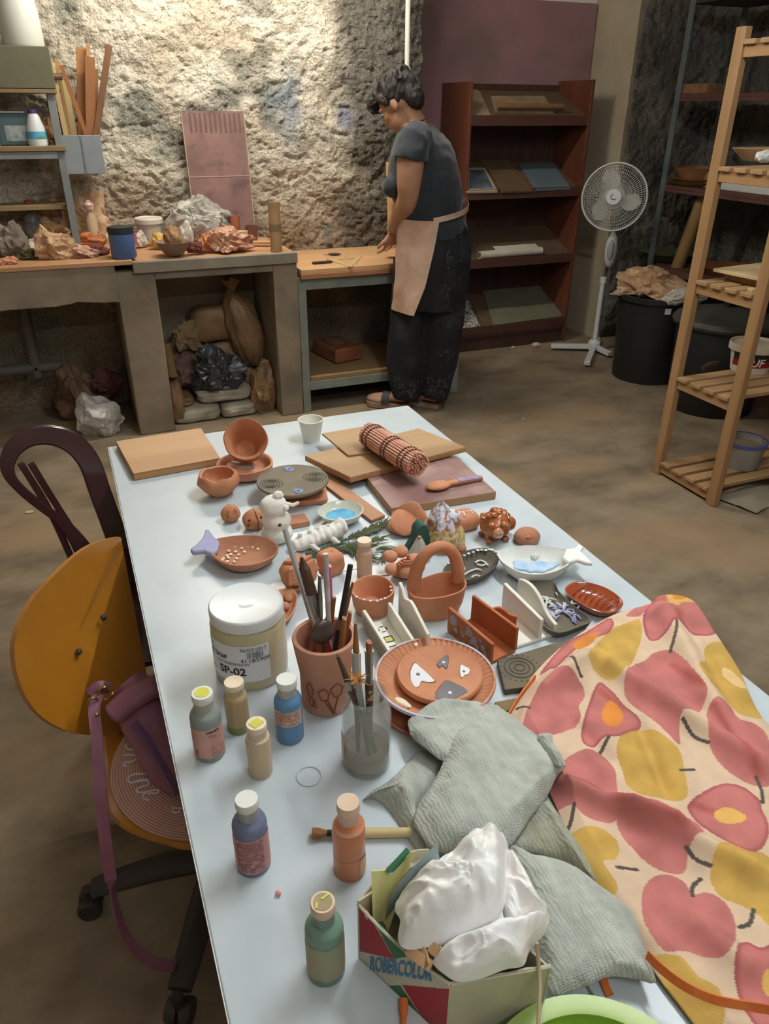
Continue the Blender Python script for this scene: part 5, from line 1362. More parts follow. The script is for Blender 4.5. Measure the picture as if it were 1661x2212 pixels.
# ---------------------------------------------------------------- small clay figures
def foot(px, py): return onz(px, py, TZ+.0006)
def bxx(mb, c, d, rz=0): return mb.box(c, d, (0, 0, rz))
def soft(mb, name, m, parent, seed=0, amp=.002, f=40, lvl=2, smooth=60):
    o = P(name, mb, m, parent, smooth=smooth)
    return o
# dotted terracotta beetle
q = foot(497, 1132)+VIEW*.016
t = T('clay_animal', 'small terracotta animal with pricked holes in front of the round bowl', 'figure', q)
P('body', MB().blob((0, 0, .018), (.043, .038, .040), 4, .12, 2, 1, floor=0), m_terra, t)
mb = MB()
for x, z_ in ((-.009, .031), (-.010, .025), (-.009, .019), (.007, .034), (.009, .028), (.009, .021)): mb.blob((x, -.0165, z_), (.0032, .004, .0032), 2)
P('holes', mb, mat('hole_dark', (92, 50, 32)), t)
# ladybird block
q = foot(548, 1147)+VIEW*.016
t = T('clay_animal', 'terracotta ladybird block beside the white owl', 'figure', q)
P('body', MB().blob((0, 0, .018), (.052, .046, .050), 4, .10, 2, 4, floor=0, fn=lambda v: Vector((v.x, v.y, v.z if v.z > 0 else v.z*.9))), m_terra, t)
P('wing_groove', MB().tube(bez([(.002, -.024, .004), (.004, -.023, .022), (.002, -.012, .0395), (0, .006, .043)], 5), .0014, 6), mat('groove_dark', (120, 64, 40)), t)
mb = MB()
for x, y, z_ in ((-.014, -.0195, .030), (-.017, -.019, .018), (.014, -.0205, .018), (.012, -.018, .031)): mb.blob((x, y, z_), (.006, .004, .006), 2)
P('spots', mb, mat('hole_dark2', (84, 44, 30)), t)
# white owl / snowman
q = foot(597, 1178)+VIEW*.022
m_bisq = mat('white_clay', (238, 234, 226), (226, 222, 212), rough=.85, scale=16, bump=.08)
t = T('clay_figure', 'white three-tiered clay snowman figure', 'figure', q)
P('body', fuse(MB().blob((0, 0, .018), (.066, .062, .046), 4, .05, 2, 3, floor=0).blob((0, 0, .048), (.060, .055, .048), 4, .05, 2, 5).blob((-.004, 0, .082), (.056, .05, .046), 4, .06, 2, 7), .0022, 'body', 3), m_bisq, t)
P('cap', MB().blob((.006, -.004, .106), (.022, .020, .018), 3, .2, 3, 1), m_bisq, t)
P('arm', MB().tube([(.018, -.012, .088), (.034, -.016, .084), (.046, -.016, .088)], [.005, .004, .0035], 8), m_bisq, t)
P('ear', MB().blob((.016, -.018, .082), (.016, .012, .014), 3, .2, 3, 2), m_bisq, t)
P('navel_hole', MB().blob((.0, -.027, .050), (.008, .006, .008), 2), mat('hole_grey', (84, 72, 60)), t)
# small tile
q = foot(640, 1138)+VIEW*.012
t = T('clay_tile', 'small square terracotta tile behind the snowman figure', 'tile', q)
P('tile', MB().bb(-.024, .024, -.018, .022, 0, .012), m_terra2, t, bev=.001)
# white crocodile
A, B = foot(640, 1192), foot(738, 1158); d = (B-A).normalized(); L_ = (B-A).length
t = T('clay_crocodile', 'white clay crocodile lying on the cypress sprig', 'figure', (A+B)/2)
M_ = Matrix.Rotation(math.atan2(d.y, d.x), 3, 'Z')
mb = MB().tube([M_ @ Vector(((-.5+i/12)*L_*1.04, 0, .016)) for i in range(13)], [.008]+[.0165]*11+[.012], 14)
for i in range(9):
    s = -.5+i/8; w_ = (.030, .034, .038, .042, .044, .044, .040, .036, .044)[i]
    mb.blob(M_ @ Vector((s*L_*1.0, 0, .016+.001*i)), (L_/5.5, w_, w_*.8), 3, .16, 2.5, i, floor=0, M=M_)
P('body', fuse(mb, .0022, 'body', 6), m_bisq, t)
for (s, y) in ((-.26, -.02), (-.26, .022), (.18, -.022), (.2, .022)):
    P('leg', MB().tube([M_ @ Vector((s*L_, y*.6, .014)), M_ @ Vector((s*L_+.004, y*1.15, .010)), M_ @ Vector((s*L_+.010, y*1.5, .004))], [.007, .006, .005], 8), m_bisq, t)
for i in range(5):
    P('back_ridge', MB().blob(M_ @ Vector(((-.4+.2*i)*L_, 0, .035)), (.010, .008, .012), 2, .2), m_bisq, t)
# cypress sprig
t = T('cypress_sprig', 'dark green cypress sprig under the white crocodile', 'sprig', foot(760, 1165))
m_cyp = mat('cypress_green', (70, 78, 50), (92, 98, 64), rough=.8, scale=30); m_twig = mat('twig', (92, 84, 66), rough=.8)
def tq(px, py, z=.004): return onz(px, py, TZ+z)-t.location
rnd = random.Random(3)
stems = [((690, 1192), (760, 1160), (812, 1136)), ((700, 1196), (770, 1175), (826, 1163)), ((660, 1198), (720, 1188), (765, 1182)), ((760, 1158), (800, 1150), (832, 1130)), ((770, 1172), (800, 1180), (835, 1190), (828, 1206)), ((745, 1180), (775, 1200), (795, 1205))]
mbt, mbl = MB(), MB()
for st in stems:
    pts = bez([tq(*p, .007) for p in st], 10)
    mbt.tube(pts, .0011, 5)
    for i, p in enumerate(pts[:-1]):
        for k_ in range(4):
            an = rnd.uniform(0, 2*PI); l = rnd.uniform(.010, .024)
            dd_ = (pts[i+1]-p).normalized()
            e = p + dd_*l*.8 + Vector((math.cos(an), math.sin(an), .35*rnd.random()-.1))*l*.6; e.z = max(e.z, .002)
            mbl.tube([p, p.lerp(e, .5)+Vector((0, 0, .001)), e], [.0016, .0022, .0006], 4)
P('twig', mbt, m_twig, t)
o = P('foliage', mbl, m_cyp, t); o['kind'] = 'stuff'
S('twig', MB().tube(bez([foot(*p)+Vector((0, 0, .004)) for p in ((798, 1160), (822, 1140), (845, 1127), (872, 1122))], 6), .0009, 5), m_twig, 'thin bare twig between the cypress sprig and the clay shells', 'twig')
# white sheets standing in for table glare, and clay shards
m_glare = mat('table_glare', (226, 228, 228), rough=.5)
for i, (pl, lab) in enumerate((([(690, 1242), (772, 1228), (765, 1196), (700, 1204)], 'white sheet laid as table glare beside the terracotta cube'), ([(790, 1247), (850, 1240), (845, 1206), (800, 1202)], 'white sheet laid as table glare behind the terracotta bowl and flower'))):
    z = TZ+.0012+.0003*i; v = [onz(*p, z) for p in pl]; c = sum(v, Vector())/4
    S('scrap_and_glare', MB().hexa([p-c-Vector((0, 0, .0005)) for p in v]+[p-c for p in v]), m_glare, lab, 'paper', c)
for i, (p, d_, lab) in enumerate((((732, 1214), (.020, .012, .012), 'small white clay shard beside the pink bottle'), ((727, 1226), (.012, .010, .008), 'tiny white clay crumb beside the terracotta cube'))):
    S('clay_shard', MB().blob((0, 0, d_[2]*.45), d_, 3, .3, 2, i+3, True, 0), m_bisq, lab, 'shard', foot(*p)+Vector((0, 0, .001)), smooth=20)
S('clay_curl', MB().ribbon(bez([foot(*p)+Vector((0, 0, .006)) for p in ((803, 1196), (820, 1190), (842, 1188), (858, 1191))], 5), (0, .3, 1), .010, .003), m_bisq, 'thin white clay curl in front of the green tree', 'shard')

# pricked house block
q = foot(643, 1283)+VIEW*.03
t = T('clay_house', 'terracotta pinch-built house block with pricked holes', 'figure', q)
P('body', MB().blob((0, 0, .028), (.072, .066, .072), 4, .16, 2.2, 6, floor=0, fn=lambda v: Vector((v.x, v.y, min(v.z, .34)))), m_terra, t)
P('wall_slab', MB().box((-.012, -.030, .040), (.034, .007, .034), (R(-18), R(10), 0)), m_terra, t, bev=.003)
P('wall_slab', MB().box((.020, -.018, .046), (.026, .007, .024), (R(-25), R(-12), .3)), m_terra, t, bev=.003)
P('star_point', MB().prism([(-.03, .0), (-.008, .006), (.004, .024), (.014, .005), (.03, .004), (.012, -.008), (.002, -.02), (-.012, -.008)], .052, .060), m_terra, t, bev=.002)
mb = MB()
for i in range(3):
    for j in range(4):
        v = Matrix.Rotation(R(-18), 3, 'X') @ Vector((-.009+.009*i, -.0036, -.012+.008*j)); mb.blob((-.012+v.x, -.030+v.y, .040+v.z), (.003, .002, .003), 1)
P('pricked_holes', mb, mat('hole_dark3', (96, 48, 30)), t)
P('door_hollow', MB().blob((-.012, -.028, .020), (.022, .014, .010), 2), mat('hollow_dark', (104, 52, 32)), t)
q = foot(713, 1243)+VIEW*.014
t = T('clay_cube', 'rounded terracotta cube behind the brush pot', 'figure', q)
def cubefn(v, k=4):
    n = (abs(v.x*2)**k+abs(v.y*2)**k+abs(v.z*2)**k)**(1/k); return v*(v.length*2/max(n, 1e-4))
P('cube', MB().blob((0, 0, .022), (.046, .044, .048), 4, .06, 2, 2, floor=0, fn=cubefn, M=Matrix.Rotation(.4, 3, 'Z')), m_terra, t)
P('thumb_dent', MB().blob((.0, .0, .0445), (.014, .012, .004), 2), mat('dent_dark', (150, 92, 58)), t)
# leaf dish with beans
ld, c = dish('leaf_dish', [(596, 1330), (592, 1300), (598, 1276), (616, 1272), (636, 1274), (642, 1292), (634, 1322), (620, 1340), (606, 1346)], .020, m_terra, 'terracotta leaf dish holding clay beans beside the white-lidded jar', base=.5, depth=.3, th=.14, sm=3)
for i, p in enumerate(((622, 1292), (616, 1310), (607, 1326))):
    v = onz(*p, TZ+.012)-c; P('bean', MB().blob((v.x, v.y, .013), (.017, .022, .012), 3, .1, 2, i), m_terra2, ld)
# shells / hinge sculpture
q = foot(880, 1155)+VIEW*.02
t = T('clay_shell', 'open terracotta shell with round lid between mauve board and green tree', 'figure', q)
P('lower_shell', MB().lathe([(0, 0), (.026, 0), (.038, .010), (.036, .015), (.024, .006), (0, .005)], 32, (-.004, 0, 0), wob=wobble(.12, 3, 2)), m_terra_p, t, smooth=60)
P('lid_disc', MB().lathe([(0, 0), (.030, 0), (.032, .005), (.028, .009), (0, .008)], 32, (-.012, -.006, .022), wob=wobble(.10, 3, 5), M=Euler((R(38), R(14), 0)).to_matrix()), m_terra, t, smooth=60)
P('upright_shell', MB().lathe([(0, 0), (.022, 0), (.026, .004), (.022, .008), (0, .006)], 28, (.012, .012, .036), wob=wobble(.12, 3, 8), M=Euler((R(80), R(10), R(-28))).to_matrix()), m_terra_p, t, smooth=60)
P('side_shell', MB().lathe([(0, 0), (.024, 0), (.026, .004), (.02, .008), (0, .006)], 28, (.022, .0, .024), wob=wobble(.12, 3, 11), M=Euler((R(60), R(40), R(-60))).to_matrix()), m_terra, t, smooth=60)
P('curl', MB().ribbon(bez([(.004, -.022, .004), (.018, -.016, .016), (.022, 0, .024), (.018, .014, .03)], 5), (0, 0, 1), .014, .005), m_terra, t)
# green tree
q = foot(905, 1195)+VIEW*.014; hz = zat(q.x, q.y, 1126)-TZ
t = T('clay_tree', 'dark green clay tree leaning against the snowy mountain', 'figure', q)
m_tree = mat('tree_green', (44, 86, 74), (34, 70, 60), rough=.5, scale=20)
tr = bez([(-.040, -.004, hz*.14), (-.018, -.002, hz*.55), (-.012, 0, hz*.85), (.002, 0, hz), (.013, 0, hz*.82), (.018, -.002, hz*.5), (.048, -.004, hz*.06)], 5)
lowr = bez([(-.040, -.006, hz*.10), (-.020, -.008, hz*.16), (0, -.008, hz*.06), (.016, -.008, hz*.18), (.048, -.006, hz*.03)], 5)
n = 24; up_l = resample(tr, n); dn_l = resample(lowr, n)
mb = MB()
for k_ in range(n):
    pass
mb.rings([[Vector((u.x, u.y+.010*math.sin(PI*i/n), u.z)) for i, u in enumerate(up_l)]+[Vector((u.x, u.y, u.z)) for u in dn_l[::-1]], [Vector((u.x*.97, u.y-.012*math.sin(PI*i/n)-.004, u.z*.98)) for i, u in enumerate(up_l)]+[Vector((u.x*.97, u.y-.008, u.z)) for u in dn_l[::-1]]])
P('foliage', mb, m_tree, t, smooth=30)
P('trunk', MB().tube([(.004, 0, 0), (.003, 0, hz*.45)], .005, 8), m_tree, t)
# snowy mountain
q = foot(960, 1190)+VIEW*.03; hz = zat(q.x, q.y, 1085)-TZ
t = T('clay_mountain', 'terracotta mountain with dripping white snow and ochre slip', 'figure', q)
m_mt = vmat('mountain_slip', rough=.55, bump=.4, bscale=110, grain=.15, gscale=70)
def mtf(v): return v
pr = [(0, 0), (.044, 0), (.047, .012), (.043, .035), (.033, .055), (.020, hz*.80), (.013, hz*.92), (.004, hz), (0, hz)]
pr2 = resample([(r, 0, z_) for r, z_ in pr], 40)
mb = MB().lathe([(v.x, v.z) for v in pr2], 64, wob=lambda v, a, i: Vector((v.x, v.y, v.z))*(1+.10*nz(math.cos(a)*2, math.sin(a)*2, v.z*40)) + Vector((-.010*(v.z/hz)**2, 0, 0)))
mo = P('mountain', mb, m_mt, t, smooth=60)
def mcol(c):
    a = math.atan2(c.y, c.x); z_ = c.z/hz
    d = nz(math.cos(a)*6, math.sin(a)*6, 2)*.5+.3*nz(math.cos(a)*13, math.sin(a)*13, 5)
    if z_ > .55+.45*d: return (214, 214, 226) if nz(c.x*130, c.y*130, c.z*60) > -.25 else (178, 112, 80)
    if z_ < .52+.12*nz(a*3, 1): 
        n_ = nz(c.x*150, c.y*150, c.z*150)
        return (206, 182, 122) if n_ > -.08 else ((220, 206, 178) if n_ < -.3 else (176, 116, 74))
    return (178, 108, 74)
paint(mo, mcol)
P('second_peak', MB().blob((.012, -.012, hz*.62), (.034, .034, .05), 3, .15, 2, 3), m_terra, t)
P('peak_snow', MB().blob((.012, -.013, hz*.72), (.030, .032, .030), 3, .3, 3, 5), mat('snow_slip', (214, 214, 226), rough=.5), t, 'white snow cap')
S('clay_ball', MB().blob((0, 0, .008), (.020, .018, .017), 3, .12, 2, 4, floor=0), m_terra2, 'small brown clay ball at the right foot of the mountain', 'ball', foot(997, 1196)+VIEW*.006)
# white/blue cone in front of the tree
q = foot(905, 1215)+VIEW*.016; hz = zat(q.x, q.y, 1160)-TZ
t = T('clay_cone', 'pointed clay cone streaked white and blue in front of the tree', 'figure', q)
P('cone', MB().lathe([(0, 0), (.026, 0), (.022, .012), (.013, .03), (.006, hz*.92), (0, hz*.95)], 32, wob=wobble(.12, 4, 3)), mat('streak_slip', (206, 198, 182), (146, 176, 196), rough=.5, scale=30, stretch=(1, 1, .2), c3=(196, 164, 134), s3=24), t)
P('tip', MB().blob((0, 0, hz*.95), (.010, .010, .010), 2), m_terra, t)
# lettered stone
q = foot(1000, 1148)+VIEW*.02
t = T('lettered_stone', 'rounded terracotta stone with pale letters behind the mountain', 'stone', q)
P('stone', MB().blob((0, 0, .017), (.070, .056, .040), 4, .05, 2, 5, floor=0, fn=lambda v: cubefn(v, 3)), m_terra, t)
cl = onz(1008, 1108, TZ+.036)-q
dv = Vector((.95, .25, 0)).normalized(); uv = Vector((-.25, .95, 0)).normalized()
mb = MB()
for l in ([(910, 400), (1040, 365), (1170, 325), (1200, 400), (1230, 480)], [(670, 440), (760, 410), (825, 410), (810, 470), (850, 550), (890, 570)], [(790, 580), (890, 572)], [(430, 450), (550, 450)], [(390, 530), (600, 545)]):
    pp = []
    for a_0, b_0 in l:
        v = onz(965+a_0/22.15, 1090+b_0/22.15, TZ+.0355)-q; pp.append(Vector((v.x, v.y, .0375-1.6*(v.x*v.x+v.y*v.y))))
    mb.tube(bez(pp, 4), .0017, 6)
P('painted_letters', mb, mat('letter_pale', (222, 204, 200), rough=.6), t)
# pig/turtle with curls
q = foot(1070, 1174)+VIEW*.022
t = T('clay_pig', 'glazed terracotta pig covered with curls, facing the camera', 'figure', q)
m_pig = mat('glazed_tan', (176, 104, 58), (150, 82, 44), rough=.22, scale=14, bump=.2, bscale=50, coat=.4)
P('body', MB().blob((0, 0, .034), (.064, .062, .062), 4, .10, 2.5, 3, floor=.002), m_pig, t)
rnd = random.Random(5)
mb = MB()
for i in range(22):
    a = rnd.uniform(0, 2*PI); e = rnd.uniform(.2, 1.45)
    mb.blob((.030*math.cos(a)*math.cos(e), .030*math.sin(a)*math.cos(e), .036+.029*math.sin(e)), (.015, .015, .012), 2, .3, 3, i)
P('curls', mb, m_pig, t)
P('face', MB().blob((-.010, -.030, .030), (.026, .014, .024), 3), mat('pig_face', (206, 146, 104), rough=.3, coat=.3), t)
mb = MB(); mb.blob((-.014, -.0375, .034), (.004, .003, .004), 2).blob((-.006, -.0378, .034), (.004, .003, .004), 2).tube([(-.016, -.037, .027), (-.010, -.0385, .024), (-.004, -.037, .027)], .0012, 5)
P('face_marks', mb, m_wslip, t)
for x, y in ((-.022, -.016), (.016, -.020), (-.02, .018), (.018, .02)): P('foot', MB().blob((x, y, .006), (.016, .016, .013), 2), m_pig, t)
P('tail_lump', MB().blob((.038, .004, .026), (.026, .024, .034), 3, .15, 2, 5), m_pig, t)
S('glaze_bead', MB().blob((0, 0, .006), (.013, .012, .012), 2), mat('bead_grey', (140, 140, 156), rough=.5), 'tiny grey bead at the right foot of the clay pig', 'bead', foot(1092, 1172)+VIEW*.004)
q = foot(1140, 1178)+VIEW*.018
t = T('clay_dome', 'low terracotta dome with orange spot behind the white fish dish', 'figure', q)
P('dome', MB().blob((0, 0, .010), (.056, .050, .038), 4, .06, 2, 7, floor=0), m_terra2, t)
P('orange_spot', MB().blob((-.008, -.018, .021), (.012, .008, .007), 2), mat('spot_orange', (206, 116, 70), rough=.5), t)
# flower
q = foot(872, 1258)+VIEW*.03
t = T('clay_flower', 'terracotta flower with round petals behind the basket', 'figure', q)
P('base', MB().blob((0, 0, .008), (.05, .05, .018), 3, .1, 2, 1, floor=0), m_terra_p, t)
for i in range(6):
    a = 2*PI*i/6+.3; P('petal', MB().blob((.028*math.cos(a), .028*math.sin(a), .022+.012*(i in (1, 2))), (.030, .028, .024), 3, .08, 2, i), m_terra_p, t)
mb = MB()
for i in range(5):
    a0 = i*1.25; rr = .020-.003*i
    pts = [(-.002+rr*math.cos(a0+b_*.5), -.018+rr*.8*math.sin(a0+b_*.5), .026+.004*i) for b_ in range(6)]
    mb.ribbon(pts, (0, 0, 1), .016, .003)
P('rose_centre', mb, m_terra, t)
# basket with handle
bq_ = [(880, 1268), (905, 1252), (945, 1238), (975, 1236), (1000, 1248), (1008, 1262), (996, 1278), (960, 1290), (920, 1294), (890, 1288)]
bk, c = dish('clay_basket', bq_, .056, m_terra, 'terracotta basket with thick arched handle', 'basket', base=.74, depth=.16, th=.12, sm=4)
h0, h1 = onz(892, 1274, TZ+.053)-c, onz(990, 1252, TZ+.053)-c
tops = [onz(900, 1238, TZ+.09)-c, onz(926, 1206, TZ+.12)-c, onz(954, 1197, TZ+.128)-c, onz(978, 1206, TZ+.12)-c, onz(992, 1232, TZ+.088)-c]
hp_ = []
for i in range(17):
    a = PI*i/16; p = (h0+h1)/2+(h0-h1)/2*math.cos(a)*.97; p = p+Vector((0, .0, .078*math.sin(a)**.8)); hp_.append(p)
P('handle', MB().tube(hp_, [.0125-.002*math.sin(PI*i/16) for i in range(17)], 14), m_terra, bk, smooth=60)
# pinched bowl with white dots
wb_, c = dish('clay_bowl', [(757, 1272), (772, 1252), (800, 1242), (830, 1246), (850, 1262), (851, 1280), (832, 1294), (802, 1298), (772, 1292)], .046, m_terra, 'wavy-rimmed terracotta bowl with white dots beside the basket', 'bowl', base=.78, depth=.2, th=.15, sm=4)
mb = MB()
for p in ((786, 1296), (800, 1299), (815, 1299), (823, 1296), (832, 1293), (844, 1268), (846, 1276), (770, 1290)): v = onz(*p, TZ+.046)-c; mb.blob((v.x*.985, v.y*.985, .0465), (.006, .006, .003), 1)
P('white_dots', mb, mat('dot_lav', (204, 200, 214), rough=.6), wb_)

# ---------------------------------------------------------------- napkin holders
def panel(parent, pa, pb, za_, zb_, th, m, name='upright', shape=None, n=10, z0=TZ+.005, label=None):
    """an upright slab standing on the line pa-pb (points on the base), rising to za_/zb_"""
    c = parent.location; a, b = Vector(pa), Vector(pb); d = (b-a).normalized(); s = Vector((-d.y, d.x, 0))*th/2
    lo1, lo2, hi1, hi2 = [], [], [], []
    for i in range(n+1):
        u = i/n; p = a.lerp(b, u); h = za_+(zb_-za_)*u
        if shape: h *= shape(u)
        lo1.append(p-s-c); lo2.append(p+s-c); hi1.append(p-s-c+Vector((0, 0, h))); hi2.append(p+s-c+Vector((0, 0, h)))
    rr = [[lo1[i], lo2[i], hi2[i], hi1[i]] for i in range(n+1)]
    return P(name, MB().rings(rr), m, parent, label, bev=.0012)
m_bisk = mat('ivory_bisque', (236, 232, 222), (226, 221, 208), rough=.8, scale=12, bump=.04)
# ivory one behind the plates
zt = TZ+.037
a0, a1 = onz(786, 1317, zt), onz(842, 1408, zt)
t = T('napkin_holder', 'ivory clay napkin holder with yellow squares behind the fluted pie plate', 'napkin holder', ((a0.x+a1.x)/2, (a0.y+a1.y)/2, TZ))
dl = a1-a0; dl.z = 0; 
pz0 = Vector((a0.x, a0.y, TZ+.005)); pz1 = Vector((a1.x, a1.y, TZ+.005))
b0 = onz(846, 1309, TZ+.041); off = Vector((b0.x-a0.x, b0.y-a0.y, 0)); off -= dl.normalized()*off.dot(dl.normalized())
c0 = onz(864, 1268, TZ+.068); off2 = Vector((c0.x-a0.x, c0.y-a0.y, 0)); off2 -= dl.normalized()*off2.dot(dl.normalized())
if off2.length < off.length*1.25: off2 = off*1.35
base = [pz0-t.location-Vector((0, 0, .005)), pz1-t.location-Vector((0, 0, .005)), pz1+off2-t.location-Vector((0, 0, .005)), pz0+off2-t.location-Vector((0, 0, .005))]
P('base', MB().hexa(base+[v+Vector((0, 0, .007)) for v in base]), m_bisk, t, bev=.001)
panel(t, pz0, pz1, .032, .034, .006, m_bisk, 'lined_upright')
panel(t, pz0+off, pz1+off, .036, .032, .006, m_bisk)
panel(t, pz0+off2, pz1+off2, .074, .056, .006, m_bisk, shape=lambda u: 1-.22*math.exp(-((u-.22)/.10)**2)-.25*max(0, u-.5))
mb = MB()
sd_ = Vector((dl.y, -dl.x, 0)).normalized(); sd_ = -sd_ if sd_.dot(off) > 0 else sd_
for j in range(6):
    mb.ribbon([pz0+sd_*.0037+Vector((0, 0, .004+.005*j))-t.location, pz1+sd_*.0037+Vector((0, 0, .004+.005*j))-t.location], (0, 0, 1), .0012, .001)
P('scored_lines', mb, mat('line_shade', (168, 158, 136)), t)
m_ysq = mat('yellow_square', (200, 190, 110), rough=.7); m_blk = mat('ink_dark', (66, 64, 58), rough=.8)
for i, u in enumerate((.22, .46, .68)):
    cc = pz0.lerp(pz1, u)+off*.52+Vector((0, 0, .0024))-t.location
    an = math.atan2(off.y, off.x)
    if i: P('yellow_square', MB().box(cc, (.013, .011, .0008), (0, 0, an)), m_ysq, t)
    mb = MB()
    for k_ in range(4):
        v = Matrix.Rotation(an+k_*PI/2, 3, 'Z') @ Vector((.0072, 0, .0004)); mb.box(cc+v, (.0016, .014 if i else .007, .0006), (0, 0, an+k_*PI/2))
    P('ink_border', mb, m_blk, t)
# terracotta one
m_th = mat('holder_terracotta', (180, 104, 62), (164, 90, 52), rough=.75, scale=12, bump=.06)
fa, fb = onz(968, 1360, TZ+.004), onz(1062, 1432, TZ+.004)
fa0 = fa.copy(); dl = (fb-fa); dl.z = 0; dn = dl.normalized(); pn = Vector((-dn.y, dn.x, 0))
t = T('napkin_holder', 'terracotta napkin holder with grey spots on its front panel', 'napkin holder', ((fa.x+fb.x)/2, (fa.y+fb.y)/2, TZ))
ba = onz(1113, 1405, TZ+.004); dep = abs((ba-fb).dot(pn)); pn = pn if (ba-fb).dot(pn) > 0 else -pn
base = [v-t.location for v in (Vector((fa.x, fa.y, TZ)), Vector((fb.x, fb.y, TZ)), Vector((fb.x, fb.y, TZ))+pn*dep, Vector((fa.x, fa.y, TZ))+pn*dep)]
P('base', MB().hexa(base+[v+Vector((0, 0, .006)) for v in base]), m_th, t, bev=.001)
hA = zat(fa.x, fa.y, 1310)-TZ-.005; hB = zat(fb.x, fb.y, 1390)-TZ-.005
panel(t, fa, fb, hA, hB, .006, m_th, 'front_panel')
hC = zat(fa.x+pn.x*dep, fa.y+pn.y*dep, 1284)-TZ-.005
panel(t, fa+pn*dep, fb+pn*dep, hC*1.0, hC*.92, .006, m_th, 'back_panel')
mid = fa.lerp(fb, .55)+pn*dep
panel(t, mid+pn*.004-dn*.02, mid+pn*.030+dn*.018, hC*1.02, hC*.95, .006, m_th, 'angled_panel', shape=lambda u: .82+.18*math.sin(PI*min(1, u*1.4)))
m_gs = mat('grey_spot', (150, 144, 146), rough=.6)
mb = MB(); rnd = random.Random(11)
for (u, v, r) in ((.14, .62, .011), (.20, .30, .006), (.34, .42, .004), (.52, .62, .0085), (.62, .42, .009), (.70, .25, .005), (.82, .40, .006), (.45, .5, .004), (.38, .30, .004), (.56, .28, .0045), (.76, .62, .004), (.88, .22, .006), (.48, .75, .005)):
    p = fa.lerp(fb, u)+Vector((0, 0, hA*v))-pn*.0034-t.location
    an = math.atan2(dn.y, dn.x)
    mb.blob(p, (r*1.7, .0016, r*2), 2, M=Matrix.Rotation(an, 3, 'Z'))
P('grey_spots', mb, m_gs, t)
mb = MB()
for i in range(70):
    u = rnd.uniform(.1, .95); v = rnd.uniform(.05, .55); p = fa.lerp(fb, u)+Vector((0, 0, hA*v))-pn*.0032-t.location
    mb.blob(p, (.004, .002, .004), 1, M=Matrix.Rotation(an, 3, 'Z'))
o = P('pitted_texture', mb, mat('pit_brown', (150, 84, 50), rough=.8), t); o['kind'] = 'stuff'
# ivory one on the right
ga, gb = onz(1086, 1308, TZ+.004), onz(1166, 1382, TZ+.004); dl = (gb-ga); dl.z = 0; dn = dl.normalized(); pn2 = Vector((-dn.y, dn.x, 0)); pn2 = pn2 if pn2.dot(pn) > 0 else -pn2
t = T('napkin_holder', 'plain ivory clay napkin holder between the terracotta one and the taupe dish', 'napkin holder', ((ga.x+gb.x)/2, (ga.y+gb.y)/2, TZ))
gh = zat(ga.x, ga.y, 1258)-TZ-.005
front = Vector((0, 0, 0))-pn2*.052
base = [Vector((v.x, v.y, TZ))-t.location for v in (ga+front*.2+dn*.03, gb+front*.95+dn*.0, gb+pn2*.036, ga+pn2*.036)]
P('base', MB().hexa(base+[v+Vector((0, 0, .007)) for v in base]), m_bisk, t, bev=.002)
panel(t, ga, gb, gh, gh*.86, .007, m_bisk, 'middle_panel')
panel(t, ga+pn2*.032, gb+pn2*.032, gh*1.25, gh*.55, .007, m_bisk, 'back_panel', shape=lambda u: (.8+.35*math.sin(PI*min(1, u*1.15)))*(1-.12*math.exp(-((u-.75)/.1)**2)))

# ---------------------------------------------------------------- pie plate and heart plate
q = onz(940, 1462, TZ+.036); r = 130*mpp(q)
S('clay_dish', MB().lathe([(0, 0), (r*.72, 0), (r*.80, .012), (r*.76, .013), (r*.68, .006), (0, .006)], 48), m_terra_d, 'dark terracotta dish at the bottom of the plate stack', 'dish', (q.x-.022, q.y-.022, TZ))
t = T('pie_plate', 'large terracotta pie plate with fluted rim edged in lavender', 'plate', (q.x, q.y, TZ+.0135))
def flute(v, a, i):
    if 3 <= i <= 8: return Vector((v.x, v.y, v.z+.0016*math.cos(a*58)))
    return v
pr = [(0, 0), (r*.66, 0), (r*.72, .006), (r*.84, .013), (r*.95, .019), (r, .022), (r*.985, .025), (r*.94, .0235), (r*.80, .0165), (r*.70, .0095), (r*.62, .006), (0, .006)]
P('plate_body', MB().lathe(pr, 232, wob=flute), m_terra, t, smooth=60)
P('lavender_rim', MB().lathe([(r*.97, .0215), (r*1.006, .0215), (r*1.002, .0265), (r*.965, .0262)], 120, loop=True), mat('rim_lavender', (190, 184, 198), (188, 124, 92), rough=.6, scale=9, lo=.52, hi=.62), t, 'chalky lavender rim')
P('white_crescent', MB().tube([(r*.80*math.cos(a), r*.80*math.sin(a), .0185+.001*math.sin(9*a)) for a in [R(192+3*i) for i in range(9)]], [.002, .004, .006, .007, .007, .006, .005, .004, .002], 8, flat=.5, up=(0, 0, 1)), mat('crescent_white', (226, 214, 190), rough=.6), t)
zh = TZ+.0205
q2 = onz(950, 1452, zh+.016); r2 = 94*mpp(q2)
t = T('clay_plate', 'terracotta plate with inlaid white and grey hearts on the pie plate', 'plate', (q2.x, q2.y, zh))
P('plate_body', MB().lathe([(0, 0), (r2*.85, 0), (r2*.99, .008), (r2, .014), (r2*.97, .017), (r2*.88, .0135), (0, .0125)], 64), m_terra, t, smooth=60)
m_wh = mat('heart_white', (226, 224, 226), rough=.5); m_gh = mat('heart_grey', (110, 104, 106), (96, 92, 96), rough=.5, scale=20); m_groove = mat('heart_groove', (128, 66, 38), rough=.8)
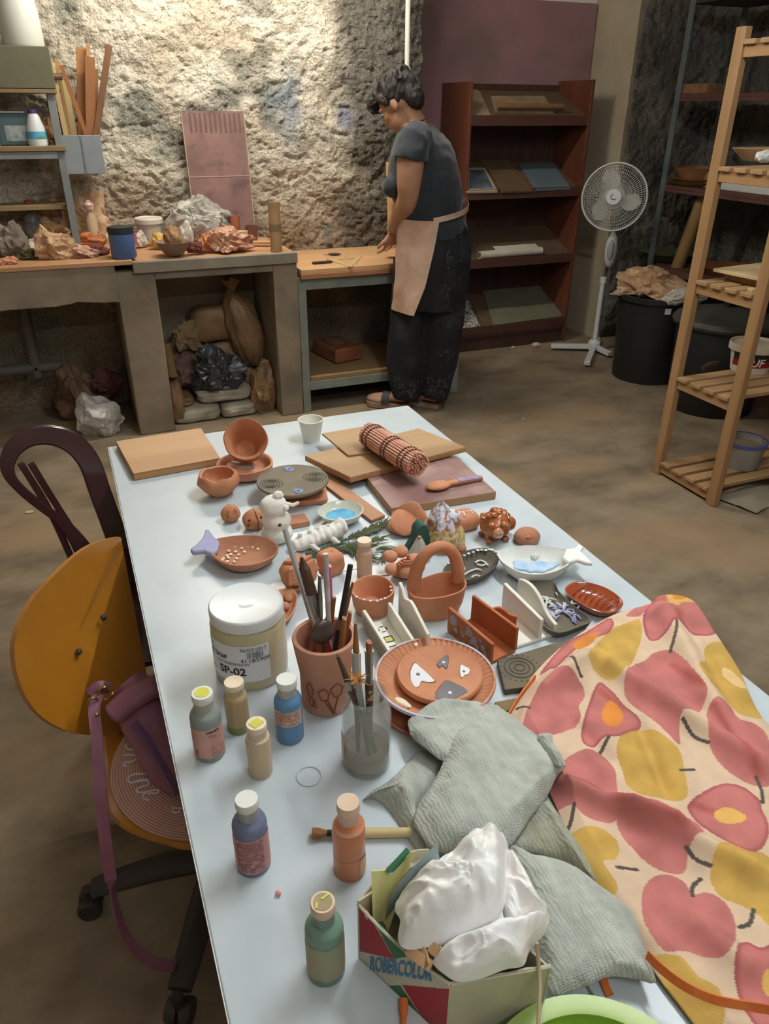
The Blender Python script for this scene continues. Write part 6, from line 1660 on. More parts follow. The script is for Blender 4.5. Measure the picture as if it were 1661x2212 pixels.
def inlay(pl, m, name, lab=None, holes=()):
    v = [onz(*p, zh+.0135)-t.location for p in pl]; v = [Vector((p.x, p.y, 0)) for p in bezc(v, 4)]; c = sum(v, Vector())/len(v)
    P('groove', MB().prism([(c.x+(p.x-c.x)*1.10, c.y+(p.y-c.y)*1.10) for p in v], .0120, .0133), m_groove, t)
    P(name, MB().prism([(p.x, p.y) for p in v], .0125, .0142), m, t, lab)
    for hp2, m2, rr in holes:
        p = onz(*hp2, zh+.0145)-t.location; P('heart_dot', MB().blob((p.x, p.y, .0142), (rr, rr*1.15, .002), 2), m2, t)
inlay([(896, 1433), (906, 1440), (920, 1452), (934, 1466), (938, 1472), (926, 1474), (910, 1472), (905, 1482), (896, 1484), (888, 1470), (887, 1450)], m_wh, 'white_heart', 'white heart', [((903, 1456), m_gh, .0065)])
inlay([(944, 1434), (952, 1424), (966, 1416), (968, 1430), (964, 1444), (956, 1438), (950, 1442)], m_gh, 'grey_heart', 'grey heart', [((958, 1430), m_wh, .0055)])
inlay([(995, 1437), (1004, 1440), (1014, 1446), (1012, 1456), (1004, 1458), (998, 1464), (994, 1456)], m_wh, 'white_heart', 'white heart', [((1002, 1450), m_gh, .0045)])
inlay([(940, 1504), (948, 1488), (960, 1474), (970, 1472), (988, 1480), (1010, 1492), (1000, 1500), (984, 1508), (966, 1512), (950, 1512)], m_gh, 'grey_heart', 'grey heart', [((972, 1496), m_wh, .006)])
inlay([(898, 1500), (908, 1503), (918, 1510), (908, 1511)], m_gh, 'grey_heart', None, [((905, 1506), m_wh, .004)])

# ---------------------------------------------------------------- paint bottles
def cylmap(r, a0, z0):
    return lambda x, y: Vector((r*math.cos(a0+x/r), r*math.sin(a0+x/r), z0+y))
def bottle(label, fpx, fpy, wpx, capw, captop, mbody, mcap, mlid, name='paint_bottle', lab=None, sh=.70, band=None, slim=False):
    q = onz(fpx, fpy, TZ); r = wpx/2*mpp(q); q = q+VIEW*r*.98; r = wpx/2*mpp(q+Vector((0, 0, .03)))
    H = zat(q.x, q.y, captop)-TZ; rc = capw/2*mpp(q+Vector((0, 0, H)))
    t = T(name, label, 'bottle', q)
    hb = H*sh; rn = rc*.9
    prof = [(0, 0), (r*.93, 0), (r, r*.12), (r, hb-r*.35), (r*.97, hb-r*.15), (r*.86, hb+r*.08), (rn*1.05, hb+r*.22), (rn*1.0, hb+r*.32), (0, hb+r*.32)]
    if slim: prof = [(0, 0), (r*.92, 0), (r*.97, r*.1), (r, hb*.6), (r, hb*.93), (r*.95, hb), (rn*1.05, hb+r*.10), (rn, hb+r*.2), (0, hb+r*.2)]
    P('body', MB().lathe(prof, 44), mbody, t, smooth=50)
    zc = hb+r*(.20 if slim else .30)
    P('cap', MB().lathe([(0, zc), (rc*.92, zc), (rc*.95, H*.90), (0, H*.90)], 36), mcap, t, 'cap')
    P('cap_lid', MB().lathe([(0, H*.895), (rc*1.0, H*.895), (rc*1.03, H*.91), (rc*1.02, H*.985), (rc*.97, H), (0, H)], 36), mlid, t, 'flip lid')
    return t, q, r, hb, H, rc
FACE = math.atan2(-q.y, -q.x)
def facing(q): return math.atan2(-q.y, -q.x)
def label_wrap(t, q, r, z0, z1, a0, a1, m, name='label', ragged=0, seed=0, lab=None):
    f = facing(q)
    def fn(u, v):
        z = z0+(z1-z0)*v
        if ragged: z += ragged*nz(u*7+seed, v*3)*(1 if v > .5 else -1)*(abs(v-.5)*2)
        a = f+R(a0)+R(a1-a0)*u
        if ragged: a += .15*nz(v*5+seed, 3)*(2*u-1)
        return Vector(((r+.0004)*math.cos(a), (r+.0004)*math.sin(a), z))
    return P(name, MB().grid(28, 12, fn), m, t, lab)
def ltext(t, q, r, body, size, z, a, m, sx=1, name='lettering'):
    f = facing(q)+R(a)
    return P(name, text_mesh(body, size, lambda x, y: Vector(((r+.0008)*math.cos(f+x/r), (r+.0008)*math.sin(f+x/r), z+y)), sx=sx), m, t)
def fine_print(t, q, r, z0, z1, a0, a1, n, m, seed=0, h=.0013, skip=.25):
    rn = random.Random(seed); mb = MB(); f = facing(q)
    for i in range(n):
        z = z1+(z0-z1)*i/max(1, n-1); a = a0
        while a < a1:
            w_ = rn.uniform(3, 11); e = min(a+w_, a1)
            if rn.random() > skip: mb.grid(3, 1, lambda u, v, a=a, e=e, z=z: Vector(((r+.0009)*math.cos(f+R(a+(e-a)*u)), (r+.0009)*math.sin(f+R(a+(e-a)*u)), z+h*(v-.5))))
            a += w_+rn.uniform(1, 3)
    return P('fine_print', mb, m, t)
m_lidw = mat('lid_white', (226, 226, 220), rough=.45); m_lidc = mat('lid_cream', (228, 208, 182), rough=.45); m_lidp = mat('lid_peach', (226, 202, 176), (212, 182, 156), rough=.45, scale=20)
m_capc = mat('cap_cloudy', (172, 170, 162), rough=.35); m_ink = mat('label_ink', (128, 84, 78), rough=.7)
m_lblp = mat('label_salmon', (208, 160, 148), (196, 144, 132), rough=.6, scale=20)
m_yel = mat('yellow_sticker', (212, 210, 88), (200, 196, 70), rough=.6, scale=40)
def body_mat(name, c, c2=None): return mat(name, c, c2 or tuple(v*.92 for v in c), rough=.35, scale=8, spec=.5)
def sticker(t, H, rc, m, s=1.15, rag=.12, lab=None):
    P('cap_sticker', MB().prism([(rc*s*.62*(1+rag*nz(i, 3))*math.cos(a), rc*s*.62*(1+rag*nz(i, 9))*math.sin(a)) for i, a in enumerate([2*PI*k_/14 for k_ in range(14)])], H, H+.0006), m, t, lab)

t, q, r, hb, H, rc = bottle('grey paint bottle with salmon label and yellow sticker, nearest the left table edge', 448, 1650, 66, 46, 1496, body_mat('paint_grey', (142, 150, 144)), m_capc, m_lidw)
label_wrap(t, q, r, .010, hb*.80, -85, 75, m_lblp, ragged=.0012, lab='salmon printed label')
ltext(t, q, r, 'Co', .0075, hb*.64, 14, m_ink); fine_print(t, q, r, hb*.74, hb*.74, -5, 42, 1, mat('print_dark', (50, 40, 36)), 1, .0032, 0)
fine_print(t, q, r, .014, .029, 5, 60, 4, m_ink, 2); fine_print(t, q, r, .034, .050, 10, 58, 4, mat('ink_faint', (176, 116, 102)), 12, .001)
P('label_smudge', MB().grid(8, 8, lambda u, v: Vector(((r+.0007)*math.cos(facing(q)+R(-55)+.35*(u-.5)), (r+.0007)*math.sin(facing(q)+R(-55)+.35*(u-.5)), .018+.012*(v-.5)))), mat('smudge_brown', (140, 84, 72), (196, 130, 114), scale=90, rough=.7), t)
sticker(t, H, rc, m_yel, lab='yellow sticker')
t, q, r, hb, H, rc = bottle('slim tan paint bottle with cream cap in front of the big jar', 512, 1590, 50, 42, 1472, mat('paint_tan', (180, 156, 116), (168, 144, 106), rough=.4, scale=8), mat('cap_tan', (196, 168, 130), rough=.4), m_lidc, slim=True, sh=.74)
P('green_sediment', MB().lathe([(0, -.0), (r*.93, 0), (r*.985, r*.1), (r*.99, .014), (0, .014)], 40, (0, 0, .0)), mat('sediment_green', (132, 138, 84), rough=.4), t, 'green sediment')
t, q, r, hb, H, rc = bottle('cream paint bottle with square yellow sticker on its cap', 560, 1687, 53, 44, 1562, body_mat('paint_cream', (206, 180, 146)), mat('cap_cream', (206, 190, 168), rough=.4), m_lidc, slim=True, sh=.74)
P('cap_sticker', MB().box((0, 0, H+.0005), (rc*1.15, rc*.95, .001), (0, 0, .5)), m_yel, t, 'square yellow sticker')
t, q, r, hb, H, rc = bottle('bright blue paint bottle with torn buff label', 624, 1612, 60, 44, 1466, body_mat('paint_blue', (96, 140, 180), (84, 124, 166)), m_capc, m_lidw)
label_wrap(t, q, r, hb*.48, hb*.84, -70, 60, mat('label_buff', (206, 172, 152), (190, 152, 132), rough=.7, scale=30), ragged=.004, seed=3, lab='torn buff label')
fine_print(t, q, r, hb*.54, hb*.78, -50, 45, 6, m_ink, 3)
t, q, r, hb, H, rc = bottle('slim dusty pink bottle with peach cap standing behind the wavy terracotta bowl', 787, 1252, 34, 31, 1166, mat('paint_dusty', (206, 172, 132), (200, 160, 148), rough=.6, scale=18, stretch=(1, 1, .4)), mat('cap_mauve', (196, 166, 160), rough=.5), m_lidp, slim=True, sh=.70)
t, q, r, hb, H, rc = bottle('violet blue paint bottle with pink label at the near left', 543, 1898, 74, 50, 1725, body_mat('paint_violet', (112, 120, 150), (96, 104, 132)), mat('cap_violet', (160, 156, 160), rough=.4), m_lidw)
label_wrap(t, q, r, .008, hb*.82, -85, 85, mat('label_rose', (188, 128, 136), (194, 148, 134), rough=.6, scale=12), ragged=.001, lab='rose printed label')
fine_print(t, q, r, .012, hb*.77, -58, 38, 17, m_ink, 4, .0015, .18)
t, q, r, hb, H, rc = bottle('orange paint bottle with peach cap standing before the flat brush', 754, 1908, 70, 50, 1732, mat('paint_orange', (202, 128, 90), (192, 116, 78), rough=.35, scale=6), mat('cap_peach', (212, 178, 158), rough=.4), m_lidp)
P('fill_line', MB().lathe([(r*.99, hb*.44), (r*1.004, hb*.44), (r*1.004, hb*.45), (r*.99, hb*.45)], 40, loop=True), mat('line_brown', (150, 80, 50)), t)
label_wrap(t, q, r, .008, .034, 38, 82, mat('label_scrap', (214, 170, 132), rough=.7), ragged=.004, seed=6, name='label_scrap', lab='torn beige label scrap')
P('pale_shoulder', MB().lathe([(r*.975, hb-r*.16), (r*.985, hb-r*.14), (r*.872, hb+r*.085), (r*.86, hb+r*.07)], 40, loop=True), mat('shoulder_pink', (214, 156, 134), rough=.35), t)
t, q, r, hb, H, rc = bottle('green paint bottle smeared with brown, nearest the camera', 702, 2135, 83, 54, 1948, mat('paint_green', (118, 148, 130), (106, 136, 118), rough=.35, scale=6), mat('cap_green', (122, 144, 130), rough=.4), m_lidp)
label_wrap(t, q, r, .012, hb*.82, -90, 90, mat('label_worn', (150, 158, 128), (168, 138, 100), rough=.55, scale=22, c3=(128, 156, 134), s3=14), ragged=.003, seed=2, name='worn_label', lab='worn smeared label')
sticker(t, H, rc, mat('sticker_olive', (168, 152, 114), (150, 136, 100), rough=.7, scale=40), 1.25, .06, 'olive sticker')
mb = MB().box((.004, .004, H+.0011), (.010, .002, .0006), (0, 0, .3)).box((-.007, -.002, H+.0011), (.006, .0025, .0006), (0, 0, 1.1))
P('yellow_marks', mb, m_yel, t)
S('clay_crumb', MB().blob((0, 0, .003), (.007, .007, .006), 2, .2), mat('crumb_pink', (222, 156, 146), rough=.7), 'tiny pink crumb on the table behind the green bottle', 'crumb', foot(602, 1932))
# dry water ring on the table
c = foot(667, 1677); S('glue_ring', MB().tube([(.0165*math.cos(2*PI*i/30), .017*math.sin(2*PI*i/30), .0002) for i in range(30)], .0009, 4, close=True), mat('ring_pale', (196, 200, 192), rough=.3), 'faint dried ring mark on the table between the bottles and glass jar', 'mark', c)

# ---------------------------------------------------------------- big jar of underglaze
q = onz(533, 1494, TZ); r = 76*mpp(q); q = q+VIEW*r; r = 79*mpp(q+Vector((0, 0, .05)))
Hj = zat(q.x, q.y, 1300)-TZ; hl = zat(q.x, q.y, 1352)-TZ; hl = Hj-.019
t = T('glaze_jar', 'large clear jar of beige liquid glaze with white screw lid', 'jar', q)
P('body', MB().lathe([(0, 0), (r*.92, 0), (r*.985, .006), (r, .02), (r, hl-.012), (r*.94, hl-.004), (r*.9, hl), (0, hl)], 72), mat('jar_beige', (192, 182, 146), (184, 172, 136), rough=.3, scale=4, spec=.5, coat=.3), t, smooth=50)
rl = 80*mpp(q+Vector((0, 0, Hj)))
P('lid', MB().lathe([(0, hl-.001), (rl, hl-.001), (rl*1.005, Hj-.004), (rl*.985, Hj-.001), (rl*.96, Hj), (rl*.90, Hj-.0012), (0, Hj-.0012)], 72), mat('jar_lid_white', (224, 228, 228), rough=.32, spec=.5), t, 'white screw lid')
P('lid_mark', MB().lathe([(0, Hj-.0012), (.010, Hj-.0010), (.006, Hj-.0006), (0, Hj-.0006)], 20, (.0, -.004, 0), sx=1.3), mat('lid_mark', (218, 223, 222), rough=.25), t)
f = facing(q)
m_lab = mat('paper_label', (226, 228, 232), rough=.6); m_black = mat('print_black', (48, 48, 50), rough=.7)
zl0, zl1 = .022, hl*.80
def la(a): return f+R(a)
P('label', MB().grid(40, 4, lambda u, v: Vector(((r+.0005)*math.cos(la(-92+120*u)), (r+.0005)*math.sin(la(-92+120*u)), zl0+(zl1-zl0)*v))), m_lab, t, 'white printed label')
def jt(body, size, z, a, sx=1, off=0): P('lettering', text_mesh(body, size, lambda x, y: Vector(((r+.001)*math.cos(la(a)+x/r), (r+.001)*math.sin(la(a)+x/r), z+y)), sx=sx, off=off), m_black, t)
H_ = zl1-zl0
jt('06/07/2012', .0085, zl0+H_*.90, 4, 1.05)
jt('41185900', .0105, zl0+H_*.60, 6, 1.1)
jt('LLO SUSPENSION', .0068, zl0+H_*.50, -31, 1.05); jt('SP-02', .0200, zl0+H_*.28, -32, 1.0, .0005); jt('1 kg', .0075, zl0+H_*.10, -24)
fine_print(t, q, r, zl0+H_*.62, zl0+H_*.70, -75, -38, 3, m_black, 5, .0018, .1); fine_print(t, q, r, zl0+H_*.86, zl0+H_*.9, -85, -66, 2, m_black, 6, .0014, .1); fine_print(t, q, r, zl0+H_*.20, zl0+H_*.20, -75, -60, 1, m_black, 7, .0018, .1)
mb = MB(); rnd = random.Random(2); a = -6.0
while a < 18:
    w_ = rnd.choice((.35, .5, .8)); g = rnd.choice((.4, .6, .9))
    mb.grid(2, 1, lambda u, v, a=a, w_=w_: Vector(((r+.001)*math.cos(la(a+w_*u)), (r+.001)*math.sin(la(a+w_*u)), zl0+H_*(.67+.17*v)))); a += w_+g
P('barcode', mb, m_black, t)

# ---------------------------------------------------------------- terracotta brush pot
q = onz(702, 1551, TZ); r = 55*mpp(q); q = q+VIEW*r; PQ = q
Hp = zat(q.x, q.y, 1372)-TZ; rt = 70*mpp(q+Vector((0, 0, Hp)))
t = T('brush_pot', 'tall terracotta pot with incised flowers holding clay tools', 'pot', q)
P('pot_body', MB().lathe([(0, 0), (r*.96, 0), (r, .004), (r*1.02, Hp*.5), (rt, Hp-.002), (rt*.985, Hp), (rt*.86, Hp), (rt*.85, Hp-.004), (r*.86, .008), (0, .008)], 64), mat('pot_clay', (192, 140, 116), (176, 120, 96), rough=.85, scale=9, bump=.08, c3=(202, 154, 132), s3=7), t, smooth=50)
f = facing(q); mb = MB()
def inc(pts):
    mb.tube(bez([Vector(((r*1.012+(rt-r)*(z_/Hp)**3*.6)*math.cos(f+R(a)), (r*1.012+(rt-r)*(z_/Hp)**3*.6)*math.sin(f+R(a)), z_)) for a, z_ in pts], 4), .0013, 6)
for cx_, cz, sx_, sz_ in ((-6, .045, 11, .011), (24, .050, 13, .012), (-38, .050, 7, .014), (-36, .028, 5, .010)):
    inc([(cx_+sx_*math.cos(2*PI*i/9)*(1+.2*math.cos(3*i)), cz+sz_*math.sin(2*PI*i/9)) for i in range(10)])
inc([(-4, .033), (4, .02), (14, .006)]); inc([(2, .034), (10, .018), (20, .006)]); inc([(26, .038), (20, .022), (12, .006)]); inc([(-26, .034), (-28, .024), (-24, .018)])
P('incised_flowers', mb, mat('incised_dark', (138, 82, 60), rough=.9), t)

def tool(name, label, cat, holder, top_px, ytop, base_off, segs, hold_h=.0, z0=.012):
    """a tool standing in holder (centre, on table); segs = [(length fraction end, radius, material, partname)] from the bottom up"""
    b = Vector((holder.x+base_off[0], holder.y+base_off[1], TZ+z0)); a = ony(*top_px, ytop)
    o = T(name, label, cat, b); d = a-b; s0 = 0; 
    for (s1, r0, r1, m, nm, flat) in segs:
        n_ = 6; pts = [d*(s0+(s1-s0)*i/n_) for i in range(n_+1)]
        P(nm, MB().tube(pts, [r0+(r1-r0)*i/n_ for i in range(n_+1)], 12, flat=flat), m, o); s0 = s1
    return o, d
m_ferr = mat('ferrule', (150, 146, 140), rough=.3, metal=.8); m_bris = mat('bristle_brown', (92, 66, 48), (70, 50, 38), rough=.8, scale=80, stretch=(1, 1, .1))
m_bris2 = mat('bristle_tan', (150, 104, 58), (120, 80, 44), rough=.8, scale=80, stretch=(1, 1, .1)); m_red = mat('lacquer_red', (142, 48, 34), rough=.3); m_blackh = mat('lacquer_black', (38, 36, 38), rough=.3)
m_wood1 = wood('tool_wood', (186, 128, 78), (160, 104, 58), 2, 14, rough=.5); m_wood2 = wood('tool_wood_dark', (150, 96, 54), (124, 76, 42), 2, 14, rough=.5)
m_clearh = mat('clear_handle', (176, 176, 174), rough=.15, spec=.6); m_whiteh = mat('handle_white', (206, 198, 192), (180, 160, 152), rough=.5, scale=30); m_pinkh = mat('handle_pink', (216, 110, 166), rough=.4); m_spoon = mat('spoon_steel', (92, 80, 74), rough=.35, metal=.5)
Y = PQ.y
tool('paint_brush', 'large soft brush with red handle in the terracotta pot, bristles up', 'brush', PQ, (651, 1204), Y+.035, (.018, -.014), [(.50, .006, .007, m_red, 'handle', 1), (.76, .0065, .0105, m_ferr, 'ferrule', .9), (.93, .0105, .010, m_bris, 'bristles', .8), (1.0, .010, .003, m_bris, 'bristle_tip', .7)])
tool('paint_brush', 'clear-handled brush leaning far back out of the terracotta pot', 'brush', PQ, (615, 1143), Y+.10, (.010, -.012), [(.55, .003, .004, m_whiteh, 'handle', 1), (.9, .004, .0045, m_clearh, 'clear_handle', 1), (1, .0045, .004, m_clearh, 'handle_end', 1)])
tool('modelling_tool', 'wooden modelling tool with spatula end rising in the pot middle', 'tool', PQ, (690, 1242), Y+.01, (-.004, .006), [(.62, .009, .0095, m_wood1, 'handle', 1), (.66, .0095, .007, m_ferr, 'collar', 1), (.86, .007, .0085, m_ferr, 'blade', .35), (1, .0085, .004, m_ferr, 'blade_tip', .3)])
tool('wooden_stick', 'whitish paint stick standing tallest in the pot middle', 'stick', PQ, (703, 1196), Y+.02, (.008, -.004), [(.7, .0035, .004, m_whiteh, 'shaft', 1), (1, .0042, .0042, m_whiteh, 'stick_end', 1)])
tool('plastic_tool', 'flat bright pink plastic tool behind the whitish stick', 'tool', PQ, (712, 1222), Y+.03, (.016, .010), [(.6, .003, .005, m_pinkh, 'shaft', .5), (1, .005, .006, m_pinkh, 'blade', .4)])
tool('paint_brush', 'black-handled brush leaning right in the terracotta pot', 'brush', PQ, (757, 1220), Y+.02, (-.006, -.02), [(.55, .004, .0055, m_blackh, 'handle', 1), (.62, .0062, .0062, m_ferr, 'joint', 1), (1, .005, .004, m_blackh, 'handle_top', 1)])
tool('modelling_tool', 'brown wooden knife tool leaning right in the pot', 'tool', PQ, (762, 1258), Y+.03, (.002, .014), [(.6, .006, .008, m_wood2, 'handle', .7), (1, .008, .003, m_wood2, 'blade', .5)])
tool('modelling_tool', 'short wooden loop tool at the right rim of the pot', 'tool', PQ, (744, 1335), Y-.01, (.012, -.006), [(.6, .006, .008, m_wood1, 'handle', .8), (1, .009, .006, m_wood1, 'paddle', .5)])
tool('modelling_tool', 'second short wooden paddle tool against the right pot wall', 'tool', PQ, (757, 1322), Y+.012, (.016, .010), [(.6, .006, .009, m_wood1, 'handle', .8), (1, .009, .005, m_wood1, 'paddle', .5)])
o, d = tool('spoon', 'dark steel spoon standing bowl-up at the front of the pot', 'spoon', PQ, (697, 1368), Y-.018, (0, .0), [(.92, .003, .003, m_spoon, 'handle', 1)])
P('spoon_bowl', MB().blob(d*1.0+Vector((0, 0, .002)), (.036, .014, .040), 3), m_spoon, o)
tool('wooden_stick', 'thin dark rod between the spoon and the black brush', 'rod', PQ, (722, 1290), Y+.012, (.0, .012), [(1, .003, .003, m_wood2, 'rod', 1)])

# ---------------------------------------------------------------- glass jar with brushes
q = onz(791, 1687, TZ); r = 50*mpp(q); q = q+VIEW*r; GQ = q; r = 53.5*mpp(q+Vector((0, 0, .05)))
Hg = zat(q.x, q.y, 1496)-TZ; rg2 = 46*mpp(q+Vector((0, 0, Hg)))
m_glass = mat('jar_glass', (206, 212, 206), rough=.06, alpha=.26, spec=.9)
t = T('glass_jar', 'clear glass jar with dirty bottom holding paint brushes', 'jar', q)
P('glass_body', MB().lathe([(0, 0), (r*.9, 0), (r, .006), (r*1.0, Hg*.70), (r*.97, Hg*.78), (rg2*.94, Hg*.87), (rg2*.90, Hg*.90), (rg2*.94, Hg*.92), (rg2, Hg*.93), (rg2, Hg*.985), (rg2*.96, Hg), (rg2*.90, Hg*.985), (rg2*.84, Hg*.90), (r*.93, Hg*.74), (r*.93, .010), (0, .008)], 64), m_glass, t, smooth=60)
P('sediment', MB().lathe([(0, .0085), (r*.915, .0105), (r*.915, .030), (r*.5, .022), (0, .020)], 40), mat('sediment_brown', (150, 120, 98), (128, 100, 80), rough=.7, scale=14), t, 'dried brown sediment')
P('residue_film', MB().lathe([(r*.915, .029), (r*.925, .029), (r*.925, .046), (r*.918, .046)], 40, loop=True), mat('residue', (150, 122, 100), rough=.8, alpha=.45), t)
P('label_remnant', MB().grid(12, 8, lambda u, v: Vector(((r+.0006)*math.cos(facing(q)+R(-88+26*u)), (r+.0006)*math.sin(facing(q)+R(-88+26*u)), .018+.052*v+.004*nz(u*5, v*4)))), mat('label_remnant', (206, 178, 152), (190, 158, 130), rough=.7, scale=40), t)
Y = GQ.y
m_brown2 = wood('brush_brown', (92, 66, 50), (70, 50, 40), 2, 30, rough=.45); m_flake = mat('handle_flaked', (86, 62, 46), (176, 146, 116), rough=.6, scale=90, lo=.55, hi=.6)
tool('paint_brush', 'curved brown brush leaning left in the glass jar', 'brush', GQ, (729, 1416), Y+.0, (.014, -.004), [(.45, .003, .0045, m_brown2, 'handle', 1), (.70, .0045, .005, m_brown2, 'upper_handle', 1), (.78, .0055, .0055, m_ferr, 'ferrule', 1), (1, .006, .003, m_bris, 'bristles', .7)])
tool('paint_brush', 'clear-ferruled brush with tan bristles in the glass jar', 'brush', GQ, (768, 1346), Y+.02, (-.010, .006), [(.55, .003, .0055, m_blackh, 'handle', 1), (.80, .007, .0075, m_clearh, 'ferrule', .8), (1, .0065, .003, m_bris2, 'bristles', .6)])
tool('paint_brush', 'flat brush with silver ferrule at right in the glass jar', 'brush', GQ, (797, 1386), Y+.02, (.006, .004), [(.66, .003, .006, m_flake, 'handle', 1), (.93, .0062, .008, m_ferr, 'ferrule', .7), (1, .007, .006, m_terra_d, 'bristles', .6)])
o, d = tool('paint_brush', 'short brush with splayed orange bristles in the glass jar', 'brush', GQ, (769, 1452), Y-.012, (.002, -.008), [(.62, .003, .005, m_blackh, 'handle', 1), (.92, .0045, .005, m_ferr, 'ferrule', 1)])
mb = MB(); rnd = random.Random(9)
for i in range(60):
    v = Vector((rnd.uniform(-1, 1), rnd.uniform(-1, 1), rnd.uniform(-.5, 1.0))).normalized()*rnd.uniform(.008, .017); mb.tube([d*.93, d*.93+v*.5, d*.93+v], .0005, 3)
P('bristles', mb, mat('bristle_orange', (206, 150, 84), rough=.8), o)

# brush lying behind the orange bottle
a, b = onz(674, 1800, TZ+.0075), onz(905, 1798, TZ+.0075)
t = T('paint_brush', 'flat brush with pale wooden handle lying behind the orange bottle', 'brush', (a+b)/2-Vector((0, 0, .0075))); d = (b-a); c = -d/2+Vector((0, 0, .0075))
P('bristles', MB().tube([c, c+d*.06, c+d*.14], [.0075, .0068, .004], 12, flat=.75), m_bris2, t)
P('ferrule', MB().tube([c+d*.14, c+d*.185], [.0042, .0042], 12), m_blackh, t)
P('handle', MB().tube([c+d*.185, c+d*.5, c+d], [.005, .0065, .006], 12), wood('handle_pale', (206, 190, 140), (190, 170, 116), 0, 20), t)

for p, d_, lab in (((1157, 748), (.06, .045, .03), 'pale plaster chip on the floor in front of the bookcase'), ((1108, 752), (.03, .025, .015), 'tiny plaster crumb on the floor left of the pale chip'), ((64, 1107), (.035, .02, .008), 'small white scrap on the floor under the brown plastic chair'), ((1130, 905), (.012, .01, .006), 'tiny white speck on the open floor right of the table')):
    S('plaster_chip', MB().blob((0, 0, d_[2]*.4), d_, 3, .4, 2.5, len(lab), True, 0), mat('debris_pale', (188, 178, 160), rough=.9), lab, 'debris', onz(*p, .0005), smooth=20)
# ---------------------------------------------------------------- cloth helpers
def polyline_world(px_list, z):
    return [onz(p[0], p[1], p[2] if len(p) > 2 else z) for p in px_list]

def puff(outline, zbase, H, p=3.0, namp=.003, nf=30, seed=0, th=.0025, rings=30, folds=(), centre=None, sm=4, ridge=0, fray=0):
    """a cushion-like sheet of cloth over a star-shaped outline (room points)"""
    pts = bezc(outline, sm); c = centre or sum(pts, Vector())/len(pts)
    k = len(pts); mb = MB(); rr = []
    if fray: pts = [v+(v-c).normalized()*fray*nz(v.x*260+seed, v.y*260) for v in pts]
    for i in range(rings+1):
        s = 1-i/rings; s = max(s, .004); ring = []
        for v in pts:
            q = c+(v-c)*s
            z = zbase+(v.z-zbase)*s**2 + H*(1-s**p)
            e = min(1, (1-s)*8)
            z += e*(namp*(nz(q.x*nf+seed, q.y*nf, 1)+.6*nz(q.x*nf*2.3+seed, q.y*nf*2.3, 4)))
            if ridge:
                w1 = Vector((q.x*(26 if fray else 17)+seed+1.2*nz(q.x*20, q.y*20, seed), q.y*(26 if fray else 17)+1.2*nz(q.x*20, q.y*20, seed+5), seed)); w2 = w1*2.1; w3 = w1*4.3
                z += e*ridge*((1-2.6*abs(noise.noise(w1)))+.5*(1-2.6*abs(noise.noise(w2)))+.22*(1-2.6*abs(noise.noise(w3))))
            for (a, b, amp, w_) in folds:
                d = (b-a); d.z = 0; L_ = d.length; d = d/L_; w = Vector((q.x-a.x, q.y-a.y, 0)); t_ = w.dot(d); o_ = abs((w-d*t_).length)
                if -w_ < t_ < L_+w_: z += e*amp*math.exp(-(o_/w_)**2)*max(0, min(1, (t_+w_)/(2*w_), (L_+w_-t_)/(2*w_)))
            ring.append(Vector((q.x, q.y, z)))
        rr.append(ring)
    under = [Vector((v.x, v.y, v.z-th)) for v in rr[0]]
    under2 = [c+(v-c)*.9+Vector((0, 0, 0)) for v in under]
    for u, r_ in zip(under2, rr[3]): u.z = min(u.z, r_.z-th)
    low = [[Vector((v.x, v.y, v.z-th)) for v in r_] for r_ in rr[::-1]]
    mb.rings(low+rr, True, True)
    return mb

def cc(lst, ox, oy, s):
    return [(ox+a/s, oy+b/s) for a, b in lst]

# ---------------------------------------------------------------- flowered apron
AP = lambda l: cc(l, 1080, 1260, 2.3236)
PZ = .768
Lc = [(1098, 1538, .757), (1150, 1640, .757), (1200, 1740, .757), (1245, 1845, .757), (1300, 1950, .757), (1380, 2050, .757), (1430, 2122, .757), (1500, 2214, .757), (1575, 2330, .757)]
Rc_ = [(1458, 1284, .800), (1500, 1300, .798), (1545, 1366, .786), (1596, 1446, .774), (1661, 1566, .762)]
Tc = [(1098, 1538, .757), (1145, 1466, .762), (1200, 1408, .770), (1265, 1360, .775), (1335, 1324, .779), (1398, 1306, .784), (1424, 1287, .798), (1458, 1284, .800)]
L3 = resample(bez(polyline_world(Lc, 0), 6), 200)
R3 = resample(bez(polyline_world(Rc_, 0)+[Vector((.872, .44, .757)), Vector((.868, .34, .757)), Vector((.86, .20, .757))], 6), 200)
T3 = resample(bez(polyline_world(Tc, 0), 6), 200)
B3 = resample([L3[-1], R3[-1]], 200)
def lerp_l(l, u):
    f_ = u*(len(l)-1); i = min(int(f_), len(l)-2); return l[i].lerp(l[i+1], f_-i)
def apron_folds():
    F_ = []
    for a, b, amp, w_ in (((1290, 1440), (1661, 1660), .016, .030), ((1200, 1690), (1480, 1800), .015, .022), ((1330, 1740), (1661, 1900), .014, .028), ((1160, 1500), (1280, 1420), .012, .025), ((1420, 1330), (1560, 1560), .018, .035), ((1260, 1850), (1420, 2060), .010, .025), ((1480, 1980), (1661, 2120), .012, .03), ((1380, 1560), (1450, 1720), -.008, .02), ((1240, 1560), (1330, 1650), -.007, .02)):
        F_.append((onz(*a, PZ), onz(*b, PZ), amp, w_))
    return F_
AF = apron_folds()
